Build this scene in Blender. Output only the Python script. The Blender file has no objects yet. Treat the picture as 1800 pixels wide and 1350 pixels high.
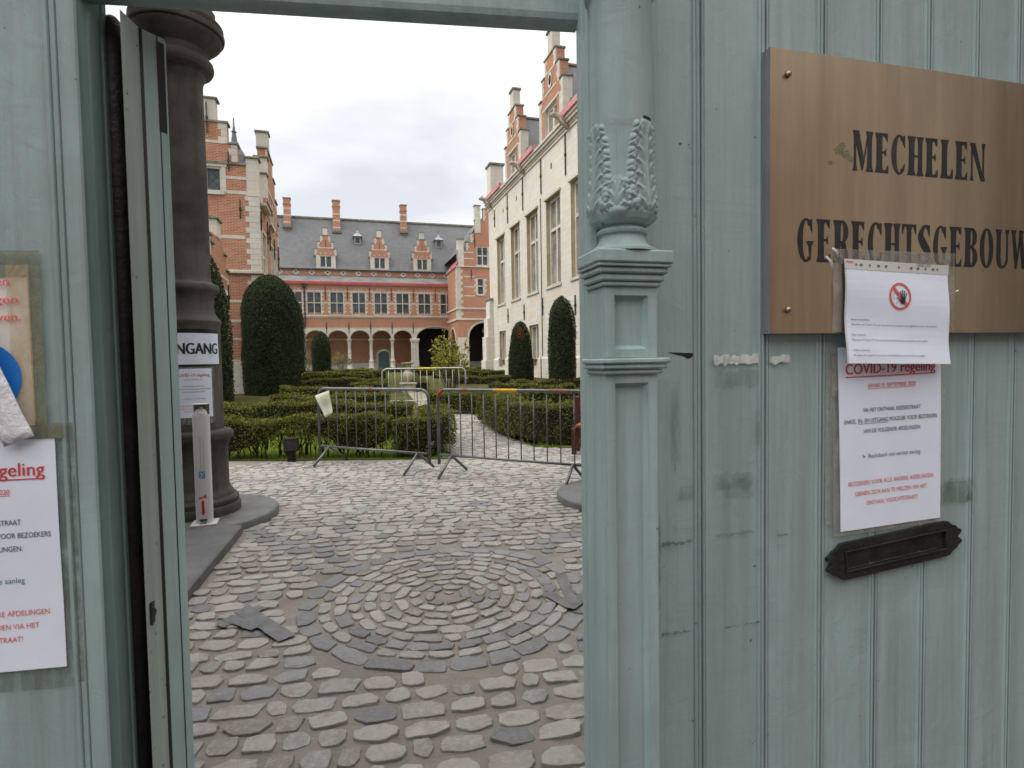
import bpy, math, random
import numpy as np
from mathutils import Vector, Matrix
C = bpy.context
SC = C.scene
COL = SC.collection
R_ = math.radians
rnd = random.Random(7)
rng = np.random.default_rng(11)

# ------------------------------------------------------------------ camera
EYE = np.array([0.0, 0.0, 1.5])
PITCH, ROLL, YAW = R_(2.35), R_(0.96), R_(16.85)
FW = np.array([math.sin(YAW) * math.cos(PITCH), math.cos(YAW) * math.cos(PITCH), -math.sin(PITCH)])
_r0 = np.array([math.cos(YAW), -math.sin(YAW), 0.0])
_u0 = np.cross(_r0, FW)
RT = _r0 * math.cos(ROLL) - _u0 * math.sin(ROLL)
UP = _u0 * math.cos(ROLL) + _r0 * math.sin(ROLL)
cam_data = bpy.data.cameras.new('camera')
cam = bpy.data.objects.new('camera', cam_data)
COL.objects.link(cam)
cam_data.sensor_width = 36.0
cam_data.lens = 20.0
cam_data.clip_start = 0.02
cam_data.clip_end = 2000.0
cam.matrix_world = Matrix(((RT[0], UP[0], -FW[0], EYE[0]), (RT[1], UP[1], -FW[1], EYE[1]),
                           (RT[2], UP[2], -FW[2], EYE[2]), (0, 0, 0, 1)))
cam_data.dof.use_dof = True
cam_data.dof.focus_distance = 2.0
cam_data.dof.aperture_fstop = 14.0
SC.camera = cam

# ------------------------------------------------------------------ exposure, world, sun
SC.view_settings.view_transform = 'Standard'
SC.view_settings.look = 'None'
SC.view_settings.gamma = 1.0
SC.view_settings.exposure = 0.5
SUN_EL, SUN_AZ = R_(50), R_(-88)       # azimuth from +Y, clockwise
world = bpy.data.worlds.new('World')
SC.world = world
world.use_nodes = True
wt = world.node_tree
wt.nodes.clear()


def wn(t, **k):
    n = wt.nodes.new(t)
    for a, b in k.items():
        setattr(n, a, b)
    return n


w_out = wn('ShaderNodeOutputWorld')
w_bg = wn('ShaderNodeBackground')
w_bg2 = wn('ShaderNodeBackground')
w_add = wn('ShaderNodeAddShader')
sky = wn('ShaderNodeTexSky', sky_type='NISHITA', sun_disc=False, sun_elevation=SUN_EL, sun_rotation=SUN_AZ)
w_bg.inputs['Strength'].default_value = 0.05
wt.links.new(sky.outputs[0], w_bg.inputs['Color'])
tc = wn('ShaderNodeTexCoord')
sep = wn('ShaderNodeSeparateXYZ')
wt.links.new(tc.outputs['Generated'], sep.inputs[0])
# overcast luminance: brighter overhead than at the horizon
zc = wn('ShaderNodeMath', operation='MAXIMUM')
wt.links.new(sep.outputs['Z'], zc.inputs[0])
zc.inputs[1].default_value = 0.0
lum = wn('ShaderNodeMapRange')
lum.inputs['From Min'].default_value = 0.45
lum.inputs['From Max'].default_value = 0.95
lum.inputs['To Min'].default_value = 0.60
lum.inputs['To Max'].default_value = 2.3
wt.links.new(zc.outputs[0], lum.inputs['Value'])
# flat cloud layer: project direction on a plane above
dv = wn('ShaderNodeMath', operation='ADD')
wt.links.new(zc.outputs[0], dv.inputs[0])
dv.inputs[1].default_value = 0.12
inv = wn('ShaderNodeMath', operation='DIVIDE')
inv.inputs[0].default_value = 1.0
wt.links.new(dv.outputs[0], inv.inputs[1])
sc_ = wn('ShaderNodeVectorMath', operation='SCALE')
wt.links.new(tc.outputs['Generated'], sc_.inputs[0])
wt.links.new(inv.outputs[0], sc_.inputs['Scale'])
cn = wn('ShaderNodeTexNoise')
cn.inputs['Scale'].default_value = 1.05
cn.inputs['Detail'].default_value = 7.0
cn.inputs['Roughness'].default_value = 0.5
cn.inputs['Distortion'].default_value = 0.3
wt.links.new(sc_.outputs[0], cn.inputs['Vector'])
cr = wn('ShaderNodeValToRGB')
cr.color_ramp.elements[0].position = 0.38
cr.color_ramp.elements[0].color = (0.76, 0.72, 0.665, 1)
cr.color_ramp.elements[1].position = 0.66
cr.color_ramp.elements[1].color = (1.20, 1.14, 1.055, 1)
wt.links.new(cn.outputs['Fac'], cr.inputs[0])
wt.links.new(cr.outputs[0], w_bg2.inputs['Color'])
wt.links.new(lum.outputs[0], w_bg2.inputs['Strength'])
wt.links.new(w_bg.outputs[0], w_add.inputs[0])
wt.links.new(w_bg2.outputs[0], w_add.inputs[1])
wt.links.new(w_add.outputs[0], w_out.inputs['Surface'])

sun_d = bpy.data.lights.new('sun', 'SUN')
sun_d.energy = 1.0
sun_d.angle = R_(35)
sun_d.color = (1.0, 0.95, 0.88)
sun = bpy.data.objects.new('sun', sun_d)
COL.objects.link(sun)
_sd = Vector((math.sin(SUN_AZ) * math.cos(SUN_EL), math.cos(SUN_AZ) * math.cos(SUN_EL), math.sin(SUN_EL)))
sun.rotation_euler = (-_sd).to_track_quat('-Z', 'Y').to_euler()
sun.location = (0, 0, 60)


# ------------------------------------------------------------------ materials
def newmat(name):
    m = bpy.data.materials.new(name)
    m.use_nodes = True
    nt = m.node_tree
    b = nt.nodes['Principled BSDF']
    return m, nt, b


def nd(nt, t, ins=None, **k):
    n = nt.nodes.new(t)
    for a, v in k.items():
        setattr(n, a, v)
    for a, v in (ins or {}).items():
        n.inputs[a].default_value = v
    return n


def c4(c):
    return (c[0], c[1], c[2], 1.0)


def mixc(nt, fac, a, b, blend='MIX'):
    n = nd(nt, 'ShaderNodeMix', data_type='RGBA', blend_type=blend)
    for s, v in ((0, fac), (6, a), (7, b)):
        if hasattr(v, 'node'):
            nt.links.new(v, n.inputs[s])
        elif s == 0:
            n.inputs[s].default_value = v
        else:
            n.inputs[s].default_value = c4(v)
    return n.outputs[2]


def noise(nt, vec, scale, detail=4.0, rough=0.55, dist=0.0):
    n = nd(nt, 'ShaderNodeTexNoise', {'Scale': scale, 'Detail': detail, 'Roughness': rough, 'Distortion': dist})
    if vec is not None:
        nt.links.new(vec, n.inputs['Vector'])
    return n.outputs['Fac']


def ramp(nt, v, pts):
    n = nd(nt, 'ShaderNodeValToRGB')
    e = n.color_ramp.elements
    while len(e) < len(pts):
        e.new(0.5)
    for i, (p, c) in enumerate(pts):
        e[i].position = p
        e[i].color = c4(c) if isinstance(c, (tuple, list)) else (c, c, c, 1)
    nt.links.new(v, n.inputs[0])
    return n.outputs[0]


def mapping(nt, vec, scale=(1, 1, 1), loc=(0, 0, 0)):
    n = nd(nt, 'ShaderNodeMapping')
    n.inputs['Scale'].default_value = scale
    n.inputs['Location'].default_value = loc
    nt.links.new(vec, n.inputs['Vector'])
    return n.outputs[0]


def bumpit(nt, b, h, strength, dist=0.01, prev=None):
    n = nd(nt, 'ShaderNodeBump', {'Strength': strength, 'Distance': dist})
    nt.links.new(h, n.inputs['Height'])
    if prev is not None:
        nt.links.new(prev, n.inputs['Normal'])
    nt.links.new(n.outputs[0], b.inputs['Normal'])
    return n.outputs[0]


def pos(nt):
    return nd(nt, 'ShaderNodeNewGeometry').outputs['Position']


def plain(name, col, rough=0.6, var=0.25, scale=4.0, metallic=0.0, bump=0.0, bscale=40.0, stretch=(1, 1, 1), col2=None, spec=0.3):
    m, nt, b = newmat(name)
    p = mapping(nt, pos(nt), stretch)
    f = noise(nt, p, scale, 6.0, 0.6)
    lo = tuple(x * (1 - var) for x in col)
    hi = col2 or tuple(min(1, x * (1 + var)) for x in col)
    c = ramp(nt, f, [(0.3, lo), (0.7, hi)])
    nt.links.new(c, b.inputs['Base Color'])
    b.inputs['Roughness'].default_value = rough
    b.inputs['Metallic'].default_value = metallic
    b.inputs['Specular IOR Level'].default_value = spec
    if bump:
        bumpit(nt, b, noise(nt, p, bscale, 5.0, 0.6), bump)
    return m


def masonry(name, c1, c2, mortar, bw, bh, msize, rough=0.85, vary=0.35, stain=None, bump=0.4, squash=1.0, dark=(0.5, 0.5, 0.5)):
    m, nt, b = newmat(name)
    p = pos(nt)
    s = nd(nt, 'ShaderNodeSeparateXYZ')
    nt.links.new(p, s.inputs[0])
    a = nd(nt, 'ShaderNodeMath', operation='ADD')
    nt.links.new(s.outputs['X'], a.inputs[0])
    nt.links.new(s.outputs['Y'], a.inputs[1])
    cb = nd(nt, 'ShaderNodeCombineXYZ')
    nt.links.new(a.outputs[0], cb.inputs['X'])
    nt.links.new(s.outputs['Z'], cb.inputs['Y'])
    br = nd(nt, 'ShaderNodeTexBrick', {'Scale': 1.0, 'Mortar Size': msize, 'Mortar Smooth': 0.2, 'Bias': 0.0,
                                       'Brick Width': bw, 'Row Height': bh, 'Color1': c4(c1), 'Color2': c4(c2), 'Mortar': c4(mortar)})
    nt.links.new(cb.outputs[0], br.inputs['Vector'])
    col = br.outputs['Color']
    f1 = noise(nt, p, 0.55, 6, 0.6)
    col = mixc(nt, ramp(nt, f1, [(0.35, 0.0), (0.7, vary)]), col, dark, 'MULTIPLY')
    f3 = noise(nt, cb.outputs[0], 3.3, 4, 0.7)
    col = mixc(nt, ramp(nt, f3, [(0.4, 0.0), (0.75, vary)]), col, tuple(x * 0.7 for x in c1))
    if stain:
        f2 = noise(nt, mapping(nt, cb.outputs[0], (1.0 / bw * 0.5, 1.0 / bh * 0.5, 1)), 1.0, 1, 0.5)
        col = mixc(nt, ramp(nt, f2, [(0.52, 0.0), (0.66, 0.75)]), col, stain)
    # rain streaks
    st = noise(nt, mapping(nt, cb.outputs[0], (2.2, 0.12, 1)), 1.0, 5, 0.6)
    col = mixc(nt, ramp(nt, st, [(0.52, 0.0), (0.8, 0.35)]), col, tuple(x * 0.5 for x in c1))
    nt.links.new(col, b.inputs['Base Color'])
    b.inputs['Roughness'].default_value = rough
    b.inputs['Specular IOR Level'].default_value = 0.2
    if bump:
        h = nd(nt, 'ShaderNodeMath', operation='SUBTRACT')
        h.inputs[0].default_value = 1.0
        nt.links.new(br.outputs['Fac'], h.inputs[1])
        bumpit(nt, b, h.outputs[0], bump, 0.01)
    return m


def islands(name, pts, rough=0.7, bump=0.0, spec=0.25, trans=0.0, patch=None):
    """colour chosen per loose piece of the mesh"""
    m, nt, b = newmat(name)
    g = nd(nt, 'ShaderNodeNewGeometry')
    col = ramp(nt, g.outputs['Random Per Island'], pts)
    if patch:
        f = noise(nt, g.outputs['Position'], patch[0], 3, 0.6)
        col = mixc(nt, ramp(nt, f, [(patch[1], 0.0), (patch[2], patch[4])]), col, patch[3])
    nt.links.new(col, b.inputs['Base Color'])
    b.inputs['Roughness'].default_value = rough
    b.inputs['Specular IOR Level'].default_value = spec
    if trans:
        tr = nd(nt, 'ShaderNodeBsdfTranslucent')
        nt.links.new(col, tr.inputs[0])
        mx = nd(nt, 'ShaderNodeMixShader', {0: trans})
        nt.links.new(b.outputs[0], mx.inputs[1])
        nt.links.new(tr.outputs[0], mx.inputs[2])
        nt.links.new(mx.outputs[0], nt.nodes['Material Output'].inputs['Surface'])
    return m


M = {}
# old painted wood of the gate: brush marks, grime running down, chips
def paint(name, base, grime, chip, chip_at=0.72, streak=0.45):
    m, nt, b = newmat(name)
    p = pos(nt)
    dk = lambda k: tuple(min(1, x * k) for x in base)
    # brushed coats, mostly upright strokes
    f = noise(nt, mapping(nt, p, (24, 24, 0.9)), 2.0, 8, 0.66)
    col = ramp(nt, f, [(0.28, dk(0.80)), (0.5, base), (0.74, dk(1.13))])
    # broad weathering
    big = noise(nt, p, 1.7, 6, 0.62, 0.6)
    col = mixc(nt, ramp(nt, big, [(0.40, 0.0), (0.72, 0.55)]), col, dk(0.70))
    mid = noise(nt, mapping(nt, p, (5, 5, 2.2)), 1.6, 7, 0.7, 0.8)
    col = mixc(nt, ramp(nt, mid, [(0.52, 0.0), (0.72, 0.40)]), col, dk(1.28))
    # greenish grime running down
    g = noise(nt, mapping(nt, p, (17, 17, 0.8)), 1.1, 7, 0.68)
    col = mixc(nt, ramp(nt, g, [(0.46, 0.0), (0.78, streak)]), col, grime)
    # short sideways brush marks where boards were touched up
    hz = noise(nt, mapping(nt, p, (2.4, 2.4, 60)), 1.7, 5, 0.65, 1.2)
    hm = noise(nt, p, 3.7, 3, 0.5)
    hzf = nd(nt, 'ShaderNodeMath', operation='MULTIPLY')
    nt.links.new(ramp(nt, hz, [(0.50, 0.0), (0.66, 1.0)]), hzf.inputs[0])
    nt.links.new(ramp(nt, hm, [(0.50, 0.0), (0.66, 0.30)]), hzf.inputs[1])
    col = mixc(nt, hzf.outputs[0], col, dk(0.72))
    # specks and chips down to the dark wood
    sp = noise(nt, p, 75, 4, 0.6)
    col = mixc(nt, ramp(nt, sp, [(chip_at, 0.0), (chip_at + 0.02, 0.9)]), col, chip)
    sc2 = noise(nt, mapping(nt, p, (60, 60, 9)), 1.0, 5, 0.7, 0.5)
    col = mixc(nt, ramp(nt, sc2, [(0.70, 0.0), (0.74, 0.55)]), col, grime)
    nt.links.new(col, b.inputs['Base Color'])
    rr = ramp(nt, mid, [(0.3, 0.38), (0.7, 0.62)])
    nt.links.new(rr, b.inputs['Roughness'])
    b.inputs['Specular IOR Level'].default_value = 0.4
    n1 = bumpit(nt, b, noise(nt, mapping(nt, p, (150, 150, 14)), 1.0, 7, 0.7), 0.35, 0.0022)
    n2 = bumpit(nt, b, noise(nt, p, 24, 7, 0.65, 1.0), 0.35, 0.004, n1)
    bumpit(nt, b, sc2, 0.12, 0.002, n2)
    return m


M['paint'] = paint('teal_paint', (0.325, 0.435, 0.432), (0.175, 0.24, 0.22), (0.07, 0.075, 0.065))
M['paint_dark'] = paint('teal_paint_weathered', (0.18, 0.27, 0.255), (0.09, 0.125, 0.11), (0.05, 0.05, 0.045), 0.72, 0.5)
M['paint_pale'] = paint('grey_primer_paint', (0.35, 0.405, 0.38), (0.17, 0.185, 0.16), (0.06, 0.055, 0.05), 0.67, 0.55)
M['olive_tape'] = None
M['brick'] = masonry('red_brick', (0.455, 0.20, 0.112), (0.315, 0.122, 0.072), (0.53, 0.405, 0.30), 0.20, 0.056, 0.0075, dark=(0.7, 0.62, 0.55))
M['brick_far'] = masonry('red_brick_weathered', (0.46, 0.202, 0.122), (0.37, 0.152, 0.094), (0.52, 0.395, 0.30), 0.22, 0.075, 0.009, dark=(0.66, 0.6, 0.55))
M['stone'] = masonry('pale_limestone', (0.69, 0.665, 0.605), (0.63, 0.60, 0.54), (0.47, 0.445, 0.395), 0.52, 0.27, 0.007, stain=(0.64, 0.575, 0.45), bump=0.25, vary=0.22, dark=(0.68, 0.67, 0.64))
M['trim'] = masonry('pale_stone_trim', (0.65, 0.62, 0.55), (0.55, 0.525, 0.46), (0.42, 0.40, 0.355), 0.6, 0.3, 0.006, bump=0.15, vary=0.4, dark=(0.5, 0.5, 0.48))
M['jamb'] = masonry('ochre_stone', (0.50, 0.43, 0.31), (0.44, 0.31, 0.15), (0.36, 0.30, 0.2), 3.0, 0.55, 0.005, bump=0.1, vary=0.3)
M['cap'] = plain('mossy_coping', (0.20, 0.19, 0.15), 0.9, 0.5, 3.0, col2=(0.30, 0.29, 0.22))
M['garg'] = plain('weathered_spout_stone', (0.36, 0.32, 0.28), 0.9, 0.4, 5.0)
M['slate'] = masonry('grey_slate', (0.165, 0.168, 0.175), (0.135, 0.138, 0.145), (0.09, 0.092, 0.098), 0.30, 0.19, 0.010, rough=0.6, vary=0.4, bump=0.3, dark=(0.62, 0.66, 0.66))
M['lead'] = plain('lead_sheet', (0.145, 0.15, 0.145), 0.7, 0.4, 0.9, spec=0.2)
M['zinc'] = plain('pale_zinc', (0.30, 0.31, 0.32), 0.5, 0.2, 3.0)
M['gutter_red'] = plain('dark_red_paint', (0.43, 0.085, 0.10), 0.5, 0.2, 2.0)
M['gutter_pink'] = plain('faded_red_paint', (0.52, 0.22, 0.23), 0.55, 0.2, 2.0)
M['iron'] = plain('wrought_iron', (0.035, 0.033, 0.034), 0.6, 0.4, 10)
M['dark'] = plain('dark_interior', (0.02, 0.019, 0.018), 0.9, 0.3, 1.0)
M['teal_door'] = plain('old_teal_door', (0.10, 0.17, 0.17), 0.6, 0.2, 3.0, stretch=(6, 6, 0.6))


def glass(name, base, lead, w, h, diag=False, rough=0.12):
    m, nt, b = newmat(name)
    p = pos(nt)
    s = nd(nt, 'ShaderNodeSeparateXYZ')
    nt.links.new(p, s.inputs[0])
    a = nd(nt, 'ShaderNodeMath', operation='ADD')
    nt.links.new(s.outputs['X'], a.inputs[0])
    nt.links.new(s.outputs['Y'], a.inputs[1])
    cb = nd(nt, 'ShaderNodeCombineXYZ')
    nt.links.new(a.outputs[0], cb.inputs['X'])
    nt.links.new(s.outputs['Z'], cb.inputs['Y'])
    v = cb.outputs[0]
    mp = nd(nt, 'ShaderNodeMapping')
    mp.inputs['Rotation'].default_value = (0, 0, R_(45) if diag else 0)
    nt.links.new(v, mp.inputs['Vector'])
    br = nd(nt, 'ShaderNodeTexBrick', {'Scale': 1.0, 'Mortar Size': 0.012, 'Mortar Smooth': 0.3, 'Brick Width': w, 'Row Height': h,
                                       'Color1': c4(base), 'Color2': c4(tuple(x * 1.7 for x in base)), 'Mortar': c4(lead)}, offset=0.0)
    nt.links.new(mp.outputs[0], br.inputs['Vector'])
    f = noise(nt, v, 1.3, 3, 0.5)
    col = mixc(nt, ramp(nt, f, [(0.4, 0.0), (0.65, 0.6)]), br.outputs['Color'], tuple(min(1, x * 3.0) for x in base))
    nt.links.new(col, b.inputs['Base Color'])
    b.inputs['Roughness'].default_value = rough
    b.inputs['Specular IOR Level'].default_value = 0.35
    bumpit(nt, b, noise(nt, v, 6.0, 2, 0.5), 0.15, 0.02)
    return m


M['glass'] = glass('leaded_glass', (0.050, 0.058, 0.062), (0.02, 0.02, 0.02), 0.19, 0.19, True)
M['glass_far'] = glass('old_window_glass', (0.034, 0.039, 0.044), (0.015, 0.015, 0.015), 0.30, 0.42)
M['glass_dusty'] = glass('dusty_leaded_glass', (0.16, 0.15, 0.13), (0.05, 0.05, 0.045), 0.16, 0.22, False, 0.3)


def stone_weathered(name, base, dark, scale=2.2, rough=0.8, bump=0.25):
    m, nt, b = newmat(name)
    p = pos(nt)
    f = noise(nt, p, scale, 7, 0.62)
    col = ramp(nt, f, [(0.3, dark), (0.62, base)])
    s = noise(nt, mapping(nt, p, (7, 7, 0.5)), 1.0, 6, 0.65)
    col = mixc(nt, ramp(nt, s, [(0.45, 0.0), (0.8, 0.55)]), col, tuple(x * 0.55 for x in dark))
    sp = noise(nt, p, 60, 4, 0.6)
    col = mixc(nt, ramp(nt, sp, [(0.62, 0.0), (0.75, 0.3)]), col, tuple(min(1, x * 1.5) for x in base))
    nt.links.new(col, b.inputs['Base Color'])
    b.inputs['Roughness'].default_value = rough
    b.inputs['Specular IOR Level'].default_value = 0.3
    bumpit(nt, b, noise(nt, p, 38, 8, 0.72), bump * 1.8, 0.010)
    return m


M['column'] = stone_weathered('weathered_bluestone', (0.115, 0.105, 0.093), (0.038, 0.034, 0.029))
M['bluestone'] = stone_weathered('worn_bluestone_slab', (0.165, 0.17, 0.176), (0.10, 0.104, 0.11), 3.0, 0.5, 0.25)
M['fount'] = stone_weathered('fountain_stone', (0.52, 0.47, 0.38), (0.34, 0.30, 0.24), 4.0)
M['steel'] = plain('galvanised_steel', (0.15, 0.155, 0.165), 0.42, 0.25, 9.0, metallic=0.55, bump=0.05)
M['steel_pale'] = plain('bright_galvanised_steel', (0.42, 0.43, 0.44), 0.45, 0.15, 5.0, metallic=0.4)
M['yellow'] = plain('yellow_tape', (0.62, 0.36, 0.03), 0.45, 0.25, 12.0)
M['yellow_far'] = plain('lemon_yellow_tape', (0.68, 0.58, 0.05), 0.45, 0.15, 6.0)
M['red'] = plain('worn_red_paint', (0.34, 0.04, 0.035), 0.5, 0.35, 14.0)
M['maroon'] = plain('faded_maroon_paint', (0.22, 0.10, 0.10), 0.5, 0.35, 14.0)
M['bench'] = plain('red_brown_timber', (0.23, 0.07, 0.035), 0.5, 0.3, 5.0, stretch=(1, 1, 9))
M['bench_dark'] = plain('dark_red_bench_frame', (0.085, 0.025, 0.02), 0.5, 0.3, 5.0)
M['white_plastic'] = plain('white_powder_coat', (0.62, 0.61, 0.60), 0.4, 0.06, 3.0, spec=0.4)
M['white_dull'] = plain('white_base_plate', (0.60, 0.60, 0.59), 0.5, 0.12, 6.0)
M['grey_plastic'] = plain('grey_plastic', (0.20, 0.20, 0.20), 0.4, 0.1, 6.0)
M['black'] = plain('black_lacquer_and_gap_shade', (0.022, 0.022, 0.023), 0.38, 0.3, 8.0, bump=0.1, bscale=60)
M['black_iron'] = plain('black_cast_iron', (0.022, 0.021, 0.021), 0.45, 0.5, 20.0, bump=0.3, bscale=120)
M['ink_black'] = plain('black_print', (0.035, 0.035, 0.04), 0.6, 0.1, 6.0)
M['ink_grey'] = plain('grey_print', (0.20, 0.20, 0.22), 0.6, 0.1, 6.0)
M['ink_red'] = plain('red_print', (0.62, 0.06, 0.055), 0.6, 0.1, 6.0)
M['ink_rose'] = plain('bright_red_print', (0.72, 0.13, 0.12), 0.6, 0.1, 6.0)
M['ink_teal'] = plain('teal_print', (0.10, 0.26, 0.25), 0.6, 0.1, 6.0)
M['ink_blue'] = plain('blue_print', (0.02, 0.20, 0.62), 0.5, 0.05, 6.0)
M['ink_sky'] = plain('light_blue_print', (0.06, 0.30, 0.52), 0.5, 0.05, 6.0)
M['ink_vermilion'] = plain('red_decal', (0.60, 0.03, 0.02), 0.5, 0.05, 6.0)
M['paper'] = plain('white_paper', (0.77, 0.84, 0.96), 0.75, 0.03, 14.0, bump=0.06, bscale=25)
M['paper_cream'] = plain('aged_paper', (0.76, 0.73, 0.70), 0.75, 0.05, 9.0, bump=0.06, bscale=25)
M['tissue'] = plain('crumpled_white_paper', (0.80, 0.81, 0.86), 0.8, 0.04, 30.0, bump=0.5, bscale=70)
M['sheet'] = plain('translucent_plastic_sheet', (0.56, 0.60, 0.46), 0.45, 0.06, 9.0, bump=0.15, bscale=14)
M['strip'] = plain('sleeve_binding_strip', (0.60, 0.61, 0.60), 0.35, 0.04, 9.0)
M['hole'] = plain('dark_punched_hole', (0.16, 0.14, 0.11), 0.7, 0.05, 9.0)


def film(name, col, alpha, rough=0.15, mottled=0.0):
    m, nt, b = newmat(name)
    b.inputs['Base Color'].default_value = c4(col)
    b.inputs['Roughness'].default_value = rough
    b.inputs['Specular IOR Level'].default_value = 0.5
    t = nd(nt, 'ShaderNodeBsdfTransparent')
    mx = nd(nt, 'ShaderNodeMixShader', {0: alpha})
    p = pos(nt)
    if mottled:
        f = noise(nt, mapping(nt, p, (30, 30, 12)), 1.6, 5, 0.65, 0.6)
        a = ramp(nt, f, [(0.35, max(0, alpha - mottled)), (0.65, min(1, alpha + mottled))])
        nt.links.new(a, mx.inputs[0])
        bumpit(nt, b, noise(nt, p, 60, 4, 0.6, 1.0), 0.5, 0.004)
    nt.links.new(t.outputs[0], mx.inputs[1])
    nt.links.new(b.outputs[0], mx.inputs[2])
    nt.links.new(mx.outputs[0], nt.nodes['Material Output'].inputs['Surface'])
    return m


M['olive_tape'] = film('old_olive_tape', (0.25, 0.26, 0.18), 0.42, 0.4, 0.22)
M['amber_tape'] = film('yellowed_clear_tape', (0.62, 0.50, 0.28), 0.24, 0.3, 0.12)
M['clear_tape'] = film('clear_tape', (0.45, 0.44, 0.40), 0.22, 0.15, 0.16)
M['residue'] = film('tape_residue', (0.15, 0.18, 0.14), 0.16, 0.5, 0.16)
M['residue_dark'] = film('dark_tape_residue', (0.09, 0.11, 0.09), 0.3, 0.6, 0.4)
M['white_chip'] = film('torn_white_tape', (0.66, 0.68, 0.67), 0.75, 0.6, 0.3)
M['smoke'] = film('smoked_plastic', (0.05, 0.05, 0.055), 0.7, 0.25)


def brass():
    m, nt, b = newmat('tarnished_brass')
    p = pos(nt)
    f = noise(nt, mapping(nt, p, (40, 40, 2.5)), 1.0, 6, 0.65)
    col = ramp(nt, f, [(0.3, (0.33, 0.262, 0.176)), (0.7, (0.40, 0.322, 0.218))])
    g = noise(nt, mapping(nt, p, (16, 16, 1.2)), 1.0, 6, 0.65)
    col = mixc(nt, ramp(nt, g, [(0.48, 0.0), (0.8, 0.45)]), col, (0.13, 0.09, 0.06))
    h = noise(nt, p, 6, 5, 0.6)
    col = mixc(nt, ramp(nt, h, [(0.5, 0.0), (0.8, 0.35)]), col, (0.22, 0.165, 0.12))
    nt.links.new(col, b.inputs['Base Color'])
    b.inputs['Metallic'].default_value = 0.75
    b.inputs['Roughness'].default_value = 0.36
    bumpit(nt, b, noise(nt, mapping(nt, p, (300, 300, 6)), 1.0, 3, 0.6), 0.06, 0.001)
    return m


M['brass'] = brass()
M['brass_edge'] = plain('grey_plaque_edge', (0.22, 0.225, 0.24), 0.5, 0.15, 8.0)
M['brass_stain'] = film('verdigris_stain', (0.20, 0.22, 0.13), 0.5, 0.6, 0.35)
M['tape_grey'] = plain('grey_duct_tape', (0.145, 0.148, 0.155), 0.38, 0.3, 9.0, bump=0.5, bscale=35)

M['cobble'] = islands('pale_cobblestone', [(0.0, (0.225, 0.215, 0.195)), (0.25, (0.305, 0.296, 0.275)), (0.6, (0.35, 0.34, 0.316)), (0.82, (0.385, 0.374, 0.348)), (1.0, (0.27, 0.272, 0.272))],
                     0.62, patch=(9, 0.5, 0.8, (0.17, 0.14, 0.11), 0.5))
M['cobble_dark'] = islands('blue_grey_cobblestone', [(0.0, (0.17, 0.173, 0.182)), (0.5, (0.225, 0.228, 0.238)), (1.0, (0.28, 0.282, 0.29))],
                          0.55, patch=(9, 0.5, 0.8, (0.14, 0.135, 0.13), 0.5))
for k in ('cobble', 'cobble_dark'):
    nt = M[k].node_tree
    p_ = pos(nt)
    bs = nt.nodes['Principled BSDF']
    cl = bs.inputs['Base Color'].links[0].from_socket
    mt = noise(nt, p_, 38, 7, 0.72, 0.6)
    cl = mixc(nt, ramp(nt, mt, [(0.48, 0.0), (0.66, 0.5)]), cl, (0.46, 0.45, 0.42) if k == 'cobble' else (0.30, 0.31, 0.33))
    mt2 = noise(nt, p_, 15, 6, 0.7)
    cl = mixc(nt, ramp(nt, mt2, [(0.54, 0.0), (0.72, 0.55)]), cl, (0.20, 0.185, 0.16) if k == 'cobble' else (0.13, 0.132, 0.14))
    nt.links.new(cl, bs.inputs['Base Color'])
    n1 = bumpit(nt, nt.nodes['Principled BSDF'], noise(nt, p_, 26, 7, 0.68), 0.8, 0.012)
    bumpit(nt, nt.nodes['Principled BSDF'], noise(nt, p_, 120, 5, 0.65), 0.5, 0.003, n1)


def ground_mat():
    m, nt, b = newmat('sandy_mortar')
    p = pos(nt)
    f = noise(nt, p, 2.0, 8, 0.65)
    col = ramp(nt, f, [(0.3, (0.20, 0.187, 0.16)), (0.7, (0.31, 0.292, 0.258))])
    g = noise(nt, p, 14, 6, 0.7)
    col = mixc(nt, ramp(nt, g, [(0.5, 0.0), (0.8, 0.4)]), col, (0.14, 0.125, 0.105))
    nt.links.new(col, b.inputs['Base Color'])
    b.inputs['Roughness'].default_value = 0.9
    n1 = bumpit(nt, b, noise(nt, p, 30, 8, 0.72), 0.9, 0.016)
    bumpit(nt, b, noise(nt, p, 180, 4, 0.6), 0.4, 0.003, n1)
    return m


M['mortar'] = ground_mat()
M['asphalt'] = plain('worn_asphalt', (0.06, 0.06, 0.062), 0.9, 0.3, 4.0, bump=0.4, bscale=120)
M['soil'] = plain('dark_soil', (0.05, 0.042, 0.028), 0.95, 0.5, 5.0, bump=0.6, bscale=30)
M['lawn'] = plain('short_grass', (0.085, 0.13, 0.022), 0.95, 0.5, 3.0, bump=0.5, bscale=60, spec=0.05)
M['beds'] = plain('mossy_garden_soil', (0.075, 0.075, 0.028), 0.95, 0.5, 2.0, bump=0.5, bscale=60, spec=0.05)
M['gravel'] = plain('pale_path_gravel', (0.25, 0.23, 0.18), 0.9, 0.3, 6.0, bump=0.5, bscale=60)
M['hedge'] = islands('box_hedge_leaf', [(0.0, (0.034, 0.046, 0.010)), (0.35, (0.078, 0.096, 0.018)), (0.7, (0.145, 0.168, 0.030)), (0.92, (0.27, 0.275, 0.05)), (1.0, (0.22, 0.15, 0.06))],
                    0.7, spec=0.12, trans=0.3, patch=(2.1, 0.60, 0.70, (0.11, 0.066, 0.034), 0.6))
M['hedge_core'] = plain('hedge_inner_twigs', (0.020, 0.017, 0.010), 0.95, 0.5, 20)
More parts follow.
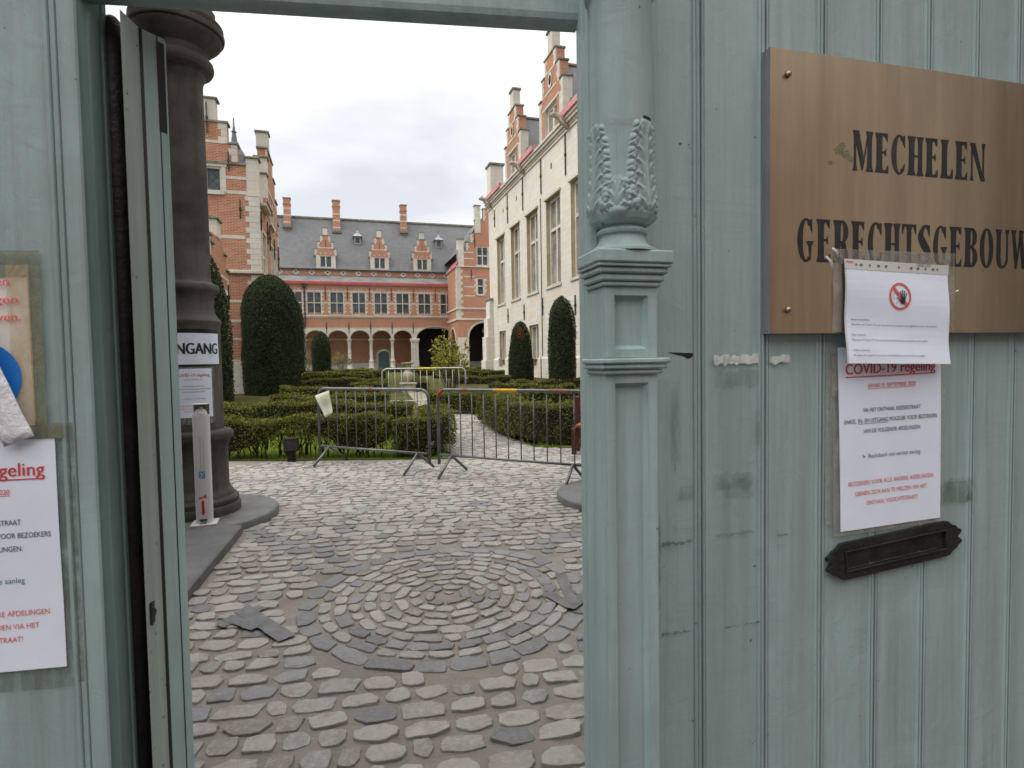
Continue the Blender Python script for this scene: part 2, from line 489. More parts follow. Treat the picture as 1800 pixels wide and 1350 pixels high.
M['yew'] = islands('yew_needle_spray', [(0.0, (0.016, 0.024, 0.012)), (0.5, (0.034, 0.050, 0.022)), (0.9, (0.062, 0.082, 0.032)), (1.0, (0.09, 0.09, 0.04))], 0.75, spec=0.1, trans=0.1)
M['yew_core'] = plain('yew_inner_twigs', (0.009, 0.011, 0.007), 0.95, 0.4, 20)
M['rust'] = islands('dead_brown_yew', [(0.0, (0.10, 0.03, 0.012)), (0.6, (0.20, 0.065, 0.025)), (1.0, (0.26, 0.10, 0.045))], 0.7, trans=0.1)
M['shrub'] = islands('yellow_green_leaf', [(0.0, (0.13, 0.135, 0.018)), (0.5, (0.27, 0.26, 0.030)), (1.0, (0.42, 0.38, 0.055))], 0.5, trans=0.35)
M['olive'] = islands('olive_leaf', [(0.0, (0.09, 0.08, 0.03)), (0.6, (0.19, 0.165, 0.065)), (1.0, (0.27, 0.23, 0.11))], 0.6, trans=0.2)
M['bush'] = islands('dark_green_bush_leaf', [(0.0, (0.025, 0.04, 0.02)), (0.6, (0.05, 0.075, 0.035)), (1.0, (0.10, 0.12, 0.07))], 0.6, trans=0.15)
M['bark'] = plain('grey_brown_bark', (0.075, 0.062, 0.045), 0.9, 0.4, 20, bump=0.4)
M['bark_dark'] = plain('dark_bark', (0.025, 0.020, 0.014), 0.9, 0.4, 20, bump=0.4)
M['grass'] = islands('grass_blade', [(0.0, (0.10, 0.145, 0.012)), (0.5, (0.20, 0.26, 0.018)), (1.0, (0.31, 0.33, 0.035))], 0.6, trans=0.3)


# ------------------------------------------------------------------ mesh helpers
class MB:
    def __init__(self):
        self.v, self.f, self.m = [], [], []
        self.mats = []

    def mi(self, mat):
        if mat not in self.mats:
            self.mats.append(mat)
        return self.mats.index(mat)

    def add(self, vs, fs, mat):
        o = len(self.v)
        k = self.mi(mat)
        self.v.extend([tuple(map(float, p)) for p in vs])
        for f in fs:
            self.f.append(tuple(o + i for i in f))
            self.m.append(k)

    def box(self, x0, x1, y0, y1, z0, z1, mat, T=None, bev=0.0):
        if x0 > x1: x0, x1 = x1, x0
        if y0 > y1: y0, y1 = y1, y0
        if z0 > z1: z0, z1 = z1, z0
        if bev:
            b = bev
            vs, key = [], {}
            for ix, x in ((0, x0), (1, x1)):
                for iy, y in ((0, y0), (1, y1)):
                    for iz, z in ((0, z0), (1, z1)):
                        sx, sy, sz = (1, -1)[ix], (1, -1)[iy], (1, -1)[iz]
                        for a in range(3):
                            p = [x + sx * b, y + sy * b, z + sz * b]
                            p[a] = (x, y, z)[a]
                            key[(ix, iy, iz, a)] = len(vs)
                            vs.append(tuple(p))
            fs = []
            for i in (0, 1):
                fs.append([key[(i, a, b_, 0)] for a, b_ in ((0, 0), (1, 0), (1, 1), (0, 1))])
                fs.append([key[(a, i, b_, 1)] for a, b_ in ((0, 0), (1, 0), (1, 1), (0, 1))])
                fs.append([key[(a, b_, i, 2)] for a, b_ in ((0, 0), (1, 0), (1, 1), (0, 1))])
            for i in (0, 1):
                for j in (0, 1):
                    fs.append([key[(i, j, 0, 0)], key[(i, j, 1, 0)], key[(i, j, 1, 1)], key[(i, j, 0, 1)]])
                    fs.append([key[(i, 0, j, 0)], key[(i, 1, j, 0)], key[(i, 1, j, 2)], key[(i, 0, j, 2)]])
                    fs.append([key[(0, i, j, 1)], key[(1, i, j, 1)], key[(1, i, j, 2)], key[(0, i, j, 2)]])
                    for k in (0, 1):
                        fs.append([key[(i, j, k, 0)], key[(i, j, k, 1)], key[(i, j, k, 2)]])
        else:
            vs = [(x0, y0, z0), (x1, y0, z0), (x1, y1, z0), (x0, y1, z0), (x0, y0, z1), (x1, y0, z1), (x1, y1, z1), (x0, y1, z1)]
            fs = [(0, 3, 2, 1), (4, 5, 6, 7), (0, 1, 5, 4), (1, 2, 6, 5), (2, 3, 7, 6), (3, 0, 4, 7)]
        if T:
            vs = [T(*p) for p in vs]
        self.add(vs, fs, mat)

    def quad(self, a, b, c, d, mat):
        self.add([a, b, c, d], [(0, 1, 2, 3)], mat)

    def prism(self, poly, w0, w1, mat, T):
        n = len(poly)
        vs = [T(u, v, w0) for u, v in poly] + [T(u, v, w1) for u, v in poly]
        fs = [tuple(range(n))[::-1], tuple(range(n, 2 * n))]
        fs += [(i, (i + 1) % n, n + (i + 1) % n, n + i) for i in range(n)]
        self.add(vs, fs, mat)

    def flat(self, poly, w, mat, T):
        self.add([T(u, v, w) for u, v in poly], [tuple(range(len(poly)))], mat)

    def lathe(self, cx, cy, prof, n, mat, a0=0.0, a1=2 * math.pi, cap=True):
        full = abs(a1 - a0 - 2 * math.pi) < 1e-6
        k = n if full else n + 1
        vs = []
        for r, z in prof:
            for i in range(k):
                a = a0 + (a1 - a0) * i / n
                vs.append((cx + r * math.cos(a), cy + r * math.sin(a), z))
        fs = []
        for j in range(len(prof) - 1):
            for i in range(n):
                i2 = (i + 1) % k
                fs.append((j * k + i, j * k + i2, (j + 1) * k + i2, (j + 1) * k + i))
        if cap and full:
            fs.append(tuple(range(k))[::-1])
            fs.append(tuple(range((len(prof) - 1) * k, len(prof) * k)))
        self.add(vs, fs, mat)

    def tube(self, pts, r, n, mat, caps=True):
        pts = [Vector(p) for p in pts]
        rs = r if isinstance(r, (list, tuple)) else [r] * len(pts)
        vs = []
        up = None
        for i, p in enumerate(pts):
            d = (pts[min(i + 1, len(pts) - 1)] - pts[max(i - 1, 0)])
            if d.length < 1e-9:
                d = Vector((0, 0, 1))
            d.normalize()
            if up is None:
                up = Vector((0, 0, 1)) if abs(d.z) < 0.9 else Vector((1, 0, 0))
            a = d.cross(up)
            if a.length < 1e-6:
                a = d.orthogonal()
            a.normalize()
            b = a.cross(d)
            up = b
            for k in range(n):
                t = 2 * math.pi * k / n
                vs.append(p + (a * math.cos(t) + b * math.sin(t)) * rs[i])
        fs = []
        for i in range(len(pts) - 1):
            for k in range(n):
                k2 = (k + 1) % n
                fs.append((i * n + k, i * n + k2, (i + 1) * n + k2, (i + 1) * n + k))
        if caps:
            fs.append(tuple(range(n))[::-1])
            fs.append(tuple(range((len(pts) - 1) * n, len(pts) * n)))
        self.add(vs, fs, mat)

    def build(self, name, parent=None, smooth=False, bevel=0.0, auto=None):
        me = bpy.data.meshes.new(name)
        vs = self.v
        if parent is not None:
            l = parent_world(parent)
            vs = [(p[0] - l[0], p[1] - l[1], p[2] - l[2]) for p in vs]
        me.from_pydata(vs, [], self.f)
        for mt in self.mats:
            me.materials.append(mt)
        me.polygons.foreach_set('material_index', self.m)
        if smooth:
            me.polygons.foreach_set('use_smooth', [True] * len(self.f))
        me.validate()
        me.update()
        o = bpy.data.objects.new(name, me)
        COL.objects.link(o)
        if parent is not None:
            o.parent = parent
        if auto:
            me.polygons.foreach_set('use_smooth', [True] * len(me.polygons))
            try:
                me.set_sharp_from_angle(angle=R_(auto))
            except Exception:
                pass
        if bevel:
            mod = o.modifiers.new('bevel', 'BEVEL')
            mod.width = bevel
            mod.segments = 2
            mod.limit_method = 'ANGLE'
        return o


def parent_world(p):
    l = Vector((0, 0, 0))
    while p is not None:
        l = l + p.location
        p = p.parent
    return l


def tag(o, label=None, cat=None, group=None, kind=None):
    if label: o['label'] = label
    if cat: o['category'] = cat
    if group: o['group'] = group
    if kind: o['kind'] = kind
    return o


def thing(name, loc, label, cat, group=None):
    o = bpy.data.objects.new(name, None)
    COL.objects.link(o)
    o.location = loc
    o.empty_display_size = 0.2
    return tag(o, label, cat, group)


def npmesh(name, V, faces, mats, midx=None, parent=None, smooth=False):
    """faces: (n,k) int array, all the same size"""
    me = bpy.data.meshes.new(name)
    V = np.asarray(V, dtype=np.float32)
    if parent is not None:
        V = V - np.array(parent_world(parent), dtype=np.float32)
    F = np.asarray(faces, dtype=np.int32)
    n, k = F.shape
    me.vertices.add(len(V))
    me.vertices.foreach_set('co', V.ravel())
    me.loops.add(n * k)
    me.loops.foreach_set('vertex_index', F.ravel())
    me.polygons.add(n)
    me.polygons.foreach_set('loop_start', np.arange(0, n * k, k, dtype=np.int32))
    me.polygons.foreach_set('loop_total', np.full(n, k, dtype=np.int32))
    for m in mats:
        me.materials.append(m)
    if midx is not None:
        me.polygons.foreach_set('material_index', np.asarray(midx, dtype=np.int32))
    if smooth:
        me.polygons.foreach_set('use_smooth', np.ones(n, dtype=bool))
    me.update(calc_edges=True)
    o = bpy.data.objects.new(name, me)
    COL.objects.link(o)
    if parent is not None:
        o.parent = parent
    return o


# frames: T(u, v, w): along the face, up, outward
def frame(p0, ang, outward=-1):
    u = np.array([math.cos(ang), math.sin(ang), 0.0])
    n = np.array([-math.sin(ang), math.cos(ang), 0.0]) * (1 if outward > 0 else -1)
    p0 = np.array([p0[0], p0[1], 0.0])

    def T(s, z, w):
        p = p0 + u * s + n * w
        return (p[0], p[1], z)
    return T


def TS(Y0):                       # face towards -Y
    return lambda u, v, w: (u, Y0 - w, v)


def TE(X0):                       # face towards +X (u runs along Y)
    return lambda u, v, w: (X0 + w, u, v)


def TW(X0):                       # face towards -X
    return lambda u, v, w: (X0 - w, u, v)


def wall(mb, T, u0, u1, v0, v1, holes, mat, depth=0.3, rmat=None):
    """a wall face with rectangular openings and their reveals"""
    us = sorted(set([u0, u1] + [h[0] for h in holes] + [h[1] for h in holes]))
    vs = sorted(set([v0, v1] + [h[2] for h in holes] + [h[3] for h in holes]))
    us = [u for u in us if u0 <= u <= u1]
    vs = [v for v in vs if v0 <= v <= v1]
    for i in range(len(us) - 1):
        for j in range(len(vs) - 1):
            cu, cv = (us[i] + us[i + 1]) / 2, (vs[j] + vs[j + 1]) / 2
            if any(h[0] < cu < h[1] and h[2] < cv < h[3] for h in holes):
                continue
            mb.quad(T(us[i], vs[j], 0), T(us[i + 1], vs[j], 0), T(us[i + 1], vs[j + 1], 0), T(us[i], vs[j + 1], 0), mat)
    for h in holes:
        a, b, c, d = h[:4]
        rm = rmat or mat
        mb.quad(T(a, c, 0), T(a, d, 0), T(a, d, -depth), T(a, c, -depth), rm)
        mb.quad(T(b, c, 0), T(b, d, 0), T(b, d, -depth), T(b, c, -depth), rm)
        if len(h) < 5:
            mb.quad(T(a, d, 0), T(b, d, 0), T(b, d, -depth), T(a, d, -depth), rm)
        mb.quad(T(a, c, 0), T(b, c, 0), T(b, c, -depth), T(a, c, -depth), rm)


def window(parent, T, a, b, c, d, mullions, transoms, recess, fmat, gmat, fw=0.11, sill=True, mw=0.10, proud=0.012, name='window'):
    mb = MB()
    w0, w1 = -recess - 0.04, -recess + 0.12
    e = 0.003
    mb.box(a + e, a + fw, c + e, d - e, w0, w1, fmat, T)
    mb.box(b - fw, b - e, c + e, d - e, w0, w1, fmat, T)
    mb.box(a + fw, b - fw, d - fw, d - e, w0, w1 - 0.003, fmat, T)
    mb.box(a + fw, b - fw, c + e, c + fw * 0.8, w0, w1 - 0.003, fmat, T)
    for mu in mullions:
        mb.box(mu - mw / 2, mu + mw / 2, c + fw * 0.8, d - fw, w0, w1 - 0.006, fmat, T)
    for tv in transoms:
        xs = [a + fw] + [x for mu in mullions for x in (mu - mw / 2, mu + mw / 2)] + [b - fw]
        for k in range(0, len(xs), 2):
            mb.box(xs[k], xs[k + 1], tv - mw / 2, tv + mw / 2, w0, w1 - 0.009, fmat, T)
    if sill:
        mb.box(a - 0.08, b + 0.08, c - 0.12, c + 0.001, -recess * 0.5, 0.07, fmat, T)
    o = mb.build(name, parent)
    p = MB()
    p.quad(T(a + e, c + e, -recess), T(b - e, c + e, -recess), T(b - e, d - e, -recess), T(a + e, d - e, -recess), gmat)
    p.build('pane', o)
    return o


def quoins(mb, T, ue, sgn, v0, v1, mat, h=0.30, lo=0.42, sh=0.24, proud=0.012, seed=0):
    v, k = v0, seed
    while v < v1 - 0.05:
        t = min(h, v1 - v)
        L = lo if k % 2 else sh
        u0, u1 = (ue, ue + sgn * L)
        mb.box(u0, u1, v + 0.004, v + t - 0.004, -0.05, proud, mat, T)
        v += t
        k += 1


def anchor(parent, T, u, v0, v1, r=0.022):
    mb = MB()
    mb.box(u - r, u + r, v0, v1, 0.02, 0.065, M['iron'], T)
    mb.box(u - r * 2.0, u + r * 2.0, (v0 + v1) / 2 - 0.05, (v0 + v1) / 2 + 0.05, 0.002, 0.085, M['iron'], T)
    mb.build('wall_anchor', parent)


def gable(mb, T, steps, depth, mat, capm, qm, capo=0.06, caph=0.10, q=0.22):
    """stepped gable: steps = [(u0,u1,v0,v1)] boxes from bottom to top, with copings and quoins"""
    for k, (a, b, c, d) in enumerate(steps):
        mb.box(a, b, c, d, -depth, 0.0, mat, T)
        nxt = steps[k + 1] if k + 1 < len(steps) else None
        segs = [(a, b)] if nxt is None else [(a, nxt[0]), (nxt[1], b)]
        for s0, s1 in segs:
            if s1 - s0 > 0.02:
                x0 = s0 - (capo if s0 == a else 0.0)
                x1 = s1 + (capo if s1 == b else 0.0)
                mb.box(x0, x1, d + 0.001, d + caph, -depth - 0.04, 0.05, capm, T, bev=0.012)
        if q:
            quoins(mb, T, a - 0.004, 1, c + 0.02, d - 0.004, qm, 0.24, q * 1.5, q, 0.01, k)
            quoins(mb, T, b + 0.004, -1, c + 0.02, d - 0.004, qm, 0.24, q * 1.5, q, 0.01, k)


# text as flat mesh, fitted to a box
_FC = {}


def text2d(s):
    if s in _FC:
        return _FC[s]
    cu = bpy.data.curves.new('lettering', 'FONT')
    cu.body = s
    cu.size = 1.0
    cu.resolution_u = 4
    o = bpy.data.objects.new('lettering', cu)
    COL.objects.link(o)
    dg = C.evaluated_depsgraph_get()
    dg.update()
    me = bpy.data.meshes.new_from_object(o.evaluated_get(dg))
    vs = [(v.co.x, v.co.y) for v in me.vertices]
    fs = [tuple(p.vertices) for p in me.polygons]
    COL.objects.unlink(o)
    bpy.data.objects.remove(o)
    bpy.data.curves.remove(cu)
    bpy.data.meshes.remove(me)
    _FC[s] = (vs, fs)
    return _FC[s]


_cap = text2d('H')
CAPH = max(v[1] for v in _cap[0])


def text(mb, s, u0, u1, v, cap, mat, T, w=0.0006, bold=0.0, slope=0.0, shear=0.0, underline=False, rotate=False):
    vs, fs = text2d(s)
    if not vs:
        return
    x0 = min(p[0] for p in vs)
    x1 = max(p[0] for p in vs)
    kx = (u1 - u0) / (x1 - x0)
    ky = cap / CAPH

    def tr(p, dx=0.0):
        xu = u0 + (p[0] - x0) * kx + dx + shear * p[1] * ky
        yv = v + p[1] * ky + slope * (xu - u0)
        return T(xu, yv, w)
    mb.add([tr(p) for p in vs], fs, mat)
    if bold:
        vs2 = []
        for p in vs:
            xu = u0 + (p[0] - x0) * kx + bold + shear * p[1] * ky
            yv = v + p[1] * ky + slope * (xu - u0)
            vs2.append(T(xu, yv, w + 0.00012))
        mb.add(vs2, fs, mat)
    if underline:
        y = v - cap * 0.32
        mb.add([T(u0, y, w), T(u1, y + slope * (u1 - u0), w), T(u1, y + cap * 0.1 + slope * (u1 - u0), w), T(u0, y + cap * 0.1, w)], [(0, 1, 2, 3)], mat)


def disc(mb, cu, cv, ru, rv, w, mat, T, n=40, r0=0.0, a0=0.0, a1=2 * math.pi):
    vs, fs = [], []
    for i in range(n + 1):
        a = a0 + (a1 - a0) * i / n
        vs.append(T(cu + ru * math.cos(a), cv + rv * math.sin(a), w))
        vs.append(T(cu + ru * r0 * math.cos(a), cv + rv * r0 * math.sin(a), w))
    for i in range(n):
        fs.append((2 * i, 2 * i + 2, 2 * i + 3, 2 * i + 1) if r0 > 0 else (2 * i, 2 * i + 2, 2 * i + 1))
    mb.add(vs, fs, mat)


def sheet(mb, T, u0, u1, v0, v1, mat, nu=10, nv=12, thick=0.0003, bend=None):
    """a sheet of paper as a thin solid with slight waves"""
    bend = bend or (lambda u, v: 0.0)
    vs, fs = [], []
    for side in (0, 1):
        for j in range(nv + 1):
            for i in range(nu + 1):
                u = u0 + (u1 - u0) * i / nu
                v = v0 + (v1 - v0) * j / nv
                vs.append(T(u, v, bend(u, v) - side * thick))
    k = (nu + 1) * (nv + 1)
    for j in range(nv):
        for i in range(nu):
            a = j * (nu + 1) + i
            fs.append((a, a + 1, a + nu + 2, a + nu + 1))
            fs.append((k + a, k + a + nu + 1, k + a + nu + 2, k + a + 1))
    edge = [i for i in range(nu + 1)] + [j * (nu + 1) + nu for j in range(1, nv + 1)] + [nv * (nu + 1) + i for i in range(nu - 1, -1, -1)] + [j * (nu + 1) for j in range(nv - 1, 0, -1)]
    for a, b in zip(edge, edge[1:] + edge[:1]):
        fs.append((a, k + a, k + b, b))
    mb.add(vs, fs, mat)


def leaves(P, N, size, tilt=0.9, aspect=0.5, r=None):
    """one small diamond leaf per point"""
    g = r or rng
    n = len(P)
    D = N + tilt * g.normal(size=(n, 3))
    D /= np.linalg.norm(D, axis=1, keepdims=True) + 1e-9
    A = g.normal(size=(n, 3))
    t1 = np.cross(D, A)
    t1 /= np.linalg.norm(t1, axis=1, keepdims=True) + 1e-9
    t2 = np.cross(D, t1)
    s = (size * g.uniform(0.6, 1.35, size=n))[:, None]
    V = np.empty((n, 4, 3))
    V[:, 0] = P - t1 * s * 0.5
    V[:, 1] = P + t2 * s * 0.5 * aspect
    V[:, 2] = P + t1 * s * 0.5
    V[:, 3] = P - t2 * s * 0.5 * aspect
    F = np.arange(n * 4).reshape(n, 4)
    return V.reshape(-1, 3), F


def gz(Y):
    if Y < 9.5:
        return 0.0
    if Y < 26:
        return 0.6 * (Y - 9.5) / 16.5
    return 0.6 + 0.12 * min(1.0, (Y - 26) / 34)


GZ = np.vectorize(gz)

# ================================================================== GROUND
xs = np.concatenate([[-400, -120, -40, -20], np.linspace(-12, 16, 15), [24, 40, 120, 400]])
ys = np.concatenate([[-300, -60, -12, -3, 0, 3, 6, 8.5, 9.5], np.linspace(11, 26, 11), np.linspace(29, 62, 12), [80, 150, 500]])
gv = [(x, y, gz(y) - 0.004) for y in ys for x in xs]
nx = len(xs)
gf = [(j * nx + i, j * nx + i + 1, (j + 1) * nx + i + 1, (j + 1) * nx + i) for j in range(len(ys) - 1) for i in range(nx - 1)]
g_ = MB()
g_.add(gv, gf, M['mortar'])
tag(g_.build('ground'), 'sandy mortar and earth ground under the cobbles', kind='structure')

# cobblestone paving: every stone a low rounded block set in the mortar
CC = np.array([0.627, 3.574])          # middle of the ring pattern
GA = R_(-9.0)
GU = np.array([math.cos(GA), math.sin(GA)])
GN = np.array([-math.sin(GA), math.cos(GA)])


class Stones:
    def __init__(self):
        self.V, self.F, self.I = [], [], []
        self.n = 0

    def stone(self, quad, dark, h, gap=0.008, pw=None, nseg=14):
        q = np.array(quad, float)
        c = q.mean(axis=0)
        e1 = (q[1] + q[2] - q[0] - q[3]) / 4
        e2 = (q[2] + q[3] - q[0] - q[1]) / 4
        l1, l2 = np.linalg.norm(e1), np.linalg.norm(e2)
        if l1 < 0.02 or l2 < 0.02:
            return
        k1, k2 = max(0.3, 1 - gap / l1), max(0.3, 1 - gap / l2)
        # irregular polygon inside the cell, corners knocked off
        kc = int(rng.integers(6, 9)) if not dark else int(rng.integers(4, 7))
        p = 3.4 if not dark else 5.5
        ac = np.linspace(0, 2 * np.pi, kc, endpoint=False) + (np.pi / 4 if kc == 4 else rng.uniform(0, 1.2)) + rng.normal(size=kc) * (0.16 if not dark else 0.08)
        rc = (np.abs(np.cos(ac)) ** p + np.abs(np.sin(ac)) ** p) ** (-1 / p) * (1.17 + rng.normal(size=kc) * 0.06)
        cx_, cy_ = np.clip(rc * np.cos(ac), -1.0, 1.0), np.clip(rc * np.sin(ac), -1.0, 1.0)
        pts_ = []
        for i in range(kc):
            for f in ((0.10, 0.34, 0.64, 0.90) if nseg > 11 else (0.14, 0.5, 0.86)):
                j = (i + 1) % kc
                pts_.append((cx_[i] * (1 - f) + cx_[j] * f, cy_[i] * (1 - f) + cy_[j] * f))
        pts_ = np.array(pts_) * (1 + rng.normal(size=(len(pts_), 1)) * 0.026)
        if len(pts_) % 2:
            pts_ = pts_[:-1]
        nseg = len(pts_)
        s, t = pts_[:, 0] * k1, pts_[:, 1] * k2
        sk = rng.normal() * 0.10
        w = np.stack([(1 - s) * (1 - t), (1 + s) * (1 - t), (1 + s) * (1 + t), (1 - s) * (1 + t)], 1) / 4
        P = w @ q + np.outer(t * sk, e1)
        tl = rng.normal(size=2) * 0.035

        def ring(f, z):
            Q = c + (P - c) * f
            zz = gz(c[1]) + z + ((Q - c) @ tl)
            return np.column_stack([Q, zz + rng.normal(size=nseg) * 0.0011])
        rings = [np.column_stack([P * 1.0 - (P - c) * 0.02, np.full(nseg, gz(c[1]) - 0.03)]), ring(1.0, h * 0.70), ring(0.98, h * 0.95), ring(0.90, h * 1.02)]
        cen = np.array([[c[0], c[1], gz(c[1]) + h + rng.uniform(-0.004, 0.003)]])
        V = np.vstack(rings + [cen])
        o = self.n
        F = []
        for k in range(3):
            for i in range(nseg):
                j = (i + 1) % nseg
                F.append((o + k * nseg + i, o + k * nseg + j, o + (k + 1) * nseg + j, o + (k + 1) * nseg + i))
        for i in range(0, nseg, 2):
            j, l = (i + 1) % nseg, (i + 2) % nseg
            F.append((o + 3 * nseg + i, o + 3 * nseg + j, o + 3 * nseg + l, o + 4 * nseg))
        self.V.append(V)
        self.F += F
        self.I += [1 if dark else 0] * len(F)
        self.n += len(V)


ST = Stones()
RO = 0.92                              # outer radius of the ring pattern
# concentric rings
rads = [0.0, 0.085, 0.175, 0.265, 0.355, 0.445, 0.535, 0.625, 0.715, 0.80, 0.925]
for k in range(len(rads) - 1):
    r0, r1 = rads[k], rads[k + 1]
    last = k == len(rads) - 2
    L = 0.12 if k < 3 else (0.20 if last else 0.15)
    n = max(3, int(2 * math.pi * (r0 + r1) / 2 / L))
    off = rnd.uniform(0, 1)
    cuts = np.cumsum(rng.uniform(0.75, 1.3, n))
    cuts = cuts / cuts[-1] * 2 * math.pi + off
    for i in range(n):
        a0, a1 = cuts[i - 1] if i else cuts[-1] - 2 * math.pi, cuts[i]
        P4 = [CC + r * np.array([math.cos(a), math.sin(a)]) for r, a in ((r0, a0), (r0, a1), (r1, a1), (r1, a0))]
        q = [P4[0], P4[3], P4[2], P4[1]]
        dark = last or (k == 7 and rnd.random() < 0.35) or rnd.random() < 0.09
        h = rng.uniform(0.004, 0.008) if dark else rng.uniform(0.004, 0.010)
        ST.stone(q, dark, h, 0.006 if dark else 0.009)


def inside_keepout(p):
    d = p - CC
    r = math.hypot(*d)
    return r < RO + 0.048


def dist_diag(p):
    d = p - CC
    a, b = d @ GU, d @ GN
    return min(abs(a - b) / 1.414, abs(a + b) / 1.414) if max(abs(a), abs(b)) < 2.3 else 9


SLABC = np.array([-1.377, 6.166])
SLABR = np.array([2.92, 5.45])


def on_slab(p):
    if np.hypot(*(p - SLABC)) < 0.74 or np.hypot(*(p - SLABR)) < 0.74:
        return True
    # front slab
    if p[1] < 5.62 and p[0] < -0.865 - (5.506 - p[1]) * 0.066:
        return True
    return p[0] < -2.6


def hedge_line_y(x):
    # the paving ends at the front hedges; open along the path between them
    if x < 1.75:
        return 9.62 - 0.33 * (x + 1.7)
    if x < 3.15:
        return 14.2
    return 9.3 - 0.55 * (x - 3.0)


# rows outside the ring, roughly parallel with the gate
v = -2.4
row = 0
while v < 11.5:
    near = v < 1.2
    rh = rng.uniform(0.105, 0.145) if near else rng.uniform(0.095, 0.13)
    u = -4.2 + rng.uniform(0, 0.2)
    ph = rng.uniform(0, 6)
    while u < 5.2:
        L = rng.uniform(0.10, 0.22) if near else rng.uniform(0.10, 0.21)
        wob = lambda uu: 0.02 * math.sin(uu * 2.3 + ph * 0.2 + v)
        q = [CC + GU * a + GN * b for a, b in ((u, v + wob(u)), (u + L, v + wob(u + L)), (u + L, v + rh + wob(u + L)), (u, v + rh + wob(u)))]
        c = np.mean(q, axis=0)
        u += L
        if c[1] < 1.25 or c[1] > hedge_line_y(c[0]) or inside_keepout(c) or on_slab(c):
            continue
        if c[1] > 9.3 and not (1.3 < c[0] < 4.6):
            continue
        dark = dist_diag(c) < 0.085 or rnd.random() < 0.07
        h = rng.uniform(0.003, 0.008) if dark else rng.uniform(0.003, 0.011)
        if c[1] > 6:
            h *= 0.75
        ST.stone(q, dark, h, ((0.009 if near else 0.005) if dark else (0.013 if near else 0.006)), nseg=14 if c[1] < 6 else 10)
    v += rh
pav = npmesh('cobblestone_paving', np.vstack(ST.V), ST.F, [M['cobble'], M['cobble_dark']], ST.I)
tag(pav, 'pale and blue grey cobbles laid in rings and rows', kind='structure')

# grassy and earthen beds behind the hedge lines, and the far gravel path
def bed(name, poly, mat, dz, label, ny=18):
    mb = MB()
    (xa, xb, ya, yb) = poly
    yy = np.linspace(ya, yb, ny)
    for i in range(ny - 1):
        mb.quad((xa, yy[i], gz(yy[i]) + dz), (xb, yy[i], gz(yy[i]) + dz), (xb, yy[i + 1], gz(yy[i + 1]) + dz), (xa, yy[i + 1], gz(yy[i + 1]) + dz), mat)
    return tag(mb.build(name), label, kind='structure')


bedm = MB()
for (poly) in ([(-4.5, 10.35), (-1.8, 9.75), (1.65, 8.66), (1.72, 12.0), (2.2, 14.3), (2.2, 60.5), (-13, 60.5), (-13, 10.35)],
               [(3.12, 9.2), (4.4, 8.45), (9.75, 8.4), (9.75, 60.5), (2.21, 60.5), (2.21, 14.3), (3.1, 13.9)]):
    pass
lawn = MB()
def strip_bed(x0f, x1f, ya, yb, mat, dz, n=40):
    yy = np.linspace(ya, yb, n)
    for i in range(n - 1):
        y0, y1 = yy[i], yy[i + 1]
        lawn.quad((x0f(y0), y0, gz(y0) + dz), (x1f(y0), y0, gz(y0) + dz), (x1f(y1), y1, gz(y1) + dz), (x0f(y1), y1, gz(y1) + dz), mat)


strip_bed(lambda y: max(-13, 1.72 - (y - 8.62) * 3.05) if y < 13 else -13, lambda y: 1.70 if y < 11.5 else 2.0, 8.64, 14.2, M['lawn'], 0.008, 60)
strip_bed(lambda y: 3.2 if y > 9.25 else 3.2 + (9.25 - y) * 1.7, lambda y: 9.78, 8.45, 14.2, M['lawn'], 0.008, 50)
strip_bed(lambda y: -13, lambda y: 9.78, 14.2, 60.4, M['beds'], 0.008, 60)
tag(lawn.build('lawn'), 'green lawn and beds between the box hedges', kind='structure')
pth = MB()
for i in range(6):
    y0, y1 = 15.6 + i * 1.2, 15.6 + (i + 1) * 1.2
    cx = lambda y: 2.42 + 0.04 * (y - 15)
    pth.quad((cx(y0) - 0.33, y0, gz(y0) + 0.014), (cx(y0) + 0.33, y0, gz(y0) + 0.014), (cx(y1) + 0.33, y1, gz(y1) + 0.014), (cx(y1) - 0.33, y1, gz(y1) + 0.014), M['gravel'])
tag(pth.build('path'), 'pale path running between the far hedges', kind='structure')

# ================================================================== GATE
PL = np.array([-0.383, 0.872])
AL = R_(-9.4)
TL = frame(PL, AL)
PR = np.array([0.634, 0.723])
AR = R_(-2.0)
TR = frame(PR, AR)


def profile_panel(mb, T, prof, z0, z1, mat, nz=1):
    """extrude a plan profile [(s,w)] upwards"""
    zs = np.linspace(z0, z1, nz + 1)
    vs = [T(s, z, w) for z in zs for s, w in prof]
    n = len(prof)
    fs = [(j * n + i, j * n + i + 1, (j + 1) * n + i + 1, (j + 1) * n + i) for j in range(nz) for i in range(n - 1)]
    mb.add(vs, fs, mat)


def bead(s, h=1.0):
    """double bead and groove at a board joint"""
    pts = [(-0.013, 0), (-0.0122, 0.0024), (-0.0100, 0.0034), (-0.0078, 0.0024), (-0.0068, -0.0016), (-0.0058, 0.0016), (-0.0036, 0.003), (-0.0014, 0.002), (-0.0006, -0.0052),
           (0.0022, -0.0052), (0.003, 0.0008), (0.0045, 0.0018), (0.0062, 0.0006), (0.0070, -0.0018), (0.0082, 0.0)]
    return [(s + a, b * h) for a, b in pts]


# ---- left leaf with the wicket opening
gl = thing('gate_leaf', (PL[0], PL[1], 0), 'teal painted gate leaf with wicket opening, lintel and taped notices at left', 'gate')
mb = MB()
prof = [(-1.25, 0)]
for s in (-1.07, -0.93, -0.79, -0.65, -0.51, -0.37, -0.245, -0.132):
    prof += bead(s)
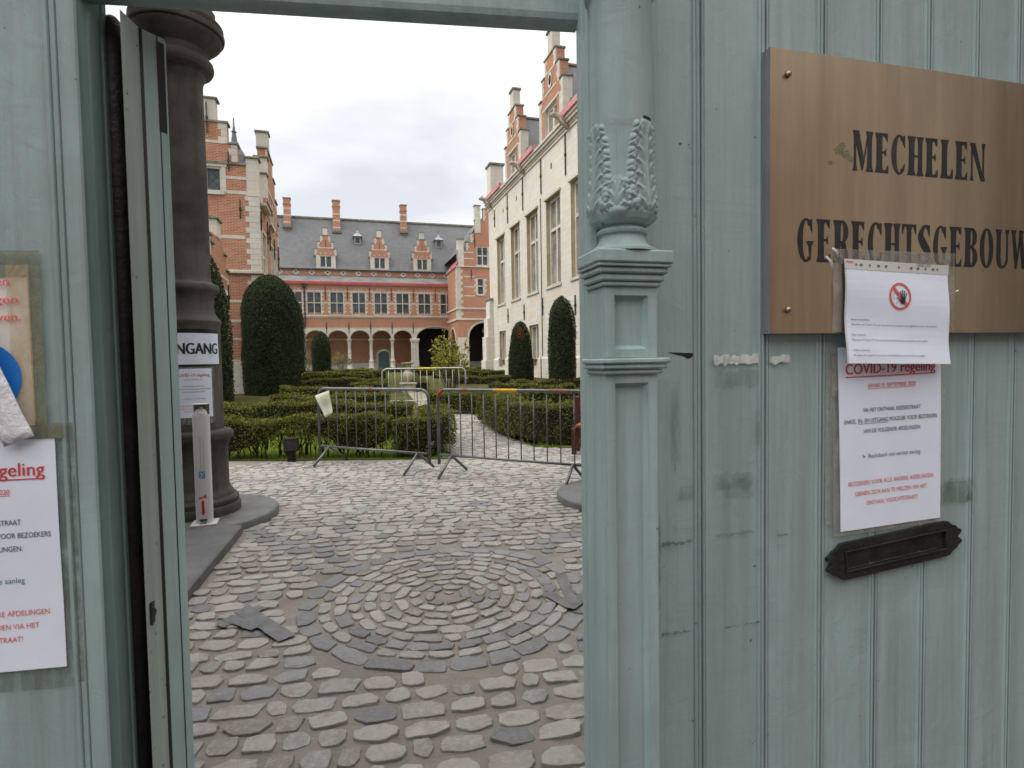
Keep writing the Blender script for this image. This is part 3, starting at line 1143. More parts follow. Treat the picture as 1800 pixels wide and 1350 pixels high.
# moulded edge of the stile beside the opening
prof += [(0.040, 0), (0.0405, 0.002), (0.043, 0.003), (0.046, 0.0022), (0.0475, -0.002), (0.049, 0.0008), (0.052, 0.002), (0.0545, 0.001), (0.056, -0.0022), (0.058, 0.0018), (0.064, 0.003), (0.074, 0.003), (0.0775, 0.0015), (0.079, -0.002)]
profile_panel(mb, TL, prof, 0.0, 3.3, M['paint'])
mb.build('boards', gl)
mb = MB()
# the return of the stile: receding moulded edge
pr = [(0.079, -0.0021), (0.0795, -0.008), (0.0815, -0.016), (0.082, -0.0175), (0.0835, -0.0175), (0.084, -0.019), (0.0865, -0.034), (0.0865, -0.040), (0.0885, -0.042), (0.0890, -0.050), (0.079, -0.052), (-1.25, -0.052)]
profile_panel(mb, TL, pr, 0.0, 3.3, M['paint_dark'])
mb.build('stile', gl)
mb = MB()
z0 = 1.973
for w, (a, b) in ((0, (z0 + 0.012, 3.3)),):
    lp = [(-0.028, z0 + 0.004), (-0.0265, z0), (-0.006, z0), (-0.002, z0 + 0.004), (0.0, z0 + 0.012), (0.0, z0 + 0.05), (0.003, z0 + 0.056), (0.005, z0 + 0.064), (0.003, z0 + 0.072), (0.0, z0 + 0.078), (0.0, 3.3)]
    vs = [TL(s, z, w_) for s in (0.0795, 0.729) for w_, z in lp]
    n = len(lp)
    mb.add(vs, [(i, i + 1, n + i + 1, n + i) for i in range(n - 1)] + [(n - 1, 0, n, 2 * n - 1)], M['paint'])
mb.build('lintel', gl)

# ---- wicket door, swung inwards: only its rebated hinge edge shows
def camp(cx, cz, z):
    p = EYE + RT * cx + FW * cz
    return p + UP * ((z - p[2]) / UP[2])


W1 = np.array([(-0.273 - 0.290) / 2 - 0.001, 0.862])
wk = MB()
pts = [(-0.2680, 0.8660), (-0.2625, 0.8880), (-0.2585, 0.9050), (-0.2555, 0.9068), (-0.2550, 0.9085), (-0.2430, 0.9195), (-0.2415, 0.9205), (-0.2400, 0.9218), (-0.2330, 0.9300), (-0.2350, 0.9400), (-0.70, 1.345), (-0.735, 1.305), (-0.2640, 0.9300), (-0.2715, 0.8950)]
pts = [(x + 0.0095, y) for x, y in pts]
wz0, wz1 = 0.04, 1.962
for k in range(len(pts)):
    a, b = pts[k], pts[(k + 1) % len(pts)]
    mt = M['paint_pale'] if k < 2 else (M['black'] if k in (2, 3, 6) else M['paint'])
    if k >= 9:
        mt = M['black']  # shade of the gap put into the colour: its faces are black
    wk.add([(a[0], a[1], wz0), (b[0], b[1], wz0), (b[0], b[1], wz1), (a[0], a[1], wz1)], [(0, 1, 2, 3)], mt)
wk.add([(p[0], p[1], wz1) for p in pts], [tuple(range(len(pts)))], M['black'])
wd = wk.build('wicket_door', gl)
hb = MB()
# worn metal strip let into the edge of the door
hb.add([(-0.2321, 0.9199, 1.83), (-0.2245, 0.9286, 1.83), (-0.2245, 0.9286, 1.955), (-0.2321, 0.9199, 1.955)], [(0, 1, 2, 3)], M['iron'])
hb.build('edge_plate', wd)
lk = MB()
lk.tube([(-0.2555, 0.8790, 1.163), (-0.2520, 0.8782, 1.163)], 0.0055, 12, M['black_iron'])
lk.box(-0.2570, -0.2533, 0.8735, 0.8850, 1.148, 1.178, M['black_iron'])
lk.build('lock', wd)
pv = MB()
PX, PY = -0.2840, 0.9170
pv.tube([(PX, PY, 0.02), (PX, PY, 1.950), (PX, PY, 1.963), (PX, PY, 1.972), (PX, PY, 1.977), (PX, PY, 1.979)], [0.0135, 0.0135, 0.0128, 0.010, 0.006, 0.001], 18, M['black_iron'])
pv.build('pivot_rod', gl, smooth=True)


# ---- right leaf
gr = thing('gate_leaf', (PR[0], PR[1], 0), 'teal painted gate leaf at right with carved post, brass plaque and black letter slot', 'gate')
mb = MB()
prof = [(-0.24, 0.0)]
for s in (-0.121, -0.010, 0.096, 0.203, 0.307, 0.412, 0.506, 0.61, 0.715, 0.82, 0.93, 1.04, 1.15):
    prof += bead(s)
prof += [(1.25, 0)]
profile_panel(mb, TR, prof, 0.0, 3.3, M['paint'])
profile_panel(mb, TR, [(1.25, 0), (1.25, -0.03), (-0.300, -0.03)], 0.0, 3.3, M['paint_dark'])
mb.build('boards', gr)
mb = MB()
sp = [(-0.300, -0.03), (-0.3003, -0.012), (-0.2985, -0.0105), (-0.2985, -0.008), (-0.3005, -0.0065), (-0.3005, 0.003), (-0.298, 0.0065), (-0.290, 0.0095), (-0.24, 0.0095), (-0.238, 0.0)]
profile_panel(mb, TR, sp, 0.0, 3.3, M['paint'])
mb.build('stile', gr)

# carved post
post = MB()
PS, PW = -0.262, 0.032


def TP(r, a, z):     # polar about the post axis; a = 0 faces the viewer
    return TR(PS + r * math.sin(a), z, PW + r * math.cos(a))


def plathe(mb, prof, n=48, mat=None, a0=-2.35, a1=2.35):
    vs = [TP(r, a0 + (a1 - a0) * i / n, z) for r, z in prof for i in range(n + 1)]
    k = n + 1
    mb.add(vs, [(j * k + i, j * k + i + 1, (j + 1) * k + i + 1, (j + 1) * k + i) for j in range(len(prof) - 1) for i in range(n)], mat or M['paint'])


# plain shaft with the ring at its top
shaft = [(0.0408, 1.806), (0.0406, 1.9), (0.0405, 1.968), (0.0412, 1.972), (0.044, 1.975), (0.047, 1.979), (0.0485, 1.985), (0.0475, 1.991), (0.0445, 1.995), (0.043, 1.998), (0.046, 2.004), (0.048, 2.012), (0.047, 2.03), (0.041, 2.04), (0.039, 2.2), (0.039, 3.2)]
plathe(post, shaft, 40)
# leaf cup, a displaced surface
NA, NZ = 300, 220
za, zb = 1.6755, 1.808
A = np.linspace(-2.3, 2.3, NA + 1)
Z = np.linspace(za, zb, NZ + 1)
AA, ZZ = np.meshgrid(A, Z)
t = (ZZ - za) / (zb - za)
base = np.interp(t, [0, 0.015, 0.05, 0.10, 0.17, 0.26, 0.40, 0.60, 0.85, 1.0], [0.0290, 0.0345, 0.0395, 0.0425, 0.0438, 0.0432, 0.0412, 0.0398, 0.0398, 0.0409])
D = np.zeros_like(AA)


def blob(ac, tc, sa, st, h, rot=0.0):
    x = (AA - ac) * 0.043
    y = (t - tc) * (zb - za)
    xr = x * math.cos(rot) + y * math.sin(rot)
    yr = -x * math.sin(rot) + y * math.cos(rot)
    return h * np.exp(-((xr / sa) ** 2 + (yr / st) ** 2) ** 1.5)


def acanthus(ac, bot, top, width, n=7):
    """midrib with paired curling lobes, each with a shadowed eye beneath"""
    f_ = np.clip((t - bot) / (top - bot), 0, 1)
    halfw = width * np.interp(f_, [0, 0.12, 0.3, 0.7, 0.92, 1.0], [0.70, 0.98, 1.05, 0.92, 0.66, 0.30]) * (1 + 0.16 * np.sin(f_ * n * 2 * np.pi + 1.0))
    body = 1 / (1 + np.exp((np.abs(AA - ac) - halfw) / 0.018)) / (1 + np.exp((t - top) / 0.012)) / (1 + np.exp((bot - t) / 0.012))
    dd = np.abs(AA - ac) / np.maximum(halfw, 0.05)
    # the blade curls: raised at its edge, hollow beside the midrib, with slanting veins
    vein = np.cos((f_ * n - dd * 1.35) * 2 * np.pi)
    L = body * (0.0018 + 0.0016 * np.clip(dd, 0, 1) ** 2 + 0.0015 * vein * np.clip(dd * 1.6, 0, 1))
    for k, q, sp in ((0.0, 0.0034, 0.05), (0.11, 0.0024, 0.032), (-0.11, 0.0024, 0.032)):
        line = ac + k * np.interp(t, [0, 0.25, 1], [2.0, 1.1, 0.35])
        L = np.maximum(L, q * np.exp(-((AA - line) / sp) ** 2) * np.clip((top - t) / 0.1, 0, 1) * np.clip((t - bot) / 0.05, 0, 1))
    for i in range(n):
        q = (i + 0.25) / n
        tc_ = bot + (top - bot) * q
        off = width * np.interp(q, [0, 0.12, 0.3, 0.7, 0.92, 1.0], [0.70, 0.98, 1.05, 0.92, 0.66, 0.30])
        sz = np.interp(q, [0, 0.5, 1], [1.2, 1.0, 0.7])
        for s in (-1, 1):
            L = np.maximum(L, blob(ac + s * off * 0.96, tc_ + 0.040, 0.0044 * sz, 0.0058 * sz, 0.0046, s * 0.6))
            L -= blob(ac + s * off * 0.74, tc_ - 0.028, 0.0013 * sz, 0.0040 * sz, 0.0048, s * 0.5)
    return L


for lc in (-1.50, 0.45, 2.3):
    D = D + acanthus(lc, 0.12, 0.985, 0.60)
for lc in (-0.58, 1.30):
    # half palmette at the foot of the plain field, with a fine upright line above
    D = np.maximum(D, acanthus(lc, 0.10, 0.42, 0.36, 3))
    D = np.maximum(D, blob(lc, 0.10, 0.0120, 0.0080, 0.0046))
    D = D + 0.0009 * np.exp(-((AA - lc) / 0.016) ** 2) * (t > 0.35) * (t < 0.93)
# rounded ribs running under the cup
D = np.maximum(D, 0.0016 * (0.5 + 0.5 * np.cos((AA - 0.42) * 8.5)) * np.clip(1 - t / 0.20, 0, 1) * np.clip(t / 0.03, 0, 1))
D *= np.clip(t / 0.02, 0, 1) * np.clip((1 - t) / 0.015, 0, 1)
RR = base + D * 1.0
c_ = np.array([TR(PS, 0, PW)[0], TR(PS, 0, PW)[1]])
ur = np.array([math.cos(AR), math.sin(AR)])
nr = np.array([math.sin(AR), -math.cos(AR)])
VX = c_[0] + RR * (np.sin(AA) * ur[0] + np.cos(AA) * nr[0])
VY = c_[1] + RR * (np.sin(AA) * ur[1] + np.cos(AA) * nr[1])
kk = NA + 1
idx = np.arange((NZ + 1) * kk).reshape(NZ + 1, kk)
Fq = np.stack([idx[:-1, :-1], idx[:-1, 1:], idx[1:, 1:], idx[1:, :-1]], -1).reshape(-1, 4)
# moulded neck and foot under the cup
foot = [(0.049, 1.640), (0.0485, 1.6435), (0.0450, 1.6455), (0.0400, 1.6475), (0.0345, 1.6520), (0.0315, 1.6575), (0.0300, 1.6620), (0.0300, 1.6640), (0.0335, 1.6660), (0.0345, 1.6690), (0.0330, 1.6715), (0.0300, 1.6735), (0.0290, 1.6755)]
plathe(post, foot, 40)
pm = post.build('post_shaft', gr, auto=40)
lf = npmesh('carved_leaves', np.column_stack([VX.ravel(), VY.ravel(), ZZ.ravel()]), Fq, [M['paint']], None, pm, True)
nt_ = MB()
nt_.add([TP(r, a, z) for z, r in ((1.8085, 0.0416), (1.8120, 0.0416)) for a in (0.30, 0.45, 0.6, 0.72)], [(0, 1, 5, 4), (1, 2, 6, 5), (2, 3, 7, 6)], M['black'])
nt_.build('notch', pm)
# pedestal: cap mouldings, two sunk panels
pd = MB()


def ring_box(mb, s0, s1, w1, z0, z1, mat=M['paint'], bev=0.0):
    mb.box(s0, s1, z0, z1, 0.0, w1, mat, TR, bev)


def ring_box2(s0, s1, z0, z1, w1, bev=0.0015):
    pd.box(s0, s1, z0, z1, 0.004, w1, M['paint'], lambda a, b, c: TR(a, b, c), bev)


ring_box2(-0.3170, -0.2100, 1.6230, 1.6400, 0.078, 0.002)
ring_box2(-0.3155, -0.2115, 1.6185, 1.6225, 0.0755, 0.001)
ring_box2(-0.3125, -0.2145, 1.6105, 1.6180, 0.072, 0.002)
ring_box2(-0.3085, -0.2180, 1.6010, 1.6100, 0.068, 0.002)
ring_box2(-0.3045, -0.2210, 1.5945, 1.6005, 0.0645, 0.0015)


def panel(z0, z1):
    a, b = -0.3000, -0.2260
    i0, i1, j0, j1 = a + 0.013, b - 0.013, z0 + 0.011, z1 - 0.011
    w = 0.060
    # frame pieces round a sunk field
    pd.box(a, i0, z0, z1, 0.004, w, M['paint'], TR)
    pd.box(i1, b, z0, z1, 0.004, w, M['paint'], TR)
    pd.box(i0, i1, j1, z1, 0.004, w - 0.0002, M['paint'], TR)
    pd.box(i0, i1, z0, j0, 0.004, w - 0.0002, M['paint'], TR)
    e = 0.005
    q = [(i0, j0), (i1, j0), (i1, j1), (i0, j1)]
    r = [(i0 + e, j0 + e), (i1 - e, j0 + e), (i1 - e, j1 - e), (i0 + e, j1 - e)]
    vs = [TR(x, z, w - 0.0015) for x, z in q] + [TR(x, z, w - 0.0095) for x, z in r]
    pd.add(vs, [(0, 1, 5, 4), (1, 2, 6, 5), (2, 3, 7, 6), (3, 0, 4, 7), (4, 5, 6, 7)], M['paint'])


panel(1.5015, 1.594)
ring_box2(-0.3120, -0.2125, 1.4935, 1.5008, 0.073, 0.002)
ring_box2(-0.3095, -0.2155, 1.4865, 1.4930, 0.070, 0.002)
ring_box2(-0.3050, -0.2200, 1.4795, 1.4860, 0.066, 0.002)
panel(0.62, 1.479)
pd.box(-0.306, -0.219, 0.3, 0.619, 0.004, 0.066, M['paint'], TR, 0.003)
pd.box(-0.312, -0.213, 0.0, 0.299, 0.004, 0.074, M['paint'], TR, 0.003)
pd.build('post_pedestal', gr)

# scraps of old tape and torn paint on the right leaf
def scrap(parent, T, pts, mat, w=0.0042, name='tape_residue'):
    m_ = MB()
    m_.add([T(s, z, w) for s, z in pts], [tuple(range(len(pts)))], mat)
    return m_.build(name, parent)


def ragged(s0, s1, z0, z1, n=14, j=0.12):
    h = z1 - z0
    top = [(s0 + (s1 - s0) * i / n, z1 + rnd.uniform(-j, j) * h) for i in range(n + 1)]
    bot = [(s0 + (s1 - s0) * i / n, z0 + rnd.uniform(-j, j) * h) for i in range(n, -1, -1)]
    return bot[::-1][:0] + bot[::-1] + top[::-1]


scrap(gr, TR, ragged(-0.101, -0.023, 1.4885, 1.5025, 16, 0.2), M['white_chip'], name='torn_tape')
scrap(gr, TR, ragged(-0.004, 0.034, 1.489, 1.501, 8, 0.25), M['white_chip'], name='torn_tape')
scrap(gr, TR, [(-0.176, 1.5085), (-0.132, 1.5065), (-0.133, 1.5035), (-0.138, 1.4995), (-0.143, 1.4985), (-0.150, 1.5025), (-0.165, 1.5055)], M['black'], 0.0006, 'chipped_paint')
for a in ((-0.100, -0.022, 1.455, 1.481), (-0.080, -0.02, 1.285, 1.315), (-0.172, -0.158, 1.34, 1.46), (-0.160, -0.134, 1.29, 1.31), (-0.10, -0.03, 1.30, 1.325), (0.345, 0.42, 1.245, 1.285), (-0.03, -0.02, 1.36, 1.42)):
    scrap(gr, TR, ragged(*a), M['residue'])
for a in ((-0.19, -0.138, 1.0905, 1.094), (-0.083, -0.020, 1.087, 1.090), (-0.10, -0.03, 1.2295, 1.2335), (-0.19, -0.138, 1.225, 1.229), (0.01, 0.03, 1.22, 1.223), (-0.197, -0.190, 1.13, 1.24)):
    scrap(gr, TR, ragged(*a, 18, 0.45), M['residue_dark'], 0.0045)

# letter slot
ls = MB()
SA = R_(4.6)
LC_ = (0.241, 1.1765)


def TSL(u, v, w):
    return TR(LC_[0] + u * math.cos(SA) - v * math.sin(SA), LC_[1] + u * math.sin(SA) + v * math.cos(SA), w)


half = [(0.100, 0.030), (0.112, 0.029), (0.1165, 0.0245), (0.122, 0.021), (0.128, 0.0195), (0.1315, 0.0145), (0.1385, 0.0115), (0.1395, 0.0075), (0.1345, 0.003), (0.1300, 0.0)]
right = half + [(a, -b) for a, b in half[::-1][1:]]
left = [(-a, -b) for a, b in right]
outer = right + left
oi = [(-0.103, -0.0155), (0.103, -0.0155), (0.103, 0.0145), (-0.103, 0.0145)]
# plate with a hole: four pieces round the opening
poly_top = [p for p in outer]
n_o = len(outer)
vsF = [TSL(u, v, 0.0095) for u, v in outer]
top_half = [(a, b) for a, b in outer if b >= 0]
# split into right wing, left wing, top bar, bottom bar
rw = [(0.103, -0.030)] + [(a, -b) for a, b in half[1:]] + [(a, b) for a, b in half[::-1][1:-1]] + [(0.103, 0.030)]
lw = [(-a, -b) for a, b in rw]
for pl in (rw, lw, [(-0.103, 0.0145), (0.103, 0.0145), (0.103, 0.030), (-0.103, 0.030)], [(-0.103, -0.030), (0.103, -0.030), (0.103, -0.0155), (-0.103, -0.0155)]):
    ls.prism(pl, 0.0036, 0.0098, M['black_iron'], TSL)
slot = ls.build('letter_slot', gr)
fl = MB()
fl.box(-0.1025, 0.1025, -0.0125, 0.0140, 0.0036, 0.0062, M['black_iron'], TSL, 0.001)
fl.build('flap', slot)
rim = MB()
for (a, b, c, d) in ((-0.106, 0.106, 0.0145, 0.0172), (-0.106, 0.106, -0.0182, -0.0155), (-0.106, -0.103, -0.0155, 0.0145), (0.103, 0.106, -0.0155, 0.0145)):
    rim.box(a, b, c, d, 0.0099, 0.0118, M['black_iron'], TSL, 0.0006)
rim.build('rim', slot)

# ================================================================== PLAQUE
PWD = 0.024
ps = TR(0.293, 1.75, 0)
plq = thing('wall_plaque', (ps[0], ps[1], 1.75), 'tarnished brass plaque with MECHELEN GERECHTSGEBOUW in black wedge letters', 'plaque')
K = 0.9745           # the face stands nearer the eye than the boards, so it is a little smaller than measured on them


def TQ(s, z, w):
    # measured on the door plane, moved onto the plaque face
    x, y, _ = TR(s, 0, 0)
    p = np.array([x, y, z])
    q = EYE + (p - EYE) * K
    q2 = TR(s, 0, 0)
    return (q[0] + nr[0] * w, q[1] + nr[1] * w, q[2])


pb = MB()
def TQb(s, z, w):
    return TQ(s, z, w)
a0, a1, b0, b1 = 0.0, 0.588, 1.535, 1.9655
fv = [TQ(s, z, 0.0) for s, z in ((a0, b0), (a1, b0), (a1, b1), (a0, b1))]
bv = [TQ(s, z, -0.0195) for s, z in ((a0, b0), (a1, b0), (a1, b1), (a0, b1))]
pb.add(fv, [(0, 1, 2, 3)], M['brass'])
pb.add(fv + bv, [(0, 4, 5, 1), (1, 5, 6, 2), (2, 6, 7, 3), (3, 7, 4, 0), (4, 7, 6, 5)], M['brass_edge'])
pb.build('plate', plq)


# wedge-serif letters: unit height, polygons
def glyph(ch):
    S = 0.225                                      # stem
    def stem(x, y0=0.0, y1=1.0, w=S, f=0.06):
        c = 0.14 * (y1 - y0)
        return [(x - f, y0), (x + w + f, y0), (x + w, y0 + c), (x + w - 0.006, (y0 + y1) / 2), (x + w, y1 - c), (x + w + f, y1), (x - f, y1), (x, y1 - c), (x + 0.006, (y0 + y1) / 2), (x, y0 + c)]
    def bar(x0, x1, y, h=0.05):
        return [(x0, y - h / 2), (x1, y - h / 2), (x1, y + h / 2), (x0, y + h / 2)]
    def arm(x0, x1, y, up, h=0.05, d=0.22):      # arm with a triangular end
        if up > 0:
            return [(x0, y), (x1 + 0.01, y), (x1, y + d), (x1 - 0.10, y + h + 0.03), (x0, y + h)]
        return [(x0, y - h), (x1 - 0.10, y - h - 0.03), (x1, y - d), (x1 + 0.01, y), (x0, y)]
    def ring(cx, cy, rx, ry, t, tt, a0, a1, n=26):
        P, Q = [], []
        for i in range(n + 1):
            a = math.radians(a0 + (a1 - a0) * i / n)
            P.append((cx + rx * math.cos(a), cy + ry * math.sin(a)))
            Q.append((cx + (rx - t) * math.cos(a), cy + (ry - tt) * math.sin(a)))
        return [('strip', P, Q)]
    if ch == 'M':
        return 0.80, [stem(0.06, w=0.09, f=0.05), stem(0.58, w=0.17), [(0.06, 1.0), (0.25, 1.0), (0.435, 0.30), (0.36, 0.02)], [(0.36, 0.02), (0.435, 0.30), (0.60, 1.0), (0.66, 1.0), (0.60, 0.86), (0.40, 0.02)]]
    if ch == 'N':
        return 0.70, [stem(0.06, w=0.07, f=0.05), stem(0.56, w=0.07, f=0.05), [(0.0, 1.0), (0.22, 1.0), (0.63, 0.0), (0.50, 0.0), (0.08, 0.88)]]
    if ch == 'E':
        return 0.56, [stem(0.06), arm(0.24, 0.52, 0.0, 1), arm(0.24, 0.49, 1.0, -1), bar(0.24, 0.40, 0.52), [(0.36, 0.52), (0.43, 0.40), (0.43, 0.64)]]
    if ch == 'L':
        return 0.55, [stem(0.06), arm(0.24, 0.52, 0.0, 1, d=0.30)]
    if ch == 'H':
        return 0.66, [stem(0.06), stem(0.44, w=0.17), bar(0.24, 0.45, 0.50)]
    if ch == 'C':
        return 0.58, ring(0.33, 0.5, 0.31, 0.51, 0.19, 0.055, 48, 312) + [[(0.40, 0.95), (0.55, 1.0), (0.555, 0.66), (0.50, 0.76)], [(0.42, 0.05), (0.50, 0.22), (0.545, 0.30), (0.55, 0.22), (0.53, 0.12)]]
    if ch == 'G':
        return 0.64, ring(0.33, 0.5, 0.31, 0.51, 0.19, 0.055, 48, 305) + [[(0.40, 0.95), (0.55, 1.0), (0.555, 0.66), (0.50, 0.76)], [(0.33, 0.48), (0.62, 0.48), (0.53, 0.36), (0.50, 0.0), (0.46, 0.12), (0.43, 0.36)]]
    if ch == 'O':
        return 0.64, ring(0.32, 0.5, 0.30, 0.51, 0.19, 0.055, 0, 360, 44)
    if ch == 'R':
        return 0.62, [stem(0.06), bar(0.24, 0.36, 0.972, 0.055), bar(0.24, 0.36, 0.49, 0.05)] + ring(0.33, 0.73, 0.24, 0.27, 0.17, 0.05, -90, 90, 18) + [[(0.30, 0.48), (0.46, 0.48), (0.60, 0.0), (0.42, 0.0)]]
    if ch == 'B':
        return 0.62, [stem(0.06), bar(0.24, 0.36, 0.972, 0.055), bar(0.24, 0.36, 0.52, 0.05), bar(0.24, 0.36, 0.027, 0.055)] + ring(0.33, 0.755, 0.23, 0.245, 0.17, 0.05, -90, 90, 18) + ring(0.33, 0.265, 0.26, 0.265, 0.18, 0.05, -90, 90, 18)
    if ch == 'T':
        return 0.58, [stem(0.20, w=0.18), [(0.0, 1.0), (0.01, 0.74), (0.10, 0.93), (0.20, 0.95), (0.20, 1.0)], [(0.38, 1.0), (0.38, 0.95), (0.48, 0.93), (0.57, 0.74), (0.58, 1.0)]]
    if ch == 'S':
        n = 26
        P, Q = [], []
        for i in range(n + 1):
            q = i / n
            y = 0.98 - 0.96 * q
            x = 0.28 - 0.155 * math.sin(q * 2 * math.pi) * 1.0
            tk = 0.05 + 0.105 * math.sin(math.pi * q) ** 1.5
            dx, dy = -0.155 * 2 * math.pi * math.cos(q * 2 * math.pi), -0.96
            l = math.hypot(dx, dy)
            nx_, ny_ = -dy / l, dx / l
            P.append((x + nx_ * tk, y + ny_ * tk * 0.6))
            Q.append((x - nx_ * tk, y - ny_ * tk * 0.6))
        return 0.56, [('strip', P, Q), [(0.28, 1.01), (0.28, 0.955), (0.40, 0.90), (0.49, 0.68), (0.50, 1.0)], [(0.28, -0.01), (0.28, 0.045), (0.15, 0.10), (0.05, 0.33), (0.04, 0.0)], [(0.16, 0.97), (0.30, 1.01), (0.30, 0.95), (0.2, 0.9)], [(0.26, 0.05), (0.26, -0.01), (0.42, 0.03), (0.38, 0.1)]]
    if ch == 'U':
        return 0.64, [[(0.0, 1.0), (0.30, 1.0), (0.24, 0.86), (0.24, 0.26), (0.06, 0.26), (0.06, 0.86)], [(0.44, 1.0), (0.64, 1.0), (0.575, 0.86), (0.575, 0.26), (0.505, 0.26), (0.505, 0.86)]] + ring(0.3175, 0.27, 0.2575, 0.28, 0.19, 0.07, 180, 270, 14) + ring(0.3175, 0.27, 0.2575, 0.28, 0.07, 0.07, 270, 360, 14)
    if ch == 'W':
        return 0.92, [[(0.0, 1.0), (0.26, 1.0), (0.20, 0.88), (0.33, 0.2), (0.28, 0.0), (0.20, 0.0), (0.06, 0.88)], [(0.28, 0.0), (0.33, 0.2), (0.46, 0.8), (0.43, 1.0), (0.40, 0.88), (0.25, 0.1)], [(0.36, 1.0), (0.58, 1.0), (0.53, 0.88), (0.66, 0.2), (0.61, 0.0), (0.53, 0.0), (0.40, 0.88)], [(0.61, 0.0), (0.66, 0.2), (0.80, 0.86), (0.74, 1.0), (0.92, 1.0), (0.86, 0.86), (0.66, 0.0)]]
    return 0.4, []


def wedge_text(s, s0, s1, zb_, h, name):
    ws = [glyph(c)[0] for c in s]
    gap = 0.075
    tot = sum(ws) + gap * (len(s) - 1)
    k = (s1 - s0) / tot
    m_ = MB()
    x = 0.0
    for c in s:
        w_, parts = glyph(c)
        for i, p in enumerate(parts):
            ww = 0.0005 + 0.00008 * i
            if isinstance(p, tuple):
                _, P, Q = p
                vs = [TQ(s0 + (x + a) * k, zb_ + b * h, ww) for a, b in P] + [TQ(s0 + (x + a) * k, zb_ + b * h, ww) for a, b in Q]
                n = len(P)
                m_.add(vs, [(j, j + 1, n + j + 1, n + j) for j in range(n - 1)], M['black'])
            else:
                m_.add([TQ(s0 + (x + a) * k, zb_ + b * h, ww) for a, b in p], [tuple(range(len(p)))], M['black'])
        x += w_ + gap
    m_.build(name, plq)


wedge_text('MECHELEN', 0.153, 0.433, 1.7925, 0.063, 'lettering')
wedge_text('GERECHTSGEBOUW', 0.049, 0.541, 1.6465, 0.0665, 'lettering')
for (px, pz) in ((0.0305, 1.9275), (0.0315, 1.5715), (0.557, 1.9275), (0.557, 1.5715)):
    sm = MB()
    c0 = TQ(px, pz, 0.0004)
    ax = np.array([nr[0], nr[1], 0])
    pts_ = [np.array(c0) + ax * d for d in (0, 0.003, 0.005, 0.0062)]
    sm.tube(pts_, [0.0048, 0.0046, 0.0034, 0.0008], 16, M['brass'])
    sm.build('stud', plq, smooth=True)
st_ = MB()
for (a, b, r) in ((0.128, 1.822, 0.010), (0.141, 1.816, 0.008), (0.135, 1.829, 0.006), (0.111, 1.801, 0.004), (0.149, 1.8105, 0.006)):
    vs_ = [(a + r * rnd.uniform(0.6, 1.2) * math.cos(q), b + r * rnd.uniform(0.6, 1.2) * math.sin(q)) for q in np.linspace(0, 2 * math.pi, 16, endpoint=False)]
    st_.add([TQ(u, v, 0.0003 + rnd.uniform(0, 0.0001)) for u, v in vs_], [tuple(range(16))], M['brass_stain'])
st_.build('stain', plq)

# ================================================================== NOTICES ON THE GATE
def covid_notice(root, T, u0, z1, k=1.0, w=0.0007, small=False):
    """printed lines of the visitor notice; u0 = left edge, z1 = top edge, A4 at k = 1"""
    U = lambda a: u0 + a * k
    Zz = lambda b: z1 - b * k

    def line(part, items):
        m_ = MB()
        for (s_, a, b, y, cap, ink, und) in items:
            text(m_, s_, U(a), U(b), Zz(y), cap * k, M[ink], T, w, bold=0.0006 * k if cap > 0.01 else 0.0, underline=und)
        m_.build(part, root)
    line('heading', [('COVID-19 regeling', 0.014, 0.196, 0.046, 0.0165, 'ink_red', True)])
    line('date_line', [('VANAF 01 SEPTEMBER 2020', 0.058, 0.155, 0.069, 0.0064, 'ink_red', True)])
    line('text_line', [('VIA HET ONTHAAL KEIZERSTRAAT', 0.048, 0.166, 0.1085, 0.0066, 'ink_black', False)])
    line('text_line', [('ENKEL', 0.010, 0.034, 0.1255, 0.0066, 'ink_black', False), ('IN- EN UITGANG', 0.038, 0.099, 0.1255, 0.0066, 'ink_black', True), ('MOGELIJK VOOR BEZOEKERS', 0.102, 0.200, 0.1255, 0.0066, 'ink_black', False)])
    line('text_line', [('VAN DE VOLGENDE AFDELINGEN:', 0.048, 0.166, 0.1425, 0.0066, 'ink_black', False)])
    line('court_line', [('Rechtbank van eerste aanleg', 0.058, 0.166, 0.1838, 0.0072, 'ink_teal', False)])
    m_ = MB()
    m_.add([T(U(a), Zz(b), w) for a, b in ((0.0455, 0.1775), (0.0520, 0.1805), (0.0455, 0.1835), (0.0475, 0.1805))], [(0, 1, 2, 3)], M['ink_grey'])
    m_.build('bullet', root)
    line('warning_line', [('BEZOEKERS VOOR ALLE ANDERE AFDELINGEN', 0.016, 0.193, 0.2265, 0.0068, 'ink_rose', False)])
    line('warning_line', [('DIENEN ZICH AAN TE MELDEN VIA HET', 0.030, 0.180, 0.2435, 0.0068, 'ink_rose', False)])
    line('warning_line', [('ONTHAAL VOOCHTSTRAAT!', 0.052, 0.160, 0.2600, 0.0068, 'ink_rose', False)])


# right: the visitor notice in a plastic sleeve, slightly turned
TH = R_(1.2)


def TN(u, v, w):
    du, dv_ = u - 0.228, v - 1.36
    wave = 0.0012 * math.sin(u * 22 + v * 9)
    return TR(0.228 + du * math.cos(TH) - dv_ * math.sin(TH), 1.36 + du * math.sin(TH) + dv_ * math.cos(TH), 0.0075 + wave + w)


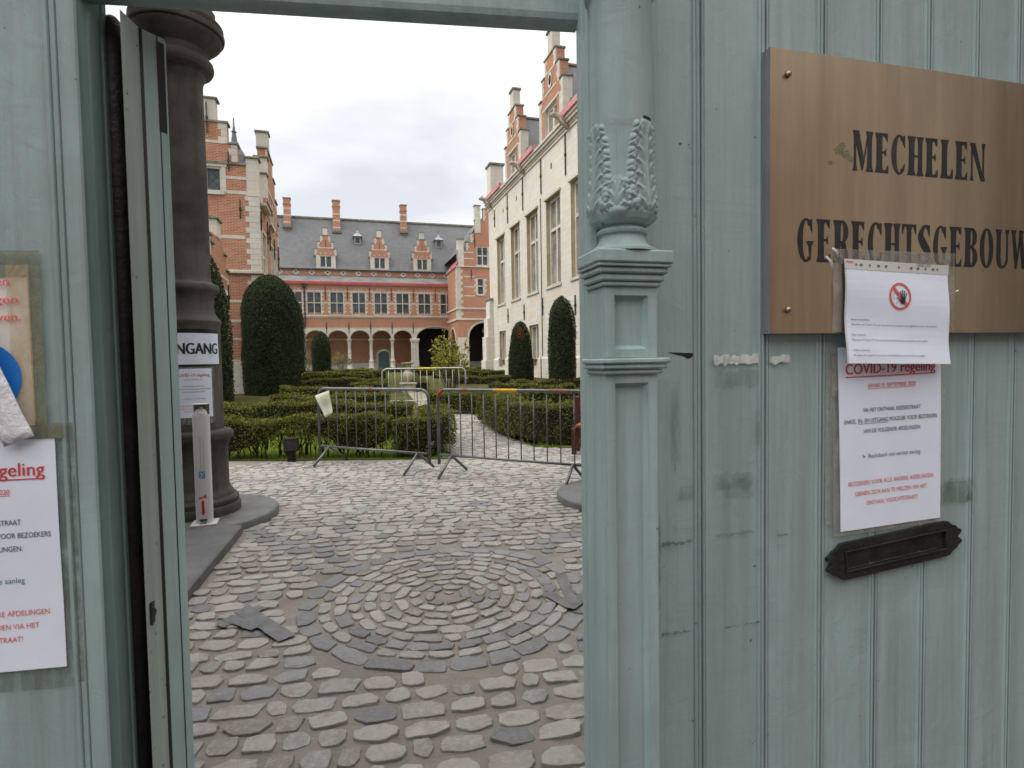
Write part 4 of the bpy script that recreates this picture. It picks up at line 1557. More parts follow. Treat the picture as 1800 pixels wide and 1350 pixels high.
o_ = TN(0.228, 1.219, 0)
nb = thing('notice', (o_[0], o_[1], 1.219), 'visitor notice sheet under the no-entry notice, taped above the black letter slot', 'notice')
m_ = MB()
sheet(m_, TN, 0.124, 0.332, 1.2195, 1.514, M['paper'])
m_.build('paper', nb)
covid_notice(nb, TN, 0.124, 1.5165, 0.9945)
m_ = MB()
sheet(m_, lambda u, v, w: TN(u, v, w - 0.0012), 0.112, 0.3365, 1.2125, 1.5135, M['clear_tape'], 8, 8, 0.0002)
for a in ((0.100, 0.122, 1.23, 1.50), (0.334, 0.345, 1.23, 1.47), (0.335, 0.41, 1.2435, 1.281)):
    sheet(m_, lambda u, v, w: TR(u, v, 0.005 + w), *a, M['residue'] if a[1] > 0.4 else M['clear_tape'], 4, 8, 0.0002)
m_.build('plastic_sleeve', nb)

# right: no-entry notice in a sleeve hanging over the plaque
def bend_no(u, v):
    t = (1.655 - v) / 0.18
    return 0.0015 * math.sin(u * 16) + 0.006 * t * t + 0.0015 * math.sin(v * 55 + u * 8)


def TNO(u, v, w):
    return TQ(u, v + (u - 0.24) * -0.022, 0.004 + w + bend_no(u, v))


o_ = TQ(0.24, 1.485, 0)
ne = thing('notice', (o_[0], o_[1], 1.485), 'white no-entry notice with red crossed hand sign, hanging over the plaque edge', 'notice')
m_ = MB()
sheet(m_, TNO, 0.1375, 0.3505, 1.4845, 1.6340, M['paper'], 14, 14)
m_.build('paper', ne)
m_ = MB()
sheet(m_, lambda u, v, w: TNO(u, v, w + 0.0004), 0.1340, 0.3515, 1.6342, 1.6500, M['strip'], 14, 2, 0.0003)
sheet(m_, lambda u, v, w: TNO(u, v, w + 0.0002), 0.1340, 0.1372, 1.4855, 1.6340, M['strip'], 2, 14, 0.0003)
sp_ = m_.build('sleeve', ne)
m_ = MB()
for q in (0.157, 0.167, 0.185, 0.203, 0.2185, 0.2455, 0.272, 0.286, 0.302, 0.318, 0.327):
    big = q in (0.167, 0.203, 0.2185, 0.272, 0.286, 0.318)
    m_ = MB()
    disc(m_, q, 1.6420, 0.0030 if big else 0.0017, 0.0019, 0.0012, M['hole'], TNO, 14)
    m_.build('punched_hole', sp_)
m_ = MB()
for i in range(5):
    m_.add([TNO(0.1375 + i * 0.0028, 1.6445, 0.0012), TNO(0.1396 + i * 0.0028, 1.6445, 0.0012), TNO(0.1396 + i * 0.0028, 1.6468, 0.0012), TNO(0.1375 + i * 0.0028, 1.6468, 0.0012)], [(0, 1, 2, 3)], M['ink_rose'])
m_.build('red_mark', sp_)
m_ = MB()
cu, cv = 0.2455, 1.5945
disc(m_, cu, cv, 0.0228, 0.0222, 0.0009, M['ink_rose'], TNO, 48, 0.83)
d_ = 0.0195
bw = 0.0021
m_.add([TNO(cu - d_ * 0.72 + bw, cv + d_ * 0.72 + bw, 0.0008), TNO(cu - d_ * 0.72 - bw, cv + d_ * 0.72 - bw, 0.0008), TNO(cu + d_ * 0.72 - bw, cv - d_ * 0.72 - bw, 0.0008), TNO(cu + d_ * 0.72 + bw, cv - d_ * 0.72 + bw, 0.0008)], [(0, 1, 2, 3)], M['ink_rose'])
m_.build('prohibition_ring', ne)
m_ = MB()
hx, hz = cu + 0.0052, cv - 0.0035
hand = [(-0.0042, -0.0085), (0.0030, -0.0085), (0.0062, -0.002)]
palm = [(-0.0040, -0.0090), (0.0022, -0.0090), (0.0050, -0.0040), (0.0058, 0.0010), (-0.0034, 0.0015), (-0.0052, -0.0030)]
m_.flat(palm, 0.0011, M['ink_black'], lambda u, v, w: TNO(hx + u, hz + v, w))
for (bx, bz, ang, ln) in ((-0.0028, 0.0008, 100, 0.0110), (-0.0003, 0.0012, 91, 0.0128), (0.0022, 0.0010, 80, 0.0120), (0.0045, 0.0004, 66, 0.0095), (-0.0046, -0.0045, 140, 0.0085)):
    a = R_(ang)
    dx, dz = math.cos(a), math.sin(a)
    nx_, nz_ = -dz * 0.00105, dx * 0.00105
    pl = [(bx + nx_, bz + nz_), (bx - nx_, bz - nz_), (bx + dx * ln - nx_ * 0.8, bz + dz * ln - nz_ * 0.8), (bx + dx * (ln + 0.0008), bz + dz * (ln + 0.0008)), (bx + dx * ln + nx_ * 0.8, bz + dz * ln + nz_ * 0.8)]
    m_.flat(pl, 0.00118, M['ink_black'], lambda u, v, w: TNO(hx + u, hz + v, w))


def stroke(mb_, pts, wd, T, w, mat):
    for (a, b), (c, d) in zip(pts[:-1], pts[1:]):
        l = math.hypot(c - a, d - b) + 1e-9
        px, py = -(d - b) / l * wd, (c - a) / l * wd
        mb_.add([T(a + px, b + py, w), T(a - px, b - py, w), T(c - px, d - py, w), T(c + px, d + py, w)], [(0, 1, 2, 3)], mat)


stroke(m_, [(cu - 0.0135, cv - 0.0015), (cu - 0.013, cv + 0.0030), (cu - 0.0105, cv + 0.0052), (cu - 0.0075, cv + 0.0048), (cu - 0.0063, cv + 0.0020)], 0.00028, TNO, 0.00105, M['ink_black'])
stroke(m_, [(cu - 0.0135, cv - 0.0015), (cu - 0.0145, cv - 0.0045), (cu - 0.0115, cv - 0.0045)], 0.00028, TNO, 0.00105, M['ink_black'])
stroke(m_, [(cu - 0.0088, cv + 0.0010), (cu - 0.0048, cv + 0.0012)], 0.0003, TNO, 0.00105, M['ink_black'])
stroke(m_, [(cu - 0.0088, cv - 0.0042), (cu - 0.0066, cv - 0.0018), (cu - 0.0056, cv - 0.0042)], 0.00028, TNO, 0.00105, M['ink_black'])
stroke(m_, [(cu - 0.0085, cv - 0.0135), (cu - 0.0055, cv - 0.0085), (cu - 0.0020, cv - 0.0090)], 0.00028, TNO, 0.00105, M['ink_black'])
m_.build('hand_symbol', ne)
m_ = MB()
for s_, a, b, z in (('Beste bezoekers,', 0.147, 0.184, 1.5535), ('Omwille van Covid-19 is de binnentuin en de gebouwen afgesloten voor het publiek.', 0.147, 0.3245, 1.5455),
                    ('Dear Visitors,', 0.147, 0.175, 1.5290), ('Because of Covid-19, the courtyard and buildings are closed to the public.', 0.147, 0.306, 1.5210),
                    ('Chers visiteurs,', 0.147, 0.182, 1.5045), ('\u00c0 cause de Covid-19, la cour et les b\u00e2timents sont ferm\u00e9s au public.', 0.147, 0.2975, 1.4965)):
    m_ = MB()
    text(m_, s_, a, b, z, 0.0032, M['ink_grey'], TNO, 0.0008)
    m_.build('text_line', ne)
m_ = MB()
sheet(m_, lambda u, v, w: TQ(u, v, 0.0016 + w), 0.118, 0.365, 1.6440, 1.668, M['clear_tape'], 8, 3, 0.0002, lambda u, v: 0.0008 * math.sin(u * 90))
sheet(m_, lambda u, v, w: TQ(u, v, 0.0016 + w), 0.116, 0.1335, 1.537, 1.6435, M['clear_tape'], 3, 10, 0.0002, lambda u, v: 0.0010 * math.sin(v * 80))
sheet(m_, lambda u, v, w: TQ(u, v, 0.0016 + w), 0.352, 0.366, 1.537, 1.6435, M['clear_tape'], 3, 10, 0.0002, lambda u, v: 0.0010 * math.sin(v * 80))
for (a, b, c, d) in ((0.100, 1.655, 0.112, 1.632), (0.112, 1.668, 0.122, 1.652), (0.355, 1.60, 0.368, 1.606)):
    n_ = 5
    P0 = [(a + (c - a) * i / n_, b + (d - b) * i / n_) for i in range(n_ + 1)]
    m_.add([TQ(u, v, 0.002 + 0.004 * math.sin(i * 0.6)) for i, (u, v) in enumerate(P0)] + [TQ(u + 0.0025, v + 0.0012, 0.003 + 0.006 * math.sin(i * 0.6)) for i, (u, v) in enumerate(P0)],
           [(i, i + 1, n_ + 2 + i, n_ + 1 + i) for i in range(n_)], M['strip'])
m_.build('clear_tape', ne)

# left: visitor notice
o_ = TL(-0.07, 1.111, 0)
nl = thing('notice', (o_[0], o_[1], 1.111), 'visitor notice sheet on the left leaf, below the torn notice with a blue disc', 'notice')


def TLN(u, v, w):
    return TL(u + (1.26 - v) * 0.004, v + (u - 0.03) * 0.012, 0.0035 + 0.0006 * math.sin(v * 25 + u * 11) + w)


m_ = MB()
sheet(m_, TLN, -0.176, 0.0335, 1.1125, 1.4105, M['paper'])
m_.build('paper', nl)
covid_notice(nl, TLN, -0.176, 1.4105, 1.0)
m_ = MB()
sheet(m_, lambda u, v, w: TL(u, v, 0.0024 + w), 0.030, 0.0545, 1.09, 1.43, M['residue'], 3, 14, 0.0002)
sheet(m_, lambda u, v, w: TL(u, v, 0.0022 + w), -0.20, 0.045, 1.084, 1.112, M['residue'], 8, 3, 0.0002)
m_.build('tape', nl)

# left: the torn mask notice above it
o_ = TL(-0.14, 1.418, 0)
nm = thing('notice', (o_[0], o_[1], 1.418), 'torn notice with red words and a blue disc, framed in olive tape', 'notice')


def TLM(u, v, w):
    return TL(u, v, 0.0030 + 0.0006 * math.sin(v * 25 + u * 11) + w)


m_ = MB()
sheet(m_, TLM, -0.285, 0.0115, 1.4185, 1.6305, M['paper_cream'])
m_.build('paper', nm)
for s_, a, b, z in (('en', -0.0235, -0.0085, 1.6045), ('agen', -0.0330, 0.0010, 1.5820), ('wen.', -0.0285, 0.0030, 1.5605)):
    m_ = MB()
    text(m_, s_, a, b, z, 0.0098, M['ink_rose'], TLM, 0.0034, bold=0.0006)
    m_.build('text_line', nm)
m_ = MB()
disc(m_, -0.0450, 1.489, 0.0455, 0.0455, 0.0034, M['ink_blue'], TLM, 48)
m_.build('blue_disc', nm)
m_ = MB()
sheet(m_, lambda u, v, w: TL(u, v, 0.0052 + w), -0.30, 0.0265, 1.615, 1.648, M['olive_tape'], 8, 3, 0.0002)
sheet(m_, lambda u, v, w: TL(u, v, 0.0050 + w), 0.0115, 0.0265, 1.412, 1.6148, M['olive_tape'], 3, 12, 0.0002)
sheet(m_, lambda u, v, w: TL(u, v, 0.0056 + w), -0.012, 0.014, 1.43, 1.6305, M['amber_tape'], 3, 12, 0.0002)
sheet(m_, lambda u, v, w: TL(u, v, 0.0050 + w), 0.006, 0.044, 1.4110, 1.4290, M['olive_tape'], 4, 3, 0.0002)
m_.build('tape', nm)
# curled white strip hanging across it
o_ = TL(-0.04, 1.46, 0.01)
cs = MB()
path_ = [(-0.075, 1.60, 0.012), (-0.058, 1.562, 0.016), (-0.045, 1.53, 0.019), (-0.034, 1.50, 0.018), (-0.024, 1.47, 0.015), (-0.013, 1.438, 0.013), (-0.0055, 1.418, 0.012), (-0.002, 1.409, 0.011)]
vs_, fs_ = [], []
nw = 7
for i, (u, v, w) in enumerate(path_):
    for k in range(nw):
        q = k / (nw - 1) - 0.5
        vs_.append(TL(u + q * 0.034, v + q * 0.013, w + 0.010 * (0.25 - q * q) + 0.0008 * math.sin(i * 4 + k * 2.1)))
for i in range(len(path_) - 1):
    for k in range(nw - 1):
        a = i * nw + k
        fs_.append((a, a + 1, a + nw + 1, a + nw))
cs.add(vs_, fs_, M['tissue'])
so = cs.build('paper_strip', smooth=True)
mod = so.modifiers.new('thickness', 'SOLIDIFY')
mod.thickness = 0.0012
tag(so, 'crumpled white paper strip dangling across the torn notice with a blue disc', 'paper strip')

# ---- stone portal wall that holds the gate
pt = thing('portal_wall', (0.34, 0.9, 0.0), 'dark stone portal wall over and beside the teal gate', 'wall')
mb = MB()
for T_, a_, b_ in ((TL, -1.24, 0.733), (TR, -0.292, 1.24)):
    mb.box(a_, b_, 3.28, 6.2, -0.45, 0.06, M['column'], T_)
mb.box(-4.6, -1.245, 0.0, 6.2, -0.45, 0.65, M['column'], TL)  # side piers brought forward out of view, to shade the gate leaves
mb.box(1.245, 8.6, 0.0, 6.2, -0.45, 0.65, M['column'], TR)
mb.build('masonry', pt)
# ---- unseen brick house behind the camera, added to shade the gate
sh = thing('shade_house', (0.0, -10.0, 0.0), 'unseen brown brick house across the street, added to shade the gate', 'building')
TSTN = lambda u, v, w: (u, -10.0 + w, v)
mb = MB()
hw_ = [(x, x + 1.1, z, z + 1.9) for x in (-9.0, -6.0, -3.0, 0.0, 3.0, 6.0) for z in (1.0, 4.9)]
wall(mb, TSTN, -12, 12, 0.0, 8.0, hw_, M['brick'], 0.2, M['trim'])
mb.build('wall', sh)
for h_ in hw_:
    window(sh, TSTN, *h_, [(h_[0] + h_[1]) / 2], [h_[3] - 0.6], 0.16, M['white_dull'], M['glass_far'], 0.07, True, 0.05)
mb = MB()
mb.add([(-12, -9.6, 7.95), (12, -9.6, 7.95), (12, -14, 9.5), (-12, -14, 9.5)], [(0, 1, 2, 3)], M['slate'])
mb.build('roof', sh)
mb = MB()
mb.add([(-30, -9.99, 0.0), (30, -9.99, 0.0), (30, -3.0, 0.0), (30, -0.3, 0.0), (-30, 2.0, 0.0)], [(0, 1, 2, 3, 4)], M['asphalt'])
tag(mb.build('street'), 'dark asphalt street in front of the gate', kind='structure')

# ================================================================== PASSAGE: COLUMN, ARCHES, SLABS
CA = R_(-9.6)
CU = np.array([math.cos(CA), math.sin(CA)])
CN = np.array([-math.sin(CA), math.cos(CA)])
ar = thing('arcade', (SLABC[0], SLABC[1], 0.08), 'dark weathered stone column carrying the arches of the gate passage', 'arcade')
colprof = [(0.40, 0.08), (0.40, 0.15), (0.392, 0.165), (0.375, 0.17), (0.385, 0.19), (0.385, 0.215), (0.37, 0.235), (0.35, 0.24), (0.345, 0.26), (0.33, 0.285), (0.318, 0.30), (0.31, 0.315), (0.302, 0.34), (0.30, 0.70), (0.305, 0.72), (0.315, 0.74), (0.318, 0.765), (0.335, 0.79), (0.352, 0.80), (0.355, 0.83), (0.352, 0.855), (0.335, 0.875), (0.28, 0.885),
           (0.274, 0.89), (0.271, 1.86), (0.275, 1.885), (0.283, 1.90), (0.285, 1.925), (0.276, 1.94), (0.262, 1.955), (0.242, 1.985), (0.226, 2.03), (0.222, 2.10), (0.228, 2.15), (0.245, 2.19), (0.268, 2.21), (0.277, 2.225), (0.277, 2.26), (0.268, 2.275), (0.245, 2.285), (0.222, 2.295), (0.208, 2.32),
           (0.205, 2.36), (0.206, 3.0), (0.204, 3.6), (0.200, 4.16), (0.206, 4.20), (0.222, 4.235), (0.225, 4.26), (0.245, 4.275), (0.283, 4.29), (0.298, 4.315), (0.302, 4.345), (0.296, 4.375), (0.27, 4.395), (0.255, 4.405), (0.255, 4.50), (0.27, 4.53), (0.305, 4.57), (0.345, 4.625), (0.372, 4.665), (0.382, 4.70), (0.372, 4.715), (0.40, 4.725), (0.405, 4.76), (0.40, 4.80), (0.385, 4.805), (0.395, 4.83), (0.395, 4.87)]
BAY = 4.36
colprof = [(r, z if z < 4.40 else 4.40 + (z - 4.40) * 0.68) for r, z in colprof]
for k, ctr in enumerate((SLABC, SLABR)):
    mb = MB()
    mb.lathe(ctr[0], ctr[1], colprof, 72, M['column'])
    co = mb.build('column', ar, auto=35)
    im = MB()
    TI = lambda u, v, w, c=ctr: (c[0] + CU[0] * u - CN[0] * w, c[1] + CU[1] * u - CN[1] * w, v)
    im.box(-0.285, 0.285, 4.721, 4.85, -0.285, 0.285, M['column'], TI, 0.012)
    im.box(-0.26, 0.26, 4.851, 4.97, -0.26, 0.26, M['column'], TI, 0.01)
    im.build('impost', co)
# arches with roll mouldings, and the wall over them
def arch(mb, T, c, r, z, w0, w1, mat, t, n=36, a0=0, a1=180, ky=1.0):
    vs, fs = [], []
    for i in range(n + 1):
        a = R_(a0 + (a1 - a0) * i / n)
        for rr in (r, r + t):
            for w in (w0, w1):
                vs.append(T(c + rr * math.cos(a), z + rr * math.sin(a) * ky, w))
    for i in range(n):
        o = i * 4
        fs += [(o, o + 1, o + 5, o + 4), (o + 2, o + 6, o + 7, o + 3), (o, o + 4, o + 6, o + 2), (o + 1, o + 3, o + 7, o + 5)]
    mb.add(vs, fs, mat)


TAR = lambda u, v, w: (SLABC[0] + CU[0] * u - CN[0] * w, SLABC[1] + CU[1] * u - CN[1] * w, v)
mb = MB()
zs = 4.975
for c0 in (BAY / 2, -BAY / 2, BAY * 1.5):
    r0 = BAY / 2 - 0.22
    arch(mb, TAR, c0, r0, zs, -0.16, 0.16, M['column'], 0.06, 48)
    arch(mb, TAR, c0, r0 + 0.055, zs, -0.21, 0.21, M['column'], 0.05, 48)
    arch(mb, TAR, c0, r0 + 0.10, zs, -0.245, 0.245, M['column'], 0.05, 48)
    # spandrel wall between arch and cornice
    n = 40
    for w in (-0.2, 0.2):
        vs = []
        for i in range(n + 1):
            a = math.pi * i / n
            x = c0 + (r0 + 0.14) * math.cos(a)
            vs += [TAR(x, zs + (r0 + 0.14) * math.sin(a), w), TAR(x, 8.0, w)]
        mb.add(vs, [(2 * i, 2 * i + 1, 2 * i + 3, 2 * i + 2) for i in range(n)], M['column'])
mb.build('arches', ar)
mb = MB()
# flat stone ceiling along the arcade, unseen, added to darken the column
ce = [TAR(-4.4, 7.5, -0.3), TAR(8.8, 7.5, -0.3), TAR(8.8, 7.5, 1.7), TAR(-4.4, 7.5, 1.7)]
mb.add([p for p in ce] + [(p[0], p[1], 7.8) for p in ce], [(0, 1, 2, 3), (4, 5, 6, 7), (0, 1, 5, 4), (1, 2, 6, 5), (2, 3, 7, 6), (3, 0, 4, 7)], M['column'])
mb.build('shade_ceiling', ar)
mb = MB()
for u_, (gx, gy) in ((-4.4, (-5.6, 1.70)), (8.8, (9.2, 0.2))):  # unseen end walls, added to keep the passage dark
    p_ = TAR(u_, 0, -0.3)
    mb.add([(gx, gy, 0.0), (p_[0], p_[1], 0.0), (p_[0], p_[1], 8.0), (gx, gy, 8.0)], [(0, 1, 2, 3)], M['column'])
mb.build('shade_wall', ar)
for c, lab in ((SLABC, 'round worn bluestone slab beneath the dark column at left'), (SLABR, 'round worn bluestone slab at right under the barrier foot')):
    mb = MB()
    k = 64
    rr = 0.75
    mb.lathe(c[0], c[1], [(rr, -0.05), (rr, 0.055), (rr - 0.006, 0.070), (rr - 0.018, 0.079), (0.39, 0.0795), (0.0, 0.0795)], k, M['bluestone'], cap=False)
    tag(mb.build('round_slab', auto=40), lab, 'paving slab')
mb = MB()
SB = [(-0.868, 5.508), (-0.975, 3.872), (-2.9, 4.05), (-2.9, 5.85)]
SC_ = [(-0.976, 3.868), (-1.06, 2.55), (-1.10, 1.3), (-2.9, 1.3), (-2.9, 4.046)]
for poly, nm_, lab in ((SB, 'kerb_slab', 'flat bluestone slab carrying the white gel dispenser'), (SC_, 'kerb_slab', 'flat bluestone slab nearest the gate, along the left of the cobbles')):
    mb = MB()
    n = len(poly)
    cx, cy = np.mean(poly, axis=0)
    ins = [(x + (cx - x) * 0.012, y + (cy - y) * 0.012) for x, y in poly]
    vs = [(x, y, -0.05) for x, y in poly] + [(x, y, 0.068) for x, y in poly] + [(x, y, 0.0775) for x, y in ins]
    fs = [tuple(range(2 * n, 3 * n))]
    for a in (0, n):
        fs += [(a + i, a + (i + 1) % n, a + n + (i + 1) % n, a + n + i) for i in range(n)]
    mb.add(vs, fs, M['bluestone'])
    tag(mb.build(nm_), lab, 'paving slab', 'bluestone slabs along the passage')

# notices wrapped on the column
def TCOL(u, v, w):
    # u metres round the drum, 0 facing the camera
    rr = 0.2735 + w
    a = -math.pi / 2 + 0.217 + u / 0.2735
    return (SLABC[0] + rr * math.cos(a), SLABC[1] + rr * math.sin(a), v)


ig = thing('notice', TCOL(0, 1.5, 0.003), 'white sheet reading INGANG in a black frame on the dark column', 'notice')
m_ = MB()
sheet(m_, lambda u, v, w: TCOL(u, v, w + 0.0015), -0.225, 0.330, 1.50, 1.845, M['black'], 24, 3, 0.001)
m_.build('frame', ig)
m_ = MB()
sheet(m_, lambda u, v, w: TCOL(u, v, w + 0.0035), -0.190, 0.290, 1.515, 1.805, M['paper'], 24, 6, 0.0005, lambda u, v: 0.0012 * math.sin(u * 30 + v * 12))
m_.build('paper', ig)
m_ = MB()
text(m_, 'INGANG', -0.135, 0.258, 1.612, 0.100, M['ink_black'], lambda u, v, w: TCOL(u, v, w + 0.0055), 0.0005, bold=0.009)
m_.build('lettering', ig)
cn2 = thing('notice', TCOL(0, 1.0, 0.003), 'small visitor notice sheet wrapped on the dark column below INGANG', 'notice')
m_ = MB()
sheet(m_, lambda u, v, w: TCOL(u, v, w + 0.0015), -0.155, 0.205, 0.96, 1.49, M['clear_tape'], 20, 4, 0.0005)
m_.build('plastic_sleeve', cn2)
m_ = MB()
sheet(m_, lambda u, v, w: TCOL(u, v, w + 0.003), -0.145, 0.185, 1.02, 1.475, M['paper'], 20, 8, 0.0005)
m_.build('paper', cn2)
covid_notice(cn2, lambda u, v, w: TCOL(u, v, w + 0.0036), -0.145, 1.475, 1.55, 0.0006)

# ---- gel dispenser
DX, DY, DZ = -1.196, 5.66, 0.0782
dp = thing('gel_dispenser', (DX, DY, DZ), 'white standing hand gel dispenser with red arrow in front of the dark column', 'dispenser')
dirc = np.array([EYE[0] - DX, EYE[1] - DY])
dirc /= np.linalg.norm(dirc)
TA = math.atan2(dirc[1], dirc[0])
rot_ = TA + math.pi / 2 - 0.16


def TD(u, v, w):     # u right, v up, w towards the viewer
    ux, uy = math.cos(rot_), math.sin(rot_)
    return (DX + ux * u + uy * w, DY + uy * u - ux * w, DZ + v)


mb = MB()
mb.box(-0.105, 0.105, 0.0, 0.018, -0.10, 0.10, M['white_dull'], TD, 0.004)
mb.build('base_plate', dp)
mb = MB()
pr_ = []
for i in range(25):
    a = math.pi * i / 24
    pr_.append((0.064 * math.cos(a), 0.030 + 0.040 * math.sin(a)))
pr_ += [(-0.064, -0.045), (-0.058, -0.05), (0.058, -0.05), (0.064, -0.045)]
n = len(pr_)
z_lo, z_hi = 0.0185, 0.985
vs = [TD(u, z, w) for z in (z_lo, z_hi) for u, w in pr_]
mb.add(vs, [(i, (i + 1) % n, n + (i + 1) % n, n + i) for i in range(n)] + [tuple(range(n, 2 * n))], M['white_plastic'])
bp = mb.build('body', dp, auto=40)
mb = MB()
mb.lathe(*TD(0, 0, 0.005)[:2], [(0.052, DZ + 0.9855), (0.051, DZ + 1.0), (0.045, DZ + 1.02), (0.030, DZ + 1.035), (0.016, DZ + 1.042), (0.016, DZ + 1.055)], 24, M['white_plastic'])
mb.build('bottle', dp, smooth=True)
mb = MB()
mb.box(-0.009, 0.009, 1.0555, 1.0785, -0.004, 0.012, M['grey_plastic'], TD)
mb.build('pump', dp)
mb = MB()
mb.box(-0.064, 0.064, 1.079, 1.0865, -0.05, 0.07, M['white_plastic'], TD, 0.002)
mb.build('top_plate', dp)
mb = MB()
mb.box(-0.0635, 0.0635, 0.9856, 1.0785, -0.050, -0.044, M['grey_plastic'], TD)
mb.build('back_plate', dp)
mb = MB()
mb.box(-0.026, 0.026, 0.0185, 0.030, 0.071, 0.085, M['grey_plastic'], TD, 0.002)
mb.box(-0.030, 0.030, 0.046, 0.060, 0.06, 0.078, M['black'], TD, 0.002)
mb.build('foot_pedal', dp)


def TDF(u, v, w):    # on the curved front
    w0 = 0.030 + 0.040 * math.sqrt(max(0, 1 - (u / 0.064) ** 2))
    return TD(u, v, w0 + 0.001 + w)


m_ = MB()
TROT = lambda u, v, w: TDF(-v, u, w)       # writing runs upwards
text(m_, 'Federale Overheidsdienst Justitie', 0.50, 0.80, -0.000, 0.011, M['ink_grey'], TROT, 0.0)
m_.build('lettering', bp)
m_ = MB()
text(m_, 'Service Public Fédéral Justice', 0.50, 0.765, -0.024, 0.011, M['ink_grey'], TROT, 0.0)
m_.build('lettering', bp)
m_ = MB()
for i in range(10):
    ua, ub = -0.022 + 0.005 * i, -0.017 + 0.005 * i
    m_.flat([(ua, 0.425), (ub, 0.425), (ub, 0.487), (ua, 0.487)], 0.0, M['ink_sky'], TDF)
stroke(m_, [(-0.012, 0.475), (0.002, 0.458), (0.016, 0.470), (0.021, 0.481)], 0.0035, TDF, 0.0003, M['white_plastic'])
stroke(m_, [(-0.012, 0.432), (0.000, 0.446), (0.002, 0.458)], 0.003, TDF, 0.0004, M['white_plastic'])
m_.build('emblem', bp)
m_ = MB()
m_.flat([(-0.011, 0.225), (-0.011, 0.120), (-0.020, 0.120), (0.0005, 0.092), (0.021, 0.120), (0.012, 0.120), (0.012, 0.225)], 0.0, M['ink_vermilion'], TDF)
# shoe sole above the arrow
m_.flat([(-0.012, 0.240), (-0.004, 0.247), (0.010, 0.252), (0.026, 0.240), (0.030, 0.255), (0.024, 0.282), (0.018, 0.272), (0.006, 0.262), (-0.010, 0.256), (-0.020, 0.262), (-0.027, 0.258)], 0.0, M['ink_vermilion'], TDF)
m_.flat([(-0.030, 0.243), (-0.021, 0.238), (-0.015, 0.247), (-0.024, 0.252)], 0.0002, M['ink_vermilion'], TDF)
m_.build('red_arrow', bp)

# ---- tape arrows stuck on the cobbles
def ground_pt(x, y, z=0.0):
    d = FW + RT * (x - 900) / 1000.0 - UP * (y - 675) / 1000.0
    return EYE + d * ((z - EYE[2]) / d[2])


def tape_arrow(strips, label):
    mb = MB()
    for k, (pa, pb_, wd) in enumerate(strips):
        a, b = ground_pt(*pa, 0.022)[:2], ground_pt(*pb_, 0.022)[:2]
        d = b - a
        l = np.linalg.norm(d)
        d /= l
        p = np.array([-d[1], d[0]])
        n = 14
        vs, fs = [], []
        for i in range(n + 1):
            for s in np.linspace(-1, 1, 5):
                q = a + d * l * i / n + p * s * wd * 0.5 + rng.normal(size=2) * 0.0012
                vs.append((q[0], q[1], 0.0165 + 0.0012 * k + 0.002 * math.sin(q[0] * 31) * math.sin(q[1] * 27) + rng.normal() * 0.0006))
        for i in range(n):
            for j in range(4):
                o = i * 5 + j
                fs.append((o, o + 1, o + 6, o + 5))
        mb.add(vs, fs, M['tape_grey'])
    tag(mb.build('tape_arrow'), label, 'tape arrow', 'tape arrows on the paving')


tape_arrow([((385, 1098), (462, 1064), 0.085), ((425, 1068), (505, 1120), 0.10), ((400, 1084), (452, 1102), 0.075)], 'grey tape arrow on the cobbles near the left kerb slab')
tape_arrow([((985, 1006), (1008, 1062), 0.075), ((960, 1040), (1008, 1066), 0.075), ((1000, 1068), (1046, 1030), 0.075)], 'grey tape arrow on the cobbles beside the carved gate post')

# ================================================================== BARRIERS
def barrier(name, loc, ang, L, label, H=1.13, nb=10, mat='steel', r=0.0205, feet=True, bands=(), grp='crowd barriers across the court'):
    root = thing(name, (0, 0, 0), label, 'barrier', grp)
    rc = 0.13
    zb = 0.26
    mb = MB()
    pts = [(0, 0, 0.13)]
    pts += [(0, 0, H - rc)]
    for i in range(1, 9):
        a = math.pi / 2 * i / 8
        pts.append((rc - rc * math.cos(a), 0, H - rc + rc * math.sin(a)))
    for i in range(0, 9):
        a = math.pi / 2 * i / 8
        pts.append((L - rc + rc * math.sin(a), 0, H - rc + rc * math.cos(a)))
    pts.append((L, 0, 0.13))
    mb.tube(pts, r, 12, M[mat])
    mb.build('frame', root, smooth=True)
    mb = MB()
    mb.tube([(r, 0, zb), (L - r, 0, zb)], r * 0.8, 12, M[mat])
    mb.build('lower_rail', root, smooth=True)
    for i in range(nb):
        x = L * (i + 1) / (nb + 1)
        mb = MB()
        mb.tube([(x, 0, zb), (x, 0, H)], 0.0078, 8, M[mat])
        mb.build('bar', root, smooth=True)
    if feet:
        for x in (0.20, L - 0.20):
            ft = MB()
            for s in (-1, 1):
                ft.tube([(x, s * 0.008, zb - 0.005), (x + 0.02, s * 0.33, 0.022)], 0.019, 10, M[mat])
            ft.build('foot', root, smooth=True)
    for (a, b, mt) in bands:
        # coloured tape or paint round the top tube
        q = MB()
        if a < 0:
            pp = pts[2:2 + int(-a)]
            q.tube(pp, r + 0.0015, 12, M[mt], False)
        else:
            q.tube([(a, 0, H), ((a + b) / 2, 0, H), (b, 0, H)], r + 0.0015, 12, M[mt], False)
        q.build('paint_band', root, smooth=True)
    hk = MB()
    for z in (0.86, 0.40):
        hk.box(L - 0.005, L + 0.060, -0.008, 0.008, z - 0.018, z + 0.018, M[mat])
    hk.build('hook', root)
    root.location = loc
    root.rotation_euler = (0, 0, ang)
    return root


